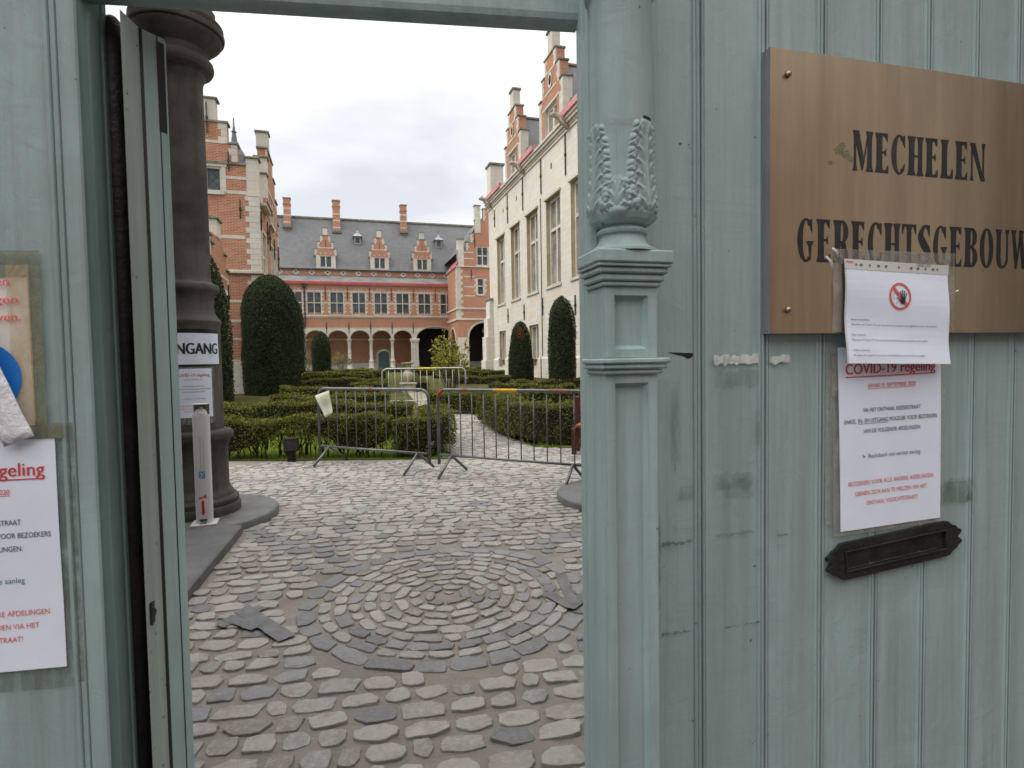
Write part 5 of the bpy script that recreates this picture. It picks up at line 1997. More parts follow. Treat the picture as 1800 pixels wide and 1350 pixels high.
ANG = R_(-44.8)
BL0 = np.array([-0.315, 9.065])
b1 = barrier('crowd_barrier', (BL0[0], BL0[1], 0.0), ANG, 2.04, 'grey steel crowd barrier with a pale plastic sheet tied at its corner', bands=((1.02, 1.07, 'red'), (1.93, 1.935, 'red')))
BR0 = np.array([1.245, 7.535])
b2 = barrier('crowd_barrier', (BR0[0], BR0[1], 0.0), ANG, 2.12, 'grey steel crowd barrier with a yellow taped top rail, beside the gate post', nb=11, bands=((0.86, 1.20, 'yellow'), (-7, 0, 'red'), (0.40, 0.47, 'red'), (1.62, 1.90, 'maroon')))
b3 = barrier('crowd_barrier', (1.10, 15.72, gz(15.6) - 0.02), R_(-17), 2.25, 'pale crowd barrier standing on the path further back, near the fountain', H=1.13, nb=12, mat='steel_pale', r=0.020, bands=((0.98, 1.45, 'yellow_far'),))

# plastic sheet tied on the first barrier
ps_ = MB()
c1 = EYE + (FW + RT * (554 - 900) / 1000 - UP * (696 - 675) / 1000) * 8.62
def pxd(x, y, d):
    return EYE + (FW + RT * (x - 900) / 1000 - UP * (y - 675) / 1000) * d


q4 = [pxd(553.5, 696, 8.60), pxd(578, 686, 8.45), pxd(585.5, 726, 8.42), pxd(572.5, 734, 8.46)]
vs, fs = [], []
nn = 8
for j in range(nn + 1):
    for i in range(nn + 1):
        s, t_ = i / nn, j / nn
        p = q4[0] * (1 - s) * (1 - t_) + q4[1] * s * (1 - t_) + q4[2] * s * t_ + q4[3] * (1 - s) * t_
        w = 0.018 * math.sin(s * 5 + t_ * 2) + 0.012 * math.sin(t_ * 7)
        vs.append(p - FW * w)
for j in range(nn):
    for i in range(nn):
        a = j * (nn + 1) + i
        fs.append((a, a + 1, a + nn + 2, a + nn + 1))
ps_.add(vs, fs, M['sheet'])
so = ps_.build('plastic_sheet', smooth=True)
so.modifiers.new('thickness', 'SOLIDIFY').thickness = 0.002
tag(so, 'pale greenish plastic sheet hanging from the barrier corner', 'plastic sheet')

# ---- floodlight in the hedge gap
fx = ground_pt(513, 812)
fl_ = thing('floodlight', (fx[0], fx[1], 0), 'dark brown floodlight box on a short post below the front hedge', 'floodlight')
mb = MB()
mb.box(fx[0] - 0.06, fx[0] + 0.06, fx[1] - 0.05, fx[1] + 0.05, -0.02, 0.17, M['bark_dark'], None, 0.006)
mb.build('post', fl_)
mb = MB()
mb.box(fx[0] - 0.108, fx[0] + 0.108, fx[1] - 0.09, fx[1] + 0.08, 0.171, 0.375, M['bark_dark'], None, 0.012)
hd_ = mb.build('housing', fl_)
mb = MB()
mb.box(fx[0] - 0.09, fx[0] + 0.09, fx[1] - 0.097, fx[1] - 0.0905, 0.19, 0.345, M['smoke'])
mb.build('lens', hd_)

# ---- bench behind the right barrier
bn = thing('bench', (3.70, 8.62, 0), 'red brown slatted bench seen at its end beside the gate post', 'bench')
BA = R_(-32)
def TB(u, v, w):
    ux, uy = math.cos(BA), math.sin(BA)
    return (3.70 + ux * u + uy * w, 8.62 + uy * u - ux * w, v)


for u0 in (-0.01, 1.5):
    mb = MB()
    mb.box(u0, u0 + 0.07, 0.0, 0.90, -0.04, 0.04, M['bench_dark'], TB, 0.006)
    mb.box(u0, u0 + 0.07, 0.0, 0.42, 0.36, 0.43, M['bench_dark'], TB, 0.006)
    mb.box(u0 + 0.005, u0 + 0.065, 0.36, 0.43, 0.041, 0.359, M['bench_dark'], TB, 0.004)
    mb.build('leg', bn)
mb = MB()
mb.box(0.061, 1.499, 0.66, 0.76, 0.0, 0.03, M['bench'], TB, 0.006)
mb.box(0.061, 1.499, 0.80, 0.88, -0.015, 0.015, M['bench'], TB, 0.006)
mb.build('backrest', bn)
mb = MB()
for i in range(4):
    mb.box(0.0605, 1.4995, 0.431, 0.475, 0.045 + i * 0.10, 0.13 + i * 0.10, M['bench'], TB, 0.006)
mb.box(0.061, 1.499, 0.13, 0.20, 0.05, 0.08, M['bench'], TB, 0.005)
mb.build('seat', bn)

# ================================================================== PLANTS
def hedge(pts, width, h, n, size, label, leggy=0.0, stems=0, core=True, tops=None, dry=0.0, seed=1):
    """clipped box hedge along a line of points; leggy = share of the height left open below"""
    g = np.random.default_rng(seed)
    P = np.array(pts, float)
    seg = np.linalg.norm(np.diff(P, axis=0), axis=1)
    cum = np.concatenate([[0], np.cumsum(seg)])
    L = cum[-1]
    base = (P[0][0], P[0][1], gz(P[0][1]))
    root = thing('box_hedge', base, label, 'hedge', 'clipped box hedges of the court garden')

    def at(d):
        x = np.interp(d, cum, P[:, 0])
        y = np.interp(d, cum, P[:, 1])
        e = 0.12
        tx = np.interp(np.clip(d + e, 0, L), cum, P[:, 0]) - np.interp(np.clip(d - e, 0, L), cum, P[:, 0])
        ty = np.interp(np.clip(d + e, 0, L), cum, P[:, 1]) - np.interp(np.clip(d - e, 0, L), cum, P[:, 1])
        l = np.hypot(tx, ty) + 1e-9
        return x, y, tx / l, ty / l
    w2 = width / 2
    # surface: two sides, a top, two ends
    a_side, a_top, a_end = L * h, L * width, width * h
    tot = 2 * a_side + 1.5 * a_top + 2 * a_end
    kinds = g.choice(4, size=n, p=[a_side / tot, a_side / tot, 1.5 * a_top / tot, 2 * a_end / tot])
    d = g.uniform(0, L, n)
    s = g.uniform(-1, 1, n)
    zz = g.uniform(0, 1, n)
    dep = np.abs(g.normal(size=n)) * 0.05
    ends = g.integers(0, 2, n)
    off = np.where(kinds == 0, -w2 + dep, np.where(kinds == 1, w2 - dep, s * w2))
    d = np.where(kinds == 3, np.where(ends == 0, dep, L - dep), d)
    # uneven height along the run
    und = 0.035 * np.sin(d * 2.1 + seed) + 0.025 * np.sin(d * 5.3 + seed * 2) + 0.015 * np.sin(d * 11 + seed)
    top = h + und
    ramp_z = leggy * h * (0.6 + 0.5 * np.sin(d * 3.1 + seed) * np.sin(d * 1.3) + 0.4 * g.uniform(-1, 1, n))
    z = np.where(kinds == 2, top - dep * 0.8, ramp_z + zz ** (0.75) * (top - ramp_z))
    # rounded shoulder
    sh = np.clip((z - (top - 0.10)) / 0.10, 0, 1)
    off = np.where(kinds < 2, off * (1 - 0.12 * sh), off)
    off += 0.03 * np.sin(d * 4 + z * 5 + seed) + 0.02 * np.sin(d * 9.7 - z * 11)
    x, y, tx, ty = at(d)
    nx_, ny_ = -ty, tx
    X = x + nx_ * off
    Y = y + ny_ * off
    N = np.zeros((n, 3))
    N[:, 0] = np.where(kinds == 0, -nx_, np.where(kinds == 1, nx_, 0))
    N[:, 1] = np.where(kinds == 0, -ny_, np.where(kinds == 1, ny_, 0))
    N[:, 2] = np.where(kinds == 2, 1, 0.35)
    Pp = np.column_stack([X, Y, GZ(Y) + z])
    Pp += g.normal(size=(n, 3)) * 0.008
    stray = g.uniform(size=n) < 0.035
    Pp[stray] += N[stray] * np.abs(g.normal(size=(int(stray.sum()), 1))) * 0.045
    V, F = leaves(Pp, N, size, 0.8, 0.62, g)
    npmesh('foliage', V, F, [M['hedge']], None, root)
    mb = MB()
    k = max(2, int(L / 0.25))
    dd = np.linspace(0.06, L - 0.06, k)
    x, y, tx, ty = at(dd)
    lo = leggy * h * 1.25 if leggy else 0.0
    inn = w2 - 0.07
    for i in range(k - 1):
        vs = []
        for j in (i, i + 1):
            und_j = 0.035 * math.sin(dd[j] * 2.1 + seed) + 0.025 * math.sin(dd[j] * 5.3 + seed * 2)
            lj = lo * (0.8 + 0.5 * math.sin(dd[j] * 3.1 + seed)) if lo else 0
            for q in (-inn, inn):
                for zq in (lj, h + und_j - 0.07):
                    px, py = x[j] - ty[j] * q, y[j] + tx[j] * q
                    vs.append((px, py, gz(py) + zq))
        fs = [(0, 1, 5, 4), (2, 6, 7, 3), (1, 3, 7, 5), (0, 4, 6, 2)]
        if i == 0: fs.append((0, 2, 3, 1))
        if i == k - 2: fs.append((4, 5, 7, 6))
        mb.add(vs, fs, M['hedge_core'])
    mb.build('twig_core', root)
    if stems:
        mb = MB()
        for i in range(stems):
            d0 = g.uniform(0.05, L - 0.05)
            x, y, tx, ty = at(np.array([d0]))
            q = g.uniform(-w2 * 0.75, w2 * 0.75)
            px, py = x[0] - ty[0] * q, y[0] + tx[0] * q
            zb_ = gz(py)
            fork = g.integers(2, 4)
            z1 = g.uniform(0.06, 0.18) * h / 0.65
            r = g.uniform(0.007, 0.015)
            mb.tube([(px, py, zb_ - 0.02), (px + g.normal() * 0.015, py, zb_ + z1)], [r, r * 0.85], 5, M['bark_dark'])
            for f in range(fork):
                ex, ey = px + g.normal() * 0.10, py + g.normal() * 0.08
                mb.tube([(px, py, zb_ + z1 - 0.01), ((px + ex) / 2 + g.normal() * 0.02, (py + ey) / 2, zb_ + z1 + (h * 0.6 - z1) * 0.5), (ex, ey, zb_ + h * 0.62)], [r * 0.8, r * 0.6, r * 0.35], 4, M['bark_dark'])
        mb.build('stem', root)
    return root


# front hedges, near the barriers
hedge([(-2.15, 10.08), (-1.2, 9.84), (0.0, 9.48), (0.75, 9.22)], 0.46, 0.66, 17000, 0.030, 'leggy front hedge with bare stems, in front of the left barrier and floodlight', 0.52, 46, seed=3)
hedge([(0.82, 9.22), (1.2, 9.08), (1.50, 8.98), (1.55, 9.4), (1.62, 10.2), (1.66, 11.0)], 0.50, 0.66, 16000, 0.030, 'dense front hedge turning the corner behind the joint of the two barriers', 0.16, 26, seed=5)
hedge([(-3.2, 12.75), (-1.6, 12.3), (0.1, 11.75), (1.35, 11.35)], 0.55, 0.66, 17000, 0.033, 'second hedge row behind the left barrier, brown and thin in places', 0.2, 24, seed=8)
hedge([(-1.55, 14.95), (-0.2, 14.45), (1.15, 14.1)], 0.5, 0.58, 8000, 0.036, 'third hedge row, low behind the top rail of the left barrier', 0.0, seed=9)
hedge([(3.22, 12.6), (3.2, 11.0), (3.26, 10.1), (3.42, 9.55), (3.85, 9.35), (4.9, 9.25), (6.0, 9.2)], 0.62, 0.74, 30000, 0.031, 'dense rounded hedge corner behind the yellow taped barrier', 0.10, 34, seed=12)
hedge([(4.1, 12.4), (5.3, 12.0), (6.6, 11.7)], 0.5, 0.70, 7500, 0.036, 'hedge row between the rounded corner and the tall right yew', 0.0, seed=13)
hedge([(2.15, 14.45), (3.0, 14.25), (4.1, 14.0), (5.6, 13.7)], 0.5, 0.54, 10500, 0.036, 'dark hedge closing the end of the cobbled path, bare below', 0.28, 20, seed=14)
# middle garden
HX = [
    ([(-1.6, 17.6), (-0.2, 17.2), (0.9, 16.9)], 0.5, 0.55, 5200, 'brownish hedge row beside the foot of the large round yew'),
    ([(-2.6, 23.4), (-0.3, 23.0), (1.6, 22.7)], 0.6, 0.44, 6000, 'long level hedge row in line with the second yew at left'),
    ([(-2.4, 27.5), (0.2, 27.0), (1.5, 26.8)], 0.6, 0.42, 3800, 'short hedge row below the slim left yew'),
    ([(-2.6, 33.0), (1.0, 32.6), (2.5, 32.4)], 0.7, 0.42, 3600, 'hedge row running in front of the slim left yew'),
    ([(-0.3, 42.0), (3.2, 41.5)], 0.9, 0.40, 3200, 'far hedge block in front of the green bush by the arcade'),
    ([(-4.6, 48.0), (2.6, 47.4)], 0.9, 0.38, 3200, 'farthest left hedge row before the arcade columns'),
    ([(4.9, 18.1), (5.8, 17.8), (7.4, 17.3)], 0.5, 0.42, 5200, 'low hedge row under the yellow shrub, running right'),
    ([(4.6, 24.2), (6.2, 23.8), (7.1, 23.6)], 0.7, 0.36, 4200, 'hedge row left of the rust spotted yew'),
    ([(6.2, 20.6), (7.4, 20.2), (9.2, 19.8)], 0.6, 0.38, 4200, 'hedge row between the two right yews'),
    ([(2.9, 20.9), (3.0, 24.5), (3.3, 28.0)], 0.5, 0.40, 4200, 'hedge beside the path right of the fountain'),
    ([(4.8, 30.5), (8.6, 29.8)], 0.7, 0.38, 3200, 'hedge row in front of the far end of the pale wall'),
    ([(4.2, 36.0), (9.2, 35.2)], 0.8, 0.36, 2800, 'hedge row at the corner of the pale wall'),
    ([(4.6, 43.5), (12.5, 42.4)], 0.9, 0.42, 3200, 'far right hedge row before the dark archway'),
    ([(3.4, 49.5), (12.0, 48.6)], 0.9, 0.40, 3200, 'farthest right hedge row before the wide arch'),
    ([(0.4, 20.2), (1.3, 20.6), (1.5, 21.4)], 0.5, 0.45, 2600, 'small curved hedge left of the fountain'),
]
for i, (p, w, h, n, lab) in enumerate(HX):
    hedge(p, w, h, n, 0.045 if p[0][1] < 26 else 0.07, lab, 0.0, seed=20 + i)


def topiary(c, r, h, label, n, size, prof=None, mat='yew', patches=(), seed=1, cat='topiary', name='yew_topiary', wob=0.02):
    """clipped yew: a solid of sprays round a dark core; prof = [(height share, radius share)]"""
    g = np.random.default_rng(seed)
    prof = prof or [(0, 0.92), (0.1, 0.97), (0.35, 1.0), (0.6, 1.0), (0.75, 0.94), (0.86, 0.78), (0.94, 0.52), (0.985, 0.24), (1.0, 0.0)]
    pz = np.array([q[0] for q in prof])
    pr = np.array([q[1] for q in prof])
    root = thing(name, (c[0], c[1], c[2]), label, cat, 'clipped yews in the court garden')
    # sample by area
    zt = np.linspace(0, 1, 400)
    rt = np.interp(zt, pz, pr) * r
    dsl = np.hypot(np.gradient(rt), np.gradient(zt * h))
    wgt = np.maximum(rt, 0.02) * dsl
    cdf = np.cumsum(wgt)
    cdf /= cdf[-1]
    q = np.interp(g.uniform(0, 1, n), cdf, zt)
    a = g.uniform(0, 2 * np.pi, n)
    rr = np.interp(q, pz, pr) * r
    bump = 1 + wob * np.sin(a * 3 + q * 9 + seed) + wob * 0.7 * np.sin(a * 7 - q * 17 + seed) + wob * 0.5 * np.sin(a * 13 + q * 31)
    dep = np.abs(g.normal(size=n)) * 0.045
    rad = np.maximum(rr * bump - dep, 0)
    slope = np.interp(q, zt, np.gradient(rt, zt * h))
    N = np.column_stack([np.cos(a), np.sin(a), -slope])
    N /= np.linalg.norm(N, axis=1, keepdims=True)
    P = np.column_stack([c[0] + rad * np.cos(a), c[1] + rad * np.sin(a), c[2] + q * h + g.normal(size=n) * 0.01])
    stray = g.uniform(size=n) < 0.03
    P[stray] += N[stray] * np.abs(g.normal(size=(int(stray.sum()), 1))) * 0.05
    V, F = leaves(P, N, size, 0.75, 0.42, g)
    mi = np.zeros(n, dtype=int)
    for (pa, pq, ra, rq, dens) in patches:
        da = (a - pa + np.pi) % (2 * np.pi) - np.pi
        hit = ((da / ra) ** 2 + ((q - pq) / rq) ** 2 + g.normal(size=n) * 0.35 < 1) & (g.uniform(size=n) < dens)
        mi[hit] = 1
    npmesh('foliage', V, F, [M[mat], M['rust']], mi, root)
    mb = MB()
    mb.lathe(c[0], c[1], [(max(0.0, np.interp(k, pz, pr) * r - 0.07 - 0.03 * k), c[2] + k * (h - 0.06)) for k in np.linspace(0, 1, 22)], 24, M['yew_core'] if mat == 'yew' else M['rust'], cap=False)
    mb.build('twig_core', root, smooth=True)
    return root


def at_ground(x, y):
    z = 0.0
    for _ in range(60):
        p = ground_pt(x, y, z)
        z = 0.5 * z + 0.5 * gz(p[1])
    return np.array([p[0], p[1], z])


def tp(x, yb, wpx, yt, label, n, size, back=True, **k):
    """place by where its foot and top stand: x of the axis, foot, width and top as measured in the photograph"""
    p = at_ground(x, yb)
    d = (p - EYE) @ FW
    r = wpx / 2000.0 * d * 0.96
    fwd = np.array([p[0] - EYE[0], p[1] - EYE[1], 0.0])
    fwd /= np.linalg.norm(fwd)
    c = p + fwd * r * 0.9
    c[2] = gz(c[1])
    dc = (c - EYE) @ FW
    hor = 634 - 0.0168 * (x - 900)
    h = 1.5 + (hor - yt) / 1000.0 * dc - c[2]
    return topiary(c, r * dc / d, h, label, n, size, **k)


COL_PROF = [(0, 0.93), (0.08, 0.97), (0.3, 1.0), (0.6, 1.0), (0.74, 0.95), (0.84, 0.84), (0.91, 0.66), (0.96, 0.43), (0.99, 0.2), (1.0, 0.0)]
CONE = [(0, 0.96), (0.08, 1.0), (0.3, 0.97), (0.55, 0.86), (0.75, 0.74), (0.87, 0.60), (0.95, 0.40), (0.985, 0.2), (1.0, 0.0)]
tp(366, 748, 92, 434, 'dark yew partly hidden by the stone column, nearest on the left', 26000, 0.055, prof=[(0, 0.97), (0.3, 1.0), (0.5, 0.97), (0.68, 0.86), (0.82, 0.68), (0.92, 0.45), (0.98, 0.2), (1, 0)], seed=2)
tp(481, 696, 101, 484, 'largest rounded yew, beside the left brick building', 42000, 0.06, prof=COL_PROF, seed=3)
tp(513, 668, 52, 522, 'tall yew mostly hidden behind the largest rounded yew', 9000, 0.085, prof=COL_PROF, seed=4)
tp(566, 664, 34, 583, 'slim yew column in front of the left arcade arch', 9000, 0.085, prof=COL_PROF, seed=5)
tp(585, 650, 14, 592, 'dead rusty brown yew between two green yews', 2600, 0.11, prof=COL_PROF, mat='rust', seed=6)
tp(595, 650, 15, 594, 'small yew column near the first arcade column', 2600, 0.11, prof=COL_PROF, seed=7)
tp(916, 671, 47, 565, 'tapered yew with a rust brown patch near its top, by the pale wall', 15000, 0.07, prof=CONE, patches=((-1.9, 0.80, 0.55, 0.10, 0.75),), seed=8)
tp(989, 685, 51, 521, 'tall yew column with browned lower right side, nearest the gate post', 20000, 0.062, prof=COL_PROF, patches=((-0.75, 0.2, 0.45, 0.3, 0.45),), seed=9, wob=0.025)
tp(811, 648, 26, 579, 'rounded yew behind the yellow shrub, before the dark arch', 4200, 0.11, prof=COL_PROF, seed=10)
tp(748, 647, 19, 608, 'small cone shaped yew in front of the wide arch', 2200, 0.10, prof=[(0, 1), (0.25, 0.95), (0.6, 0.72), (0.85, 0.5), (0.96, 0.28), (1, 0)], seed=11)


def ball(x, yb, wpx, yt, label, mat, n, size, cat='bush', name='round_bush', spread=0.10):
    g = np.random.default_rng(int(x))
    p = at_ground(x, yb)
    d = (p - EYE) @ FW
    r = wpx / 2000.0 * d
    p[1] += r * 0.6
    p[2] = gz(p[1])
    hor = 634 - 0.0168 * (x - 900)
    h = 1.5 + (hor - yt) / 1000.0 * d - p[2]
    root = thing(name, tuple(p), label, cat, 'loose bushes in the court garden')
    v = g.normal(size=(n, 3))
    v /= np.linalg.norm(v, axis=1, keepdims=True)
    v[:, 2] = np.abs(v[:, 2]) * 0.9 + g.uniform(-0.35, 0.1, n)
    rad = 1 - np.abs(g.normal(size=n)) * spread
    lump = 1 + 0.10 * np.sin(v[:, 0] * 7 + x) + 0.10 * np.sin(v[:, 1] * 8) + 0.08 * np.sin(v[:, 2] * 11)
    P = np.column_stack([p[0] + v[:, 0] * r * rad * lump, p[1] + v[:, 1] * r * rad * lump, p[2] + h * 0.45 + v[:, 2] * h * 0.55 * rad * lump])
    P[:, 2] = np.maximum(P[:, 2], p[2] + 0.02)
    V, F = leaves(P, v, size, 0.8, 0.55, g)
    npmesh('foliage', V, F, [M[mat]], None, root)
    mb = MB()
    for i in range(9):
        a = g.uniform(0, 6.28)
        mb.tube([(p[0], p[1], p[2] - 0.03), (p[0] + math.cos(a) * r * 0.3, p[1] + math.sin(a) * r * 0.3, p[2] + h * 0.35), (p[0] + math.cos(a) * r * 0.62, p[1] + math.sin(a) * r * 0.62, p[2] + h * 0.75)], [0.018, 0.012, 0.004], 5, M['bark_dark'])
    mb.build('stem', root)
    return root


ball(665, 684, 34, 664, 'clipped low green ball bush left of the far barrier', 'bush', 2600, 0.05)
ball(641, 648, 32, 634, 'dark bush at the foot of the arcade, left of the green door', 'bush', 1600, 0.11)
ball(600, 656, 44, 617, 'straggly olive bush beside the small yew column', 'olive', 1500, 0.11, spread=0.35)
ball(541, 655, 24, 617, 'pale olive bush at the right edge of the hidden tall yew', 'olive', 900, 0.10, spread=0.3)
ball(872, 690, 26, 668, 'low grey green plants behind the right barrier rail', 'bush', 900, 0.06, spread=0.3)
ball(908, 680, 34, 670, 'fresh green low bush below the rust spotted yew', 'bush', 1200, 0.06, spread=0.2)

# yellow-green open shrub
def open_shrub(x, yb, wpx, yt, label):
    g = np.random.default_rng(77)
    p = at_ground(x, yb)
    d = (p - EYE) @ FW
    R = wpx / 2000.0 * d
    hor = 634 - 0.0168 * (x - 900)
    H = 1.5 + (hor - yt) / 1000.0 * d - p[2]
    root = thing('yellow_shrub', tuple(p), label, 'shrub')
    mb = MB()
    LP = []
    for i in range(26):
        a = g.uniform(0, 2 * math.pi)
        rr = R * math.sqrt(g.uniform(0.03, 1.0))
        hh = H * (1.0 - 0.38 * (rr / R) ** 2) * g.uniform(0.78, 1.02)
        tip = np.array([p[0] + math.cos(a) * rr, p[1] + math.sin(a) * rr, p[2] + hh])
        b0 = np.array([p[0] + math.cos(a) * 0.10, p[1] + math.sin(a) * 0.10, p[2] - 0.03])
        mid = b0 * 0.5 + tip * 0.5 + np.array([math.cos(a), math.sin(a), 0]) * R * 0.10 * g.uniform(-0.4, 1)
        pts = [b0, b0 * 0.7 + mid * 0.3 + g.normal(size=3) * 0.02, mid, mid * 0.5 + tip * 0.5 + g.normal(size=3) * 0.05, tip]
        mb.tube(pts, [0.018, 0.015, 0.010, 0.006, 0.003], 5, M['bark'])
        for k in range(int(g.integers(6, 11))):
            t_ = g.uniform(0.35, 0.98)
            q = pts[1] * (1 - t_) + pts[4] * t_ if t_ < 0.6 else pts[2] * (1 - (t_ - 0.5) * 2) + pts[4] * ((t_ - 0.5) * 2)
            e = q + np.array([g.normal() * 0.17, g.normal() * 0.17, abs(g.normal()) * 0.16])
            mb.tube([q, (q + e) / 2 + g.normal(size=3) * 0.02, e], [0.005, 0.004, 0.002], 4, M['bark'])
            for m in range(int(g.integers(6, 12))):
                f = g.uniform(0.3, 1.08)
                LP.append(q + (e - q) * f + g.normal(size=3) * 0.035)
        for m in range(16):
            f = g.uniform(0.62, 1.03)
            LP.append(pts[2] * (1 - (f - 0.5) * 2) + pts[4] * ((f - 0.5) * 2) + g.normal(size=3) * 0.04)
    mb.build('stem', root)
    LP = np.array(LP)
    N = np.tile([0, 0, 1.0], (len(LP), 1))
    V, F = leaves(LP, N, 0.095, 1.1, 0.55, g)
    npmesh('foliage', V, F, [M['shrub']], None, root)


open_shrub(793, 692, 86, 578, 'yellow green open shrub with bare twigs, between the barriers and the wide arch')

# grass blades and small weeds near the front
def grass():
    g = np.random.default_rng(5)
    n = 15000
    X = np.concatenate([g.uniform(-2.6, 1.6, n), g.uniform(3.3, 6.0, n // 2)])
    Y = np.concatenate([g.uniform(8.9, 12.0, n), g.uniform(8.9, 11.5, n // 2)])
    ok = np.where(X < 2, Y > 9.02 - 0.33 * (X - 0.75), Y > 9.1)
    X, Y = X[ok], Y[ok]
    # tufts of grass in the path joints
    k = 1100
    px = g.normal(2.45, 0.5, k)
    py = g.uniform(9.6, 14.0, k)
    X, Y = np.concatenate([X, px]), np.concatenate([Y, py])
    m = len(X)
    hh = g.uniform(0.025, 0.10, m)
    hh[-k:] *= 0.38
    a = g.uniform(0, 6.28, m)
    w = g.uniform(0.003, 0.007, m)
    lx, ly = g.normal(size=m) * hh * 0.5, g.normal(size=m) * hh * 0.5
    Zb = GZ(Y)
    V = np.empty((m, 3, 3))
    V[:, 0] = np.column_stack([X - np.cos(a) * w, Y - np.sin(a) * w, Zb])
    V[:, 1] = np.column_stack([X + np.cos(a) * w, Y + np.sin(a) * w, Zb])
    V[:, 2] = np.column_stack([X + lx, Y + ly, Zb + hh])
    o = npmesh('grass', V.reshape(-1, 3), np.arange(m * 3).reshape(m, 3), [M['grass']])
    tag(o, 'bright green grass and weeds under the front hedges', 'grass', kind='stuff')


grass()

# ---- fountain
fp = at_ground(718, 689)
fn = thing('fountain', tuple(fp), 'small carved stone fountain with a round bowl, behind the far barrier', 'fountain')
mb = MB()
mb.box(fp[0] - 0.24, fp[0] + 0.24, fp[1] - 0.24, fp[1] + 0.24, fp[2] - 0.05, fp[2] + 0.28, M['fount'], None, 0.02)
mb.box(fp[0] - 0.29, fp[0] + 0.29, fp[1] - 0.29, fp[1] + 0.29, fp[2] + 0.281, fp[2] + 0.34, M['fount'], None, 0.015)
mb.build('pedestal', fn)
mb = MB()
mb.lathe(fp[0], fp[1], [(0.12, fp[2] + 0.34), (0.13, fp[2] + 0.37), (0.10, fp[2] + 0.40), (0.16, fp[2] + 0.44), (0.195, fp[2] + 0.52), (0.205, fp[2] + 0.60), (0.19, fp[2] + 0.68), (0.14, fp[2] + 0.74), (0.11, fp[2] + 0.77), (0.12, fp[2] + 0.79), (0.115, fp[2] + 0.95), (0.14, fp[2] + 1.01), (0.24, fp[2] + 1.04), (0.25, fp[2] + 1.08), (0.0, fp[2] + 1.09)], 40, M['fount'], cap=False)
mb.build('bowl', fn, auto=40)

# ================================================================== RIGHT BUILDING (pale hall)
XR = 9.8
TRW = TW(XR)
rb = thing('pale_hall', (XR, 24.6, 0.5), 'tall pale stone hall with stepped brick dormers, right side of the court', 'building')
tall = [(33.45, 35.15), (30.42, 32.10), (27.42, 29.18), (24.35, 26.18), (21.35, 23.12), (18.3, 20.1), (15.2, 17.0)]
low = [(33.5, 34.92), (27.5, 29.0), (21.0, 22.2), (15.2, 16.6)]
holes = [(a, b, 5.04, 9.18) for a, b in tall] + [(a, b, 1.12 if i < 2 else 1.70, 3.36) for i, (a, b) in enumerate(low)]
mb = MB()
wall(mb, TRW, 11.0, 37.1, 1.56, 11.42, [h for h in holes if h[2] > 2] + [(a, b, 1.56 if i < 2 else 1.70, 3.36) for i, (a, b) in enumerate(low)], M['stone'], 0.30, M['jamb'])
# plinth, a little proud
for a, b in ((11.0, 27.5), (29.0, 33.5), (34.92, 37.1)):
    mb.box(a, b, 0.3, 1.56, -0.02, 0.09, M['stone'], TRW)
for (a, b) in low[:2]:
    mb.box(a, b, 0.3, 1.12, -0.02, 0.09, M['stone'], TRW)
for a, b in ((11.0, 27.49), (29.01, 33.49), (34.93, 37.1)):
    mb.add([TRW(a, 1.562, 0.09), TRW(b, 1.562, 0.09), TRW(b, 1.66, 0.004), TRW(a, 1.66, 0.004)], [(0, 1, 2, 3)], M['trim'])
# far end wall and inner body
mb.quad(TRW(37.1, 0.3, 0.0), TRW(37.1, 0.3, -8), TRW(37.1, 12.0, -8), TRW(37.1, 12.0, 0.0), M['stone'])
mb.quad(TRW(11, 0.3, 0.0), TRW(11, 0.3, -8), TRW(11, 12.0, -8), TRW(11, 12.0, 0.0), M['stone'])
mb.build('wall', rb)
# corner buttress with stepped shoulder
mb = MB()
mb.box(36.2, 37.35, 0.3, 1.55, 0.0905, 0.62, M['stone'], TRW, 0.01)
mb.box(36.25, 37.32, 1.551, 3.1, 0.001, 0.52, M['stone'], TRW, 0.01)
mb.box(36.28, 37.30, 3.101, 4.3, 0.001, 0.40, M['stone'], TRW, 0.01)
mb.box(36.30, 37.28, 4.301, 5.5, 0.001, 0.25, M['stone'], TRW, 0.01)
mb.box(36.2, 37.4, 5.501, 5.62, 0.001, 0.32, M['cap'], TRW, 0.01)
mb.build('buttress', rb)
# cornice mouldings
mb = MB()
for z0_, z1_, w_ in ((11.421, 11.55, 0.06), (11.551, 11.66, 0.10), (11.661, 11.80, 0.20), (11.801, 11.92, 0.27)):
    mb.box(11.0, 37.2, z0_, z1_, -0.05, w_, M['trim'], TRW, 0.006)
mb.build('cornice', rb)
for k, (a, b) in enumerate(((33.25, 37.0), (27.1, 29.75), (20.6, 23.65), (14.5, 17.3))):
    mb = MB()
    mb.box(a, b, 11.921, 12.20, 0.16, 0.36, M['gutter_pink'], TRW, 0.01)
    mb.build('gutter', rb)
for (y0,) in ((36.2,), (29.35,), (23.2,), (17.0,)):
    mb = MB()
    # gargoyle: a leaning beast spout
    pts = [(XR - 0.02, y0, 11.62), (XR - 0.28, y0, 11.80), (XR - 0.52, y0, 11.96), (XR - 0.72, y0, 12.02), (XR - 0.86, y0, 11.98)]
    mb.tube(pts, [0.20, 0.18, 0.14, 0.13, 0.07], 9, M['garg'])
    mb.tube([(XR - 0.1, y0 - 0.12, 11.5), (XR - 0.30, y0 - 0.14, 11.60), (XR - 0.46, y0 - 0.12, 11.84)], [0.09, 0.07, 0.04], 6, M['garg'])
    mb.tube([(XR - 0.68, y0 - 0.05, 12.10), (XR - 0.66, y0 - 0.12, 12.22)], [0.045, 0.01], 5, M['garg'])
    mb.build('gargoyle', rb, smooth=True)
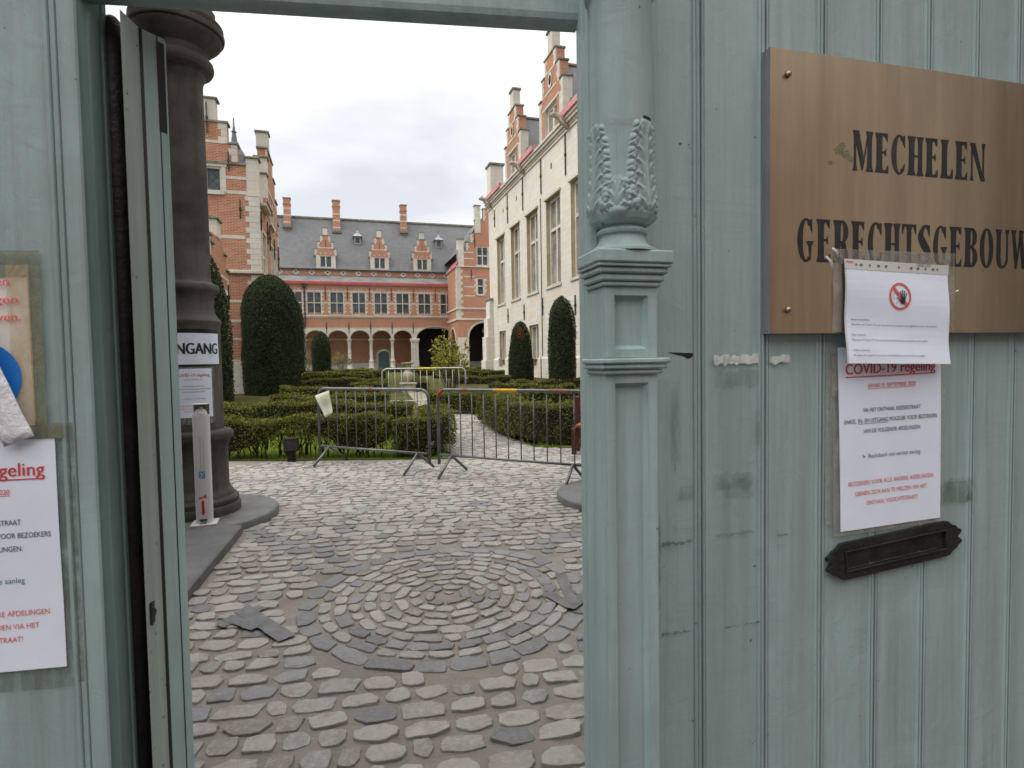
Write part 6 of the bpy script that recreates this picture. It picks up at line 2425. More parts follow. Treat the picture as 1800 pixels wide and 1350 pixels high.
for a, b in tall:
    m1 = (a + b) / 2
    window(rb, TRW, a, b, 5.04, 9.18, [m1], [7.73], 0.30, M['trim'], M['glass_dusty'], 0.14, True, 0.15)
for i, (a, b) in enumerate(low):
    window(rb, TRW, a, b, 1.12 if i < 2 else 1.70, 3.36, [(a + b) / 2], [], 0.26, M['trim'], M['glass_dusty'], 0.12, False, 0.13)
# hood mouldings over the windows
for a, b in tall:
    mb = MB()
    mb.box(a - 0.12, b + 0.12, 9.18, 9.30, 0.0, 0.10, M['trim'], TRW, 0.01)
    mb.build('window_hood', rb)
for y, z0_, z1_ in ((35.5, 10.05, 11.15), (32.6, 9.6, 11.40), (29.68, 9.64, 11.41), (26.76, 9.69, 11.4), (23.58, 9.6, 11.41), (20.6, 9.6, 11.4), (32.83, 3.78, 4.62), (29.72, 3.71, 4.56), (26.77, 3.73, 4.6), (22.68, 3.4, 4.26), (19.5, 3.4, 4.26)):
    anchor(rb, TRW, y, z0_, z1_, 0.024)
mb = MB()
mb.tube([(XR - 0.03, 26.9, 1.7), (XR - 0.03, 26.9, 9.5)], 0.02, 6, M['iron'])
mb.tube([(XR - 0.12, 26.9, 0.4), (XR - 0.12, 26.9, 1.66)], 0.02, 6, M['iron'])
mb.build('downpipe', rb)
mb = MB()
for y in (33.6, 30.9, 25.4):
    mb.box(y - 0.06, y + 0.06, 10.5, 10.75, 0.0, 0.012, M['dark'], TRW)
mb.build('putlog_hole', rb)
# main roof
mb = MB()
mb.add([(XR + 0.25, 11, 11.9), (XR + 0.25, 37.1, 11.9), (XR + 5.2, 37.1, 16.6), (XR + 5.2, 11, 16.6), (XR + 10, 37.1, 12), (XR + 10, 11, 12)], [(0, 1, 2, 3), (3, 2, 4, 5)], M['slate'])
mb.build('roof', rb)


def hall_dormer(y0, y1):
    c = (y0 + y1) / 2
    hw = (y1 - y0) / 2
    mb = MB()
    TD_ = TRW
    wy0, wy1 = c - 0.78, c + 0.78
    # front with the window hole
    wall(mb, TD_, y0, y1, 11.93, 14.05, [(wy0, wy1, 12.04, 13.45)], M['brick'], 0.28, M['trim'])
    steps = [(c - hw * 0.72, c + hw * 0.72, 14.051, 14.95), (c - hw * 0.46, c + hw * 0.46, 14.951, 15.70), (c - 0.30, c + 0.30, 15.701, 16.75)]
    gable(mb, TD_, steps[:2], 0.45, M['brick'], M['cap'], M['trim'], 0.06, 0.09, 0.20)
    mb.box(c - 0.30, c + 0.30, 15.79, 16.75, -0.40, 0.0, M['trim'], TD_)
    mb.box(c - 0.38, c + 0.38, 16.751, 16.87, -0.46, 0.07, M['cap'], TD_, 0.02)
    for s0, s1 in ((y0 - 0.06, c - hw * 0.72 - 0.06), (c + hw * 0.72 + 0.06, y1 + 0.06)):
        mb.box(s0, s1, 14.051, 14.14, -0.49, 0.06, M['cap'], TD_, 0.012)
    # pale side piers and bands
    for (a, b) in ((y0 - 0.004, y0 + 0.42), (y1 - 0.33, y1 + 0.004)):
        mb.box(a, b, 11.93, 13.50, -0.44, 0.012, M['trim'], TD_)
    quoins(mb, TD_, y0 - 0.004, 1, 13.51, 14.045, M['trim'], 0.24, 0.36, 0.22, 0.012)
    quoins(mb, TD_, y1 + 0.004, -1, 13.51, 14.045, M['trim'], 0.24, 0.36, 0.22, 0.012)
    for z0_, z1_, a in ((13.46, 13.56, hw - 0.43), (14.052, 14.16, hw * 0.72 - 0.35), (14.952, 15.04, hw * 0.46 - 0.32)):
        mb.box(c - a, c + a, z0_, z1_, 0.0, 0.016, M['trim'], TD_)
    # oval window
    n = 28
    for r_, w_, mt in ((1.0, 0.03, M['trim']), (0.62, 0.034, M['dark'])):
        mb.add([TD_(c + 0.26 * r_ * math.cos(2 * math.pi * i / n), 14.56 + 0.36 * r_ * math.sin(2 * math.pi * i / n), w_) for i in range(n)], [tuple(range(n))], mt)
    # cheeks: brick, running back to the roof
    for yy, s in ((y0, -1), (y1, 1)):
        T2 = TS(yy) if s < 0 else (lambda u, v, w, Y=yy: (u, Y + w, v))
        wall(mb, T2, XR + 0.44, XR + 4.4, 11.93, 13.10, [], M['brick'])
        quoins(mb, T2, XR + 0.43, 1, 11.95, 13.08, M['trim'], 0.24, 0.5, 0.3, 0.012)
        mb.box(XR + 0.0, XR + 0.45, 11.93, 14.05, -0.02, 0.001, M['trim'], T2)
    d_ = mb.build('dormer', rb)
    window(d_, TD_, wy0, wy1, 12.04, 13.45, [c], [], 0.26, M['trim'], M['glass_dusty'], 0.14, False, 0.18, name='dormer_window')
    rf = MB()
    rf.add([(XR + 0.33, y0 - 0.10, 13.02), (XR + 5.0, y0 - 0.10, 13.02), (XR + 5.0, c, 15.35), (XR + 0.42, c, 15.35), (XR + 0.33, y1 + 0.10, 13.02), (XR + 5.0, y1 + 0.10, 13.02)], [(0, 1, 2, 3), (3, 2, 5, 4)], M['slate'])
    rf.add([(XR + 0.33, y0 - 0.10, 12.99), (XR + 5.0, y0 - 0.10, 12.99), (XR + 5.0, y0 + 0.3, 12.99), (XR + 0.33, y0 + 0.3, 12.99)], [(0, 1, 2, 3)], M['iron'])
    rf.box(XR + 0.46, XR + 5.0, c - 0.09, c + 0.09, 15.32, 15.44, M['cap'], None, 0.02)
    rf.tube([(XR + 1.9, y0 + 0.35, 13.62), (XR + 1.95, y0 + 0.28, 13.9), (XR + 1.7, y0 + 0.3, 13.98)], 0.02, 5, M['iron'])
    rf.build('dormer_roof', d_)


hall_dormer(29.95, 33.0)
hall_dormer(23.83, 26.92)
hall_dormer(17.7, 20.8)
mb = MB()
# corner pier and stepped end gable at the far end
mb.box(36.0, 36.95, 11.93, 14.15, -0.75, 0.12, M['stone'], TRW)
mb.box(35.9, 37.05, 14.151, 14.30, -0.83, 0.2, M['cap'], TRW, 0.02)
for k, (x0_, x1_, zt) in enumerate(((XR + 0.76, XR + 1.7, 12.95), (XR + 1.7, XR + 2.6, 13.9), (XR + 2.6, XR + 3.5, 14.9))):
    mb.box(x0_, x1_, 36.3, 36.8, 11.93, zt, M['brick'])
    mb.box(x0_ - 0.06, x1_ + 0.06, 36.24, 36.86, zt + 0.001, zt + 0.1, M['cap'])
mb.build('end_gable', rb)
mb = MB()
# stepped gable of the wing beyond, seen above the near dormer roof
p_a = [(ground_pt(1, 1)[0], 0)]
for (a, b, c_z, d_z) in ((23.0, 26.0, 15.5, 19.45), (23.0, 25.2, 19.46, 20.6)):
    mb.box(17.2, 17.7, a, b, c_z, d_z, M['brick'])
    mb.box(17.14, 17.76, a - 0.06, b + 0.08, d_z + 0.001, d_z + 0.10, M['cap'])
    quoins(mb, TW(17.2), b + 0.004, -1, d_z - 1.3, d_z, M['trim'], 0.28, 0.6, 0.4, 0.02)
mb.build('rear_gable', rb)
rl = thing('railing', (9.2, 17.2, 0.3), 'thin black railing before the pale wall, right of the tall yew', 'railing')
mb = MB()
yy = np.linspace(14.5, 18.9, 4)
for y in yy:
    mb.tube([(9.0, y, gz(y) - 0.02), (9.0, y, gz(y) + 1.0)], 0.016, 6, M['iron'])
mb.build('post', rl)
mb = MB()
mb.tube([(9.0, 14.4, gz(14.5) + 1.0), (9.0, 18.95, gz(18.9) + 1.0)], 0.018, 6, M['iron'])
mb.build('rail', rl)

# ================================================================== BACK RANGE (brick arcade)
YB = 61.0
TBK = TS(YB)
bb = thing('brick_range', (4.0, YB, 0.86), 'long brick range with arcade, red gutter and slate roof at the back', 'building')
win = [(-4.75, -3.35), (-2.96, -1.54), (-0.73, 0.63), (1.43, 2.80), (3.65, 5.02), (5.88, 7.28), (8.18, 9.57), (10.55, 11.95)]
WZ0, WZ1 = 6.50, 8.80
X0B, X1B = -9.0, 12.45
mb = MB()
wall(mb, TBK, X0B, X1B, 5.12, 9.56, [(a, b, WZ0, WZ1) for a, b in win], M['brick_far'], 0.22, M['trim'])
small = [(-7.66, -5.48), (-5.48, -3.30), (-3.30, -1.12), (-1.12, 1.06), (1.06, 3.24), (3.24, 5.42), (5.42, 7.60)]
SPR = 4.02


def spandrel(mb, T, u0, u1, c, r, spr, ky, ztop, mat, n=28, w=0.0, t=0.30):
    """wall above an arch, from springing to ztop, with the soffit"""
    us = sorted(set([u0, u1] + [c + r * math.cos(math.pi * i / n) for i in range(n + 1)]))
    us = [u for u in us if u0 - 1e-9 <= u <= u1 + 1e-9]

    def zc(u):
        q = 1 - ((u - c) / r) ** 2
        return spr + r * ky * math.sqrt(q) if q > 0 else spr
    for a, b in zip(us[:-1], us[1:]):
        mb.quad(T(a, zc(a), w), T(b, zc(b), w), T(b, ztop, w), T(a, ztop, w), mat)
        if abs((a + b) / 2 - c) < r:
            mb.quad(T(a, zc(a), w), T(b, zc(b), w), T(b, zc(b), w - t), T(a, zc(a), w - t), mat)


for a, b in small:
    spandrel(mb, TBK, a, b, (a + b) / 2, 0.98, SPR, 0.86, 5.12, M['trim'])
spandrel(mb, TBK, 7.60, X1B, 10.0, 2.05, SPR, 0.60, 5.12, M['trim'])
mb.build('wall', bb)
mb = MB()
for a, b in small:
    c = (a + b) / 2
    for r_, t_, w_ in ((0.97, 0.09, 0.05), (1.055, 0.05, 0.09)):
        arch(mb, TBK, c, r_, SPR, -0.02, w_, M['trim'], t_, 30, 0, 180, 0.86)
for r_, t_, w_ in ((2.04, 0.12, 0.06), (2.155, 0.06, 0.10)):
    arch(mb, TBK, 10.0, r_, SPR, -0.02, w_, M['trim'], t_, 40, 0, 180, 0.60)
mb.build('arch_moulding', bb)
# columns
mb_cols = [(-5.48, 0.17), (-3.30, 0.17), (-1.12, 0.17), (1.06, 0.17), (3.24, 0.17), (5.42, 0.17)]
for x, r_ in mb_cols:
    mb = MB()
    pf = [(0.30, 0.74), (0.30, 1.02), (0.25, 1.1), (0.25, 1.62), (0.28, 1.68), (0.27, 1.74), (0.20, 1.80), (0.175, 1.88), (0.165, 2.6), (0.15, 3.50), (0.175, 3.54), (0.175, 3.60), (0.155, 3.64), (0.19, 3.74), (0.26, 3.86), (0.28, 3.90), (0.28, SPR)]
    mb.lathe(x, YB + 0.17, pf, 16, M['column_far'] if 'column_far' in M else M['trim'])
    mb.build('column', bb, smooth=False, auto=40)
for x in (7.75, 12.25):
    mb = MB()
    mb.box(x - 0.42, x + 0.42, YB - 0.12, YB + 0.42, 0.8, 1.75, M['trim'], None, 0.02)
    mb.box(x - 0.33, x + 0.33, YB - 0.06, YB + 0.36, 1.751, 3.64, M['trim'], None, 0.02)
    for q in (-0.3, 0.0, 0.3):
        mb.lathe(x + q, YB - 0.03, [(0.11, 1.80), (0.10, 1.9), (0.10, 3.6), (0.14, 3.66)], 12, M['trim'])
    mb.box(x - 0.46, x + 0.46, YB - 0.18, YB + 0.44, 3.661, 3.80, M['trim'], None, 0.03)
    mb.box(x - 0.50, x + 0.50, YB - 0.22, YB + 0.46, 3.801, SPR - 0.001, M['trim'], None, 0.02)
    mb.build('pier', bb)
# gallery behind the arches
YG = 64.7
mb = MB()
TG = TS(YG)
wall(mb, TG, X0B, 7.7, 0.86, 5.6, [(4.18, 5.34, 0.86, 5.6, 1)], M['brick'], 0.25, M['trim'])
spandrel(mb, TG, 4.18, 5.34, 4.76, 0.58, 2.35, 0.9, 5.6, M['brick'], 16)
mb.box(X0B, 4.0, 0.86, 1.5, 0.0, 0.05, M['trim'], TG)
mb.box(5.55, 7.7, 0.86, 1.5, 0.0, 0.05, M['trim'], TG)
mb.box(X0B, 7.7, 4.05, 4.16, 0.0, 0.04, M['trim'], TG)
wall(mb, TG, 7.7, 12.6, 0.86, 5.6, [], M['dark'])
mb.quad((7.69, YB + 0.4, 0.86), (7.69, YG, 0.86), (7.69, YG, 5.6), (7.69, YB + 0.4, 5.6), M['brick'])
mb.quad((X0B, YB + 0.02, 5.35), (7.7, YB + 0.02, 5.35), (7.7, YG, 5.35), (X0B, YG, 5.35), M['white_dull'])
mb.quad((7.7, YB + 0.02, 5.35), (X1B, YB + 0.02, 5.35), (X1B, YG, 5.35), (7.7, YG, 5.35), M['bark_dark'])
mb.quad((X0B, YB - 0.5, 0.862), (X1B, YB - 0.5, 0.862), (X1B, YG, 0.862), (X0B, YG, 0.862), M['gravel'])
mb.build('gallery', bb)
dr = MB()
pl = [(4.19, 0.863), (5.33, 0.863), (5.33, 2.35)] + [(4.76 + 0.57 * math.cos(math.pi * i / 16), 2.35 + 0.50 * math.sin(math.pi * i / 16)) for i in range(1, 16)] + [(4.19, 2.35)]
dr.prism(pl, -0.12, -0.04, M['teal_door'], TG)
d_ = dr.build('door', bb)
mb = MB()
mb.box(4.30, 4.36, 1.75, 1.85, -0.035, 0.03, M['iron'], TG)
mb.build('handle', d_)
mb = MB()
arch(mb, TG, 4.76, 0.58, 2.35, 0.0, 0.07, M['trim'], 0.24, 20, 0, 180, 0.9)
quoins(mb, TG, 4.18, -1, 0.87, 2.35, M['trim'], 0.28, 0.34, 0.22, 0.06)
quoins(mb, TG, 5.34, 1, 0.87, 2.35, M['trim'], 0.28, 0.34, 0.22, 0.06)
mb.build('door_surround', bb)
# bands, quoins round windows
mb = MB()
mb.box(X0B, X1B, 6.28, 6.40, -0.02, 0.14, M['trim'], TBK, 0.02)
mb.box(X0B, X1B, 6.18, 6.279, -0.02, 0.07, M['trim'], TBK)
for z0_, z1_ in ((7.62, 7.74), (8.82, 8.94), (5.10, 5.16)):
    prev = X0B
    if z0_ == 7.62:
        for a, b in win + [(X1B, X1B)]:
            mb.box(prev, a - 0.002, z0_, z1_, 0.0, 0.012, M['trim'], TBK)
            prev = b + 0.002
    else:
        mb.box(X0B, X1B, z0_, z1_, 0.0, 0.012, M['trim'], TBK)
for a, b in win:
    quoins(mb, TBK, a - 0.001, -1, WZ0, 7.60, M['trim'], 0.19, 0.20, 0.055, 0.014)
    quoins(mb, TBK, b + 0.001, 1, WZ0, 7.60, M['trim'], 0.19, 0.20, 0.055, 0.014)
    quoins(mb, TBK, a - 0.001, -1, 7.76, WZ1, M['trim'], 0.19, 0.20, 0.055, 0.014)
    quoins(mb, TBK, b + 0.001, 1, 7.76, WZ1, M['trim'], 0.19, 0.20, 0.055, 0.014)
    for q in (0.25, 0.5, 0.75):
        u = a + (b - a) * q
        mb.box(u - 0.05, u + 0.05, 8.98, 9.14, 0.0, 0.014, M['trim'], TBK)
mb.build('stone_bands', bb)
for a, b in win:
    window(bb, TBK, a, b, WZ0, WZ1, [(a + b) / 2], [7.68], 0.14, M['trim'], M['glass_far'], 0.07, False, 0.085)
    fb = MB()
    fb.box(a + 0.12, b - 0.12, WZ0 + 0.10, WZ0 + 0.22, -0.12, -0.06, M['brick'], TBK)
    fb.build('flower_box', bb)
for k in range(len(win) - 1):
    anchor(bb, TBK, (win[k][1] + win[k + 1][0]) / 2 - 0.02, 8.0, 9.3, 0.03)
for x in (-1.12, 1.06, 3.24, 5.42, 7.62):
    anchor(bb, TBK, x, 4.55, 5.70, 0.03)
mb = MB()
mb.box(X0B, X1B, 9.561, 9.83, 0.0, 0.30, M['gutter_red'], TBK, 0.02)
mb.build('gutter', bb)
mb = MB()
Y2 = 63.2
k2 = Y2 / YB
zt = lambda z: 1.5 + (z - 1.5) * k2
mb.add([(X0B, YB - 0.2, 9.832), (X1B, YB - 0.2, 9.832), (X1B, Y2, zt(10.42)), (X0B, Y2, zt(10.42))], [(0, 1, 2, 3)], M['lead'])
mb.box(X0B, X1B, Y2 - 0.06, Y2 + 0.02, zt(10.38), zt(10.47), M['lead'])
mb.build('lean_to_roof', bb)
TB2 = TS(Y2 + 0.02)
mb = MB()
wall(mb, TB2, X0B, X1B, zt(10.40), zt(11.06), [], M['brick_far'])
for i in range(13):
    x = -5.6 + i * 1.57
    z = zt(10.73)
    mb.box(x - 0.30, x + 0.30, z - 0.10, z + 0.10, 0.0, 0.012, M['trim'], TB2)
    mb.box(x - 0.13, x + 0.13, z - 0.24, z + 0.24, 0.0, 0.016, M['trim'], TB2)
    mb.box(x - 0.08, x + 0.08, z - 0.08, z + 0.08, 0.0, 0.020, M['dark'], TB2)
mb.build('upper_wall', bb)
mb = MB()
YRG = 67.6
kr = YRG / YB
zr = 1.5 + (16.13 - 1.5) * kr
ze = zt(11.06)
mb.add([(X0B - 4, Y2 - 0.12, ze), (X1B + 6, Y2 - 0.12, ze), (X1B + 6, YRG, zr), (X0B - 4, YRG, zr), (X0B - 4, YRG + 5, ze), (X1B + 6, YRG + 5, ze)], [(0, 1, 2, 3), (3, 2, 5, 4)], M['slate'])
mb.box(X0B - 4, X1B + 6, YRG - 0.16, YRG + 0.16, zr - 0.08, zr + 0.14, M['cap'], None, 0.03)
mb.box(X0B - 4, X1B + 6, Y2 - 0.20, Y2 - 0.121, ze - 0.10, ze + 0.03, M['iron'])
rf_ = mb.build('roof', bb)


def roof_y(z):
    return Y2 - 0.12 + (z - ze) / (zr - ze) * (YRG - Y2 + 0.12)


for (xa, xb, ztop, zbot) in ((-4.87, -4.22, 18.05, 15.3), (-0.22, 0.50, 18.1, 15.0), (6.57, 7.22, 18.05, 15.3)):
    Yc = 66.4
    kc = Yc / YB
    f = lambda z: 1.5 + (z - 1.5) * kc
    mb = MB()
    T_ = TS(Yc)
    a, b = xa * kc, xb * kc
    mb.box(a, b, Yc, Yc + 0.8, f(zbot) - 1.2, f(ztop) - 0.12, M['brick_far'])
    for z in (zbot + 0.25, zbot + 0.95, zbot + 1.6):
        mb.box(a - 0.012, b + 0.012, Yc - 0.012, Yc + 0.812, f(z), f(z) + 0.13, M['trim'])
    mb.box(a - 0.05, b + 0.05, Yc - 0.05, Yc + 0.85, f(ztop) - 0.75, f(ztop) - 0.65, M['brick_far'])
    mb.box(a - 0.06, b + 0.06, Yc - 0.06, Yc + 0.86, f(ztop) - 0.119, f(ztop), M['cap'], None, 0.02)
    mb.box(a - 0.1, b + 0.1, Yc - 0.25, Yc + 0.2, f(zbot) - 0.3, f(zbot) - 0.02, M['lead'], None, 0.02)
    mb.build('chimney', rf_)
Yd = Y2 - 0.02
kd = Yd / YB
TDm = TS(Yd)
fz = lambda z: 1.5 + (z - 1.5) * kd
for (xc,) in ((-1.0,), (4.33,), (8.74,)):
    c = xc * kd
    mb = MB()
    hw = 1.04 * kd
    wz0, wz1 = fz(11.25), fz(12.42)
    wall(mb, TDm, c - 0.98, c + 0.98, fz(11.0), fz(12.45), [(c - 0.58, c + 0.58, wz0, wz1)], M['trim'], 0.2, M['trim'])
    steps = [(c - hw, c + hw, fz(12.451), fz(13.12)), (c - 0.78, c + 0.78, fz(13.122), fz(13.80)), (c - 0.50, c + 0.50, fz(13.802), fz(14.46))]
    gable(mb, TDm, steps, 0.35, M['brick_far'], M['cap'], M['trim'], 0.06, 0.06, 0.17)
    mb.box(c - 0.23, c + 0.23, fz(14.48), fz(15.22), -0.32, 0.0, M['trim'], TDm)
    mb.box(c - 0.29, c + 0.29, fz(15.221), fz(15.30), -0.38, 0.05, M['cap'], TDm, 0.01)
    mb.box(c - 0.62, c + 0.62, fz(13.17), fz(13.27), 0.0, 0.014, M['trim'], TDm)
    for q in (-0.5, 0.0, 0.5):
        mb.box(c + q - 0.05, c + q + 0.05, fz(12.58), fz(12.74), 0.0, 0.014, M['trim'], TDm)
    mb.box(c - 0.02, c + 0.02, fz(13.3), fz(14.0), 0.002, 0.03, M['iron'], TDm)
    for s in (-1, 1):
        mb.add([(c + s * 0.97, Yd + 0.35, fz(11.0)), (c + s * 0.97, roof_y(fz(12.9)) + 0.3, fz(12.9)), (c + s * 0.97, Yd + 0.35, fz(12.9))], [(0, 1, 2)], M['trim'])
        mb.box(c + s * 1.12 - 0.09, c + s * 1.12 + 0.09, fz(12.28), fz(12.46), -0.2, 0.1, M['lead'], TDm)
    zrd = fz(13.9)
    mb.add([(c - 1.05, Yd + 0.33, fz(12.7)), (c, Yd + 0.33, zrd), (c + 1.05, Yd + 0.33, fz(12.7)), (c - 1.05, roof_y(fz(12.7)) + 0.1, fz(12.7)), (c, roof_y(zrd) + 0.1, zrd), (c + 1.05, roof_y(fz(12.7)) + 0.1, fz(12.7))], [(0, 1, 4, 3), (1, 2, 5, 4)], M['slate'])
    dd_ = mb.build('dormer', bb)
    window(dd_, TDm, c - 0.58, c + 0.58, wz0, wz1, [c], [], 0.16, M['trim'], M['glass_far'], 0.06, False, 0.12, name='dormer_window')
for (xc,) in ((2.15,), (10.55,)):
    z0_, z1_ = 13.8, 14.5
    Yl = roof_y(1.5 + (z0_ - 1.5) * 1.06) - 0.05
    kl = Yl / YB
    f = lambda z: 1.5 + (z - 1.5) * kl
    c = xc * kl
    mb = MB()
    mb.box(c - 0.34, c + 0.34, Yl, Yl + 1.4, f(z0_) - 0.1, f(z1_), M['zinc'], None, 0.01)
    mb.box(c - 0.22, c + 0.22, Yl - 0.02, Yl - 0.001, f(z0_) + 0.05, f(z1_) - 0.12, M['glass_far'])
    # flared pyramid cap with finial
    zz0, zz1 = f(z1_), f(z1_) + 0.85
    ring = [(-0.52, -0.3), (0.52, -0.3), (0.52, 1.3), (-0.52, 1.3)]
    mid = [(-0.2, 0.05), (0.2, 0.05), (0.2, 0.5), (-0.2, 0.5)]
    vs = [(c + a, Yl + b, zz0) for a, b in ring] + [(c + a, Yl + b, zz0 + 0.32) for a, b in mid] + [(c, Yl + 0.25, zz1)]
    mb.add(vs, [(0, 1, 5, 4), (1, 2, 6, 5), (2, 3, 7, 6), (3, 0, 4, 7), (4, 5, 8), (5, 6, 8), (6, 7, 8), (7, 4, 8), (3, 2, 1, 0)], M['zinc'])
    mb.tube([(c, Yl + 0.25, zz1 - 0.05), (c, Yl + 0.25, zz1 + 0.35)], [0.03, 0.01], 6, M['iron'])
    mb.lathe(c, Yl + 0.25, [(0.0, zz1 - 0.02), (0.07, zz1 + 0.04), (0.0, zz1 + 0.1)], 10, M['lead'], cap=False)
    mb.build('roof_lantern', rf_)
mb = MB()
mb.tube([(-3.15, YB - 0.12, 5.2), (-3.15, YB - 0.12, 9.6)], 0.07, 8, M['iron'])
mb.box(-3.35, -2.95, YB - 0.25, YB - 0.01, 9.2, 9.55, M['iron'])
mb.build('downpipe', bb)

# ---- tower wing at the right end of the back range
YT = 56.0
TT = TS(YT)
tw = thing('brick_tower', (13.5, YT, 0.8), 'brick tower wing with stepped gable and dark archway, beside the pale hall', 'building')
mb = MB()
wall(mb, TT, 11.4, 17.6, 5.6, 10.9, [(13.50, 14.16, 8.20, 9.82)], M['brick_far'], 0.22, M['trim'])
spandrel(mb, TT, 11.4, 17.6, 14.15, 1.62, 3.9, 0.92, 5.6, M['brick_far'])
wall(mb, TT, 11.4, 12.53, 0.7, 3.9, [], M['trim'])
wall(mb, TT, 15.77, 17.6, 0.7, 3.9, [], M['trim'])
# side face towards the court
TSD = TW(11.4)
wall(mb, TSD, YT, YB + 0.2, 4.9, 10.9, [], M['brick_far'])
spandrel(mb, TSD, YT, YB + 0.2, YT + 2.4, 1.3, 3.6, 1.0, 4.9, M['brick_far'])
wall(mb, TSD, YT, YT + 1.09, 0.7, 3.6, [], M['trim'])
wall(mb, TSD, YT + 3.71, YB + 0.2, 0.7, 3.6, [], M['trim'])
mb.build('wall', tw)
mb = MB()
steps = [(11.45, 17.4, 10.95, 12.55), (12.42, 17.0, 12.552, 13.35), (12.90, 16.6, 13.352, 14.25), (13.36, 16.2, 14.252, 15.55), (14.2, 15.9, 15.552, 16.75)]
# window opening lies in the lowest step: build that step as a wall with a hole
wall(mb, TT, 11.45, 17.4, 10.95, 12.551, [(13.48, 14.66, 11.12, 12.551)], M['brick_far'], 0.22, M['trim'])
wall(mb, TT, 12.42, 17.0, 12.551, 13.351, [(13.48, 14.66, 12.551, 12.98)], M['brick_far'], 0.22, M['trim'])
gable(mb, TT, steps[2:], 0.4, M['brick_far'], M['cap'], M['trim'], 0.06, 0.08, 0.20)
for (a, b, z) in ((12.16, 12.42, 12.552), (12.42, 12.90, 13.352), (17.0, 17.4, 12.552), (16.6, 17.0, 13.352)):
    mb.box(a - 0.05, b, z, z + 0.08, -0.4, 0.05, M['cap'], TT)
quoins(mb, TT, 12.415, 1, 12.56, 13.34, M['trim'], 0.24, 0.34, 0.2, 0.012)
mb.box(11.55, 12.15, 10.95, 13.60, -0.55, 0.06, M['trim'], TT)
mb.box(11.49, 12.21, 13.601, 13.70, -0.6, 0.12, M['cap'], TT, 0.01)
mb.box(13.38, 13.93, 14.34, 17.0, -0.5, 0.06, M['trim'], TT)
mb.box(13.32, 13.99, 17.001, 17.1, -0.55, 0.12, M['cap'], TT, 0.01)
mb.build('stepped_gable', tw)
mb = MB()
mb.add([(11.6, YT + 0.4, 12.4), (14.6, YT + 0.4, 16.4), (17.6, YT + 0.4, 12.4), (11.6, YT + 9, 12.4), (14.6, YT + 9, 16.4), (17.6, YT + 9, 12.4)], [(0, 1, 4, 3), (1, 2, 5, 4)], M['slate'])
mb.add([(11.25, YT - 0.1, 10.95), (11.25, YB + 0.2, 10.95), (11.9, YB + 0.2, 11.9), (11.9, YT - 0.1, 11.9)], [(0, 1, 2, 3)], M['gutter_red'])
mb.build('roof', tw)
mb = MB()
for z0_, z1_, w_ in ((10.90, 10.99, 0.14), (6.70, 6.86, 0.10), (5.62, 5.80, 0.12)):
    mb.box(11.28, 17.6, z0_, z1_, 0.0, w_, M['trim'], TT, 0.015)
    mb.box(YT, YB, z0_, z1_, 0.0, w_ - 0.003, M['trim'], TSD)
for z in (8.0, 8.9, 9.9, 11.7, 12.3):
    a = 11.47 if z > 10.9 else 11.41
    for s0, s1 in ((a + 0.72, 13.2), (14.9, 17.3)):
        mb.box(s0, s1, z, z + 0.11, 0.0, 0.012, M['trim'], TT)
quoins(mb, TT, 11.398, 1, 5.82, 10.88, M['trim'], 0.30, 0.62, 0.42, 0.013)
quoins(mb, TSD, YT, 1, 5.82, 10.88, M['trim'], 0.30, 0.62, 0.42, 0.013)
quoins(mb, TT, 13.50, -1, 8.22, 9.8, M['trim'], 0.26, 0.3, 0.16, 0.014)
quoins(mb, TT, 14.16, 1, 8.22, 9.8, M['trim'], 0.26, 0.3, 0.16, 0.014)
quoins(mb, TT, 14.66, 1, 11.14, 12.96, M['trim'], 0.26, 0.3, 0.16, 0.014)
mb.build('stone_bands', tw)
window(tw, TT, 13.48, 14.66, 11.12, 12.98, [14.07], [12.08], 0.14, M['trim'], M['glass_far'], 0.08, True, 0.1)
window(tw, TT, 13.50, 14.16, 8.20, 9.82, [], [9.05], 0.14, M['trim'], M['glass_far'], 0.07, True, 0.1)
for x, a, b in ((13.3, 12.9, 14.2), (12.9, 9.7, 10.7)):
    anchor(tw, TT, x, a, b, 0.03)
mb = MB()
for r_, t_, w_ in ((1.61, 0.12, 0.06), (1.725, 0.07, 0.12)):
    arch(mb, TT, 14.15, r_, 3.9, -0.02, w_, M['trim'], t_, 36, 0, 180, 0.92)
arch(mb, TSD, YT + 2.4, 1.29, 3.6, -0.02, 0.06, M['trim'], 0.14, 30, 0, 180)
mb.build('arch_moulding', tw)
mb = MB()
# porch inside the archway: back wall, steps and glazed door
wall(mb, TS(YT + 4.6), 11.4, 17.6, 0.7, 6.0, [], M['bark_dark'])
mb.quad((11.4, YT, 5.58), (17.6, YT, 5.58), (17.6, YT + 4.6, 5.58), (11.4, YT + 4.6, 5.58), M['bark_dark'])
mb.quad((17.58, YT, 0.7), (17.58, YT + 4.6, 0.7), (17.58, YT + 4.6, 5.58), (17.58, YT, 5.58), M['bark_dark'])
for i in range(5):
    mb.box(12.3, 17.5, YT + 1.0 + i * 0.35, YT + 4.5, 0.7 + i * 0.16, 0.86 + i * 0.16 - 0.002, M['bluestone'])
mb.build('porch', tw)
mb = MB()
TPD = TS(YT + 4.55)
mb.box(15.2, 16.2, 1.7, 4.0, 0.0, 0.06, M['bark_dark'], TPD)
for i in range(2):
    for j in range(3):
        mb.box(15.28 + i * 0.46, 15.66 + i * 0.46, 2.4 + j * 0.5, 2.82 + j * 0.5, 0.061, 0.075, M['glass_dusty'], TPD)
mb.build('door', tw)
lt = MB()
lt.box(14.25, 14.40, YT + 1.2, YT + 1.35, 4.45, 4.9, M['glass_dusty'], None, 0.01)
lt.tube([(14.325, YT + 1.27, 4.9), (14.325, YT + 1.27, 5.5)], 0.015, 6, M['iron'])
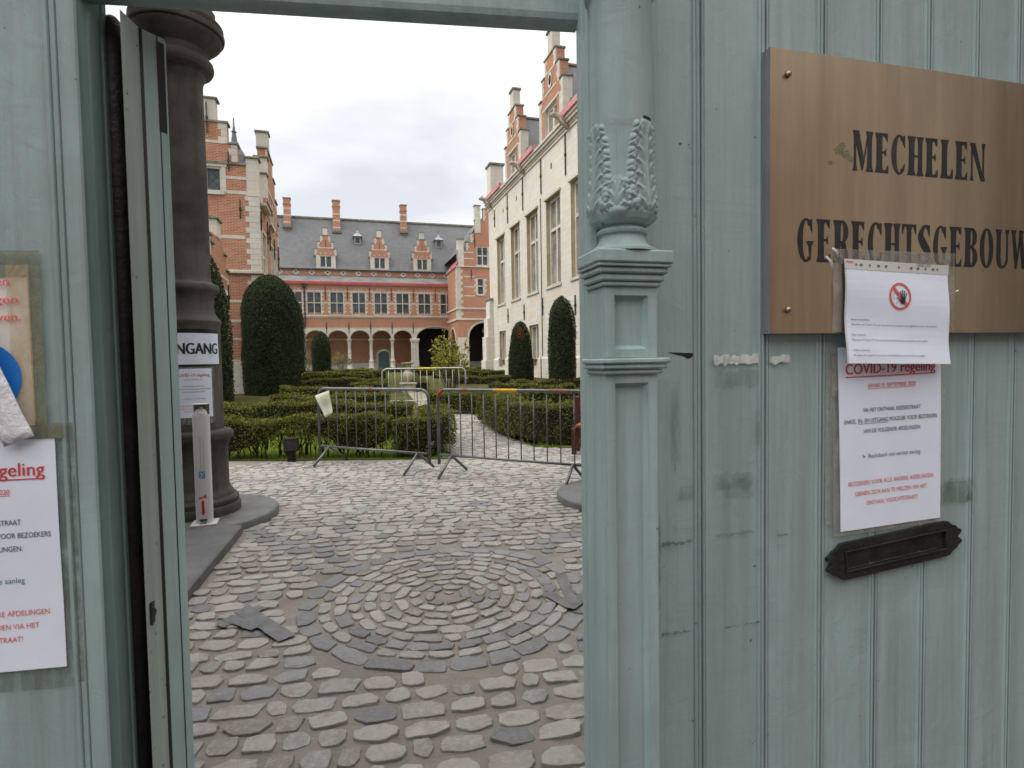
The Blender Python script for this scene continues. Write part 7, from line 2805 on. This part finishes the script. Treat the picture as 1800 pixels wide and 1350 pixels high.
lt.build('lantern', tw)

# a bench and a parked car under the arcade
bf = thing('bench', (6.6, YB - 0.9, 0.86), 'brown timber bench under the arcade right of the green door', 'bench')
mb = MB()
mb.box(5.72, 7.35, YB + 1.3, YB + 1.75, 1.27, 1.34, M['bench'])
mb.build('seat', bf)
mb = MB()
mb.box(5.72, 7.35, YB + 1.76, YB + 1.81, 1.40, 1.80, M['bench'])
mb.build('backrest', bf)
for x in (5.85, 7.15):
    mb = MB()
    mb.box(x, x + 0.08, YB + 1.35, YB + 1.75, 0.863, 1.269, M['bench_dark'])
    mb.build('leg', bf)

# ================================================================== LEFT BUILDING
YS = 22.5
XL = -2.62
TSF, TEF = TS(YS), TE(XL)
lb = thing('brick_house', (XL - 2, YS, 0.45), 'red brick house with stepped gable and pale quoins, left of the court', 'building')
mb = MB()
swin = [(-4.95, -3.80, 7.66, 8.52)]
wall(mb, TSF, -9.0, XL, 2.92, 8.62, swin, M['brick'], 0.22, M['trim'])
wall(mb, TSF, -9.0, XL - 0.004, 0.3, 1.66, [], M['stone'])
wall(mb, TSF, -9.0, XL, 1.66, 2.92, [], M['brick'])
mb.box(-9.0, XL + 0.05, 0.3, 1.60, 0.0, 0.10, M['stone'], TSF, 0.02)
ewin = [(22.55, 23.0, 5.0, 6.5), (23.22, 24.35, 3.2, 6.5), (25.95, 26.95, 3.2, 6.52), (27.35, 28.25, 3.2, 6.55)]
wall(mb, TEF, YS, 29.4, 2.92, 7.5, ewin[1:], M['brick'], 0.22, M['trim'])
wall(mb, TEF, YS, 29.4, 0.3, 2.92, [], M['brick'])
mb.quad((XL, 29.4, 0.3), (-9, 29.4, 0.3), (-9, 29.4, 8.6), (XL, 29.4, 8.6), M['brick'])
mb.build('wall', lb)
mb = MB()
# gable steps towards the camera
steps = [(-5.85, -3.27, 8.625, 9.30), (-5.52, -3.58, 9.302, 10.03)]
mb.box(-8.6, -2.99, 8.621, 8.70, -0.35, 0.06, M['cap'], TSF)
steps = [(-7.0, -3.27, 8.70, 9.33), (-6.6, -3.58, 9.331, 10.05)]
gable(mb, TSF, steps, 0.4, M['brick'], M['cap'], M['trim'], 0.06, 0.08, 0.19)
mb.box(-6.2, -3.92, 10.052, 10.85, -0.4, 0.0, M['trim'], TSF)
mb.box(-6.27, -3.84, 10.851, 10.93, -0.45, 0.06, M['cap'], TSF, 0.02)
# corner pier
mb.box(-3.0, XL + 0.02, 7.56, 8.88, -0.42, 0.02, M['trim'], TSF)
mb.box(-3.06, XL + 0.08, 8.881, 8.96, -0.48, 0.08, M['cap'], TSF, 0.02)
mb.build('stepped_gable', lb)
mb = MB()
quoins(mb, TSF, XL + 0.012, -1, 4.92, 7.55, M['trim'], 0.19, 0.46, 0.34, 0.013)
quoins(mb, TEF, YS - 0.012, 1, 4.92, 7.55, M['trim'], 0.19, 0.40, 0.28, 0.013)
quoins(mb, TSF, XL + 0.012, -1, 1.7, 4.74, M['trim'], 0.19, 0.46, 0.34, 0.013, 1)
quoins(mb, TEF, YS - 0.012, 1, 1.7, 4.74, M['trim'], 0.19, 0.40, 0.28, 0.013, 1)
quoins(mb, TEF, 29.41, -1, 1.7, 7.5, M['trim'], 0.2, 0.42, 0.3, 0.013, 1)
for z0_, z1_, x1_ in ((8.12, 8.22, -3.0), (7.60, 7.72, -3.0), (6.02, 6.14, -3.1), (9.34, 9.44, -3.66)):
    a = -3.80 if z0_ > 7 and z0_ < 8.5 else -9.0
    mb.box(a, x1_, z0_, z1_, 0.0, 0.011, M['trim'], TSF)
mb.box(-9.0, XL + 0.10, 4.78, 4.90, 0.0, 0.12, M['trim'], TSF, 0.015)
mb.box(YS - 0.1, 29.4, 4.785, 4.895, 0.0, 0.10, M['trim'], TEF)
mb.box(-9.0, XL + 0.06, 1.62, 1.70, 0.0, 0.06, M['trim'], TSF)
mb.box(-5.2, -3.62, 8.525, 8.66, 0.0, 0.03, M['trim'], TSF)
mb.box(-3.80, -3.66, 7.66, 8.52, 0.0, 0.02, M['trim'], TSF)
for z in (3.75, 3.05, 2.4):
    mb.box(-9.0, -3.12, z, z + 0.09, 0.0, 0.011, M['trim'], TSF)
for (a, b, c, d) in ewin[1:]:
    mb.box(a - 0.10, b + 0.10, d, d + 0.10, 0.0, 0.02, M['trim'], TEF)
    mb.box(a - 0.12, a, 3.0, d, 0.0, 0.015, M['trim'], TEF)
    mb.box(b, b + 0.12, 3.0, d, 0.0, 0.015, M['trim'], TEF)
mb.build('stone_bands', lb)
window(lb, TSF, -4.95, -3.80, 7.66, 8.52, [-4.32], [], 0.14, M['trim'], M['glass'], 0.06, True, 0.10)
for (a, b, c, d) in ewin[1:]:
    window(lb, TEF, a, b, c, d, [(a + b) / 2], [5.65], 0.16, M['trim'], M['glass_dusty'], 0.07, False, 0.09)
for x, a, b in ((-4.20, 9.65, 10.72), (-3.555, 8.42, 9.06), (-3.225, 6.74, 7.40)):
    anchor(lb, TSF, x, a, b, 0.017)
for y, a, b in ((22.75, 6.4, 7.1), (24.75, 6.3, 7.2), (25.5, 6.2, 7.2), (27.15, 6.1, 7.0), (28.9, 5.9, 7.0)):
    anchor(lb, TEF, y, a, b, 0.02)
mb = MB()
# east gable dormer, stepped
TEG = TE(XL + 0.02)
steps = [(23.6, 29.4, 7.52, 8.05), (24.2, 28.8, 8.051, 8.95), (24.9, 28.0, 8.951, 9.75), (25.4, 27.2, 9.751, 10.35)]
wall(mb, TEG, 25.0, 29.4, 7.501, 8.05, [(25.9, 27.3, 7.501, 8.05)], M['brick'], 0.2, M['trim'])
wall(mb, TEG, 25.0, 29.0, 8.05, 8.95, [(25.9, 27.3, 8.05, 8.6)], M['brick'], 0.2, M['trim'])
gable(mb, TEG, [(25.1, 28.3, 8.951, 9.7), (25.45, 27.5, 9.701, 10.3)], 0.35, M['brick'], M['cap'], M['trim'], 0.05, 0.08, 0.2)
for (a, b, z) in ((25.0, 25.1, 8.951), (28.3, 29.0, 8.951), (29.0, 29.4, 8.051)):
    mb.box(a - 0.05, b + 0.05, z, z + 0.08, -0.35, 0.05, M['cap'], TEG)
for (y0_, y1_, za_, zb_) in ((24.55, 25.0, 7.6, 9.0), (24.9, 25.3, 9.03, 9.75), (25.6, 26.1, 10.38, 11.0)):
    mb.box(y0_, y1_, za_, zb_, -0.4, 0.05, M['trim'], TEG)
    mb.box(y0_ - 0.06, y1_ + 0.06, zb_ + 0.001, zb_ + 0.08, -0.45, 0.10, M['cap'], TEG, 0.015)
mb.box(25.0, 29.0, 8.62, 8.72, 0.0, 0.014, M['trim'], TEG)
eg = mb.build('east_gable', lb)
window(eg, TEG, 25.9, 27.3, 7.45, 8.6, [26.6], [], 0.14, M['trim'], M['glass_dusty'], 0.08, True, 0.12, name='gable_window')
mb = MB()
mb.box(22.95, 24.5, 7.36, 7.50, 0.0, 0.22, M['trim'], TEF, 0.02)
mb.box(22.95, 24.55, 7.501, 7.66, 0.10, 0.28, M['gutter_pink'], TEF, 0.01)
mb.build('gutter', lb)
mb = MB()
# slate roofs: main ridge along Y behind the gable, and the cross roof behind the east gable
mb.add([(XL - 0.1, YS + 0.4, 7.6), (XL - 0.1, 29.4, 7.6), (-5.0, 29.4, 9.9), (-5.0, YS + 0.4, 9.9), (-9.0, 29.4, 7.6), (-9.0, YS + 0.4, 7.6)], [(0, 1, 2, 3), (3, 2, 4, 5)], M['slate'])
mb.add([(XL - 0.3, 24.6, 7.6), (XL - 0.3, 26.6, 9.8), (XL - 0.3, 28.8, 7.6), (-6, 24.6, 7.6), (-6, 26.6, 9.8), (-6, 28.8, 7.6)], [(0, 1, 4, 3), (1, 2, 5, 4)], M['slate'])
rfl = mb.build('roof', lb)
mb = MB()
mb.lathe(-3.72, 25.0, [(0.55, 9.2), (0.42, 9.75), (0.22, 10.1), (0.12, 10.3), (0.03, 10.95), (0.02, 11.25)], 8, M['slate'], cap=False)
mb.lathe(-3.72, 25.0, [(0.0, 10.66), (0.11, 10.7), (0.0, 10.76)], 10, M['lead'], cap=False)
mb.build('turret_cap', rfl)

# ---- low porch wing with its own stepped gable, by the left yew
pw = thing('porch_wing', (-3.5, 18.5, 0.35), 'low brick porch wing with small stepped gable behind the nearest left yew', 'building')
XP = -3.40
TPE, TPS = TE(XP), TS(17.5)
mb = MB()
wall(mb, TPE, 17.5, 20.6, 0.3, 4.35, [(18.4, 20.2, 1.6, 3.75)], M['brick'], 0.2, M['trim'])
wall(mb, TPS, -6.5, XP, 0.3, 4.35, [], M['stone'])
mb.build('wall', pw)
mb = MB()
for (y0_, y1_, za_, zb_) in ((17.5, 20.6, 4.351, 4.52), (17.9, 20.3, 4.521, 4.98), (18.35, 20.0, 4.981, 5.35)):
    mb.box(y0_, y1_, za_, zb_, -0.3, 0.0, M['brick'], TPE)
for (y0_, y1_, z) in ((17.45, 17.95, 4.53), (20.25, 20.65, 4.53), (17.85, 18.4, 4.99), (19.95, 20.35, 4.99)):
    mb.box(y0_, y1_, z, z + 0.07, -0.36, 0.06, M['cap'], TPE, 0.012)
mb.box(18.9, 19.5, 5.351, 5.86, -0.32, 0.02, M['trim'], TPE)
mb.box(18.83, 19.57, 5.861, 5.93, -0.38, 0.08, M['cap'], TPE, 0.012)
mb.box(17.48, 17.95, 4.3, 5.15, -0.42, 0.03, M['trim'], TPE)
mb.box(17.42, 18.0, 5.151, 5.22, -0.48, 0.08, M['cap'], TPE, 0.012)
quoins(mb, TPE, 17.495, 1, 0.4, 4.28, M['trim'], 0.2, 0.4, 0.26, 0.014)
quoins(mb, TPE, 20.6, -1, 0.4, 4.28, M['trim'], 0.2, 0.4, 0.26, 0.014)
mb.box(18.2, 20.4, 3.75, 3.90, 0.0, 0.03, M['trim'], TPE)
mb.box(17.5, 20.6, 4.22, 4.30, 0.0, 0.015, M['trim'], TPE)
mb.build('stepped_gable', pw)
window(pw, TPE, 18.4, 20.2, 1.6, 3.75, [19.0, 19.6], [2.9], 0.14, M['trim'], M['glass'], 0.08, True, 0.1)
for y in (17.75, 20.35):
    anchor(pw, TPE, y, 3.3, 4.1, 0.018)
mb = MB()
mb.add([(XP - 0.3, 17.5, 4.3), (XP - 0.3, 19.3, 5.5), (XP - 0.3, 20.6, 4.3), (-6.5, 17.5, 4.3), (-6.5, 19.3, 5.5), (-6.5, 20.6, 4.3)], [(0, 1, 4, 3), (1, 2, 5, 4)], M['slate'])
mb.build('roof', pw)
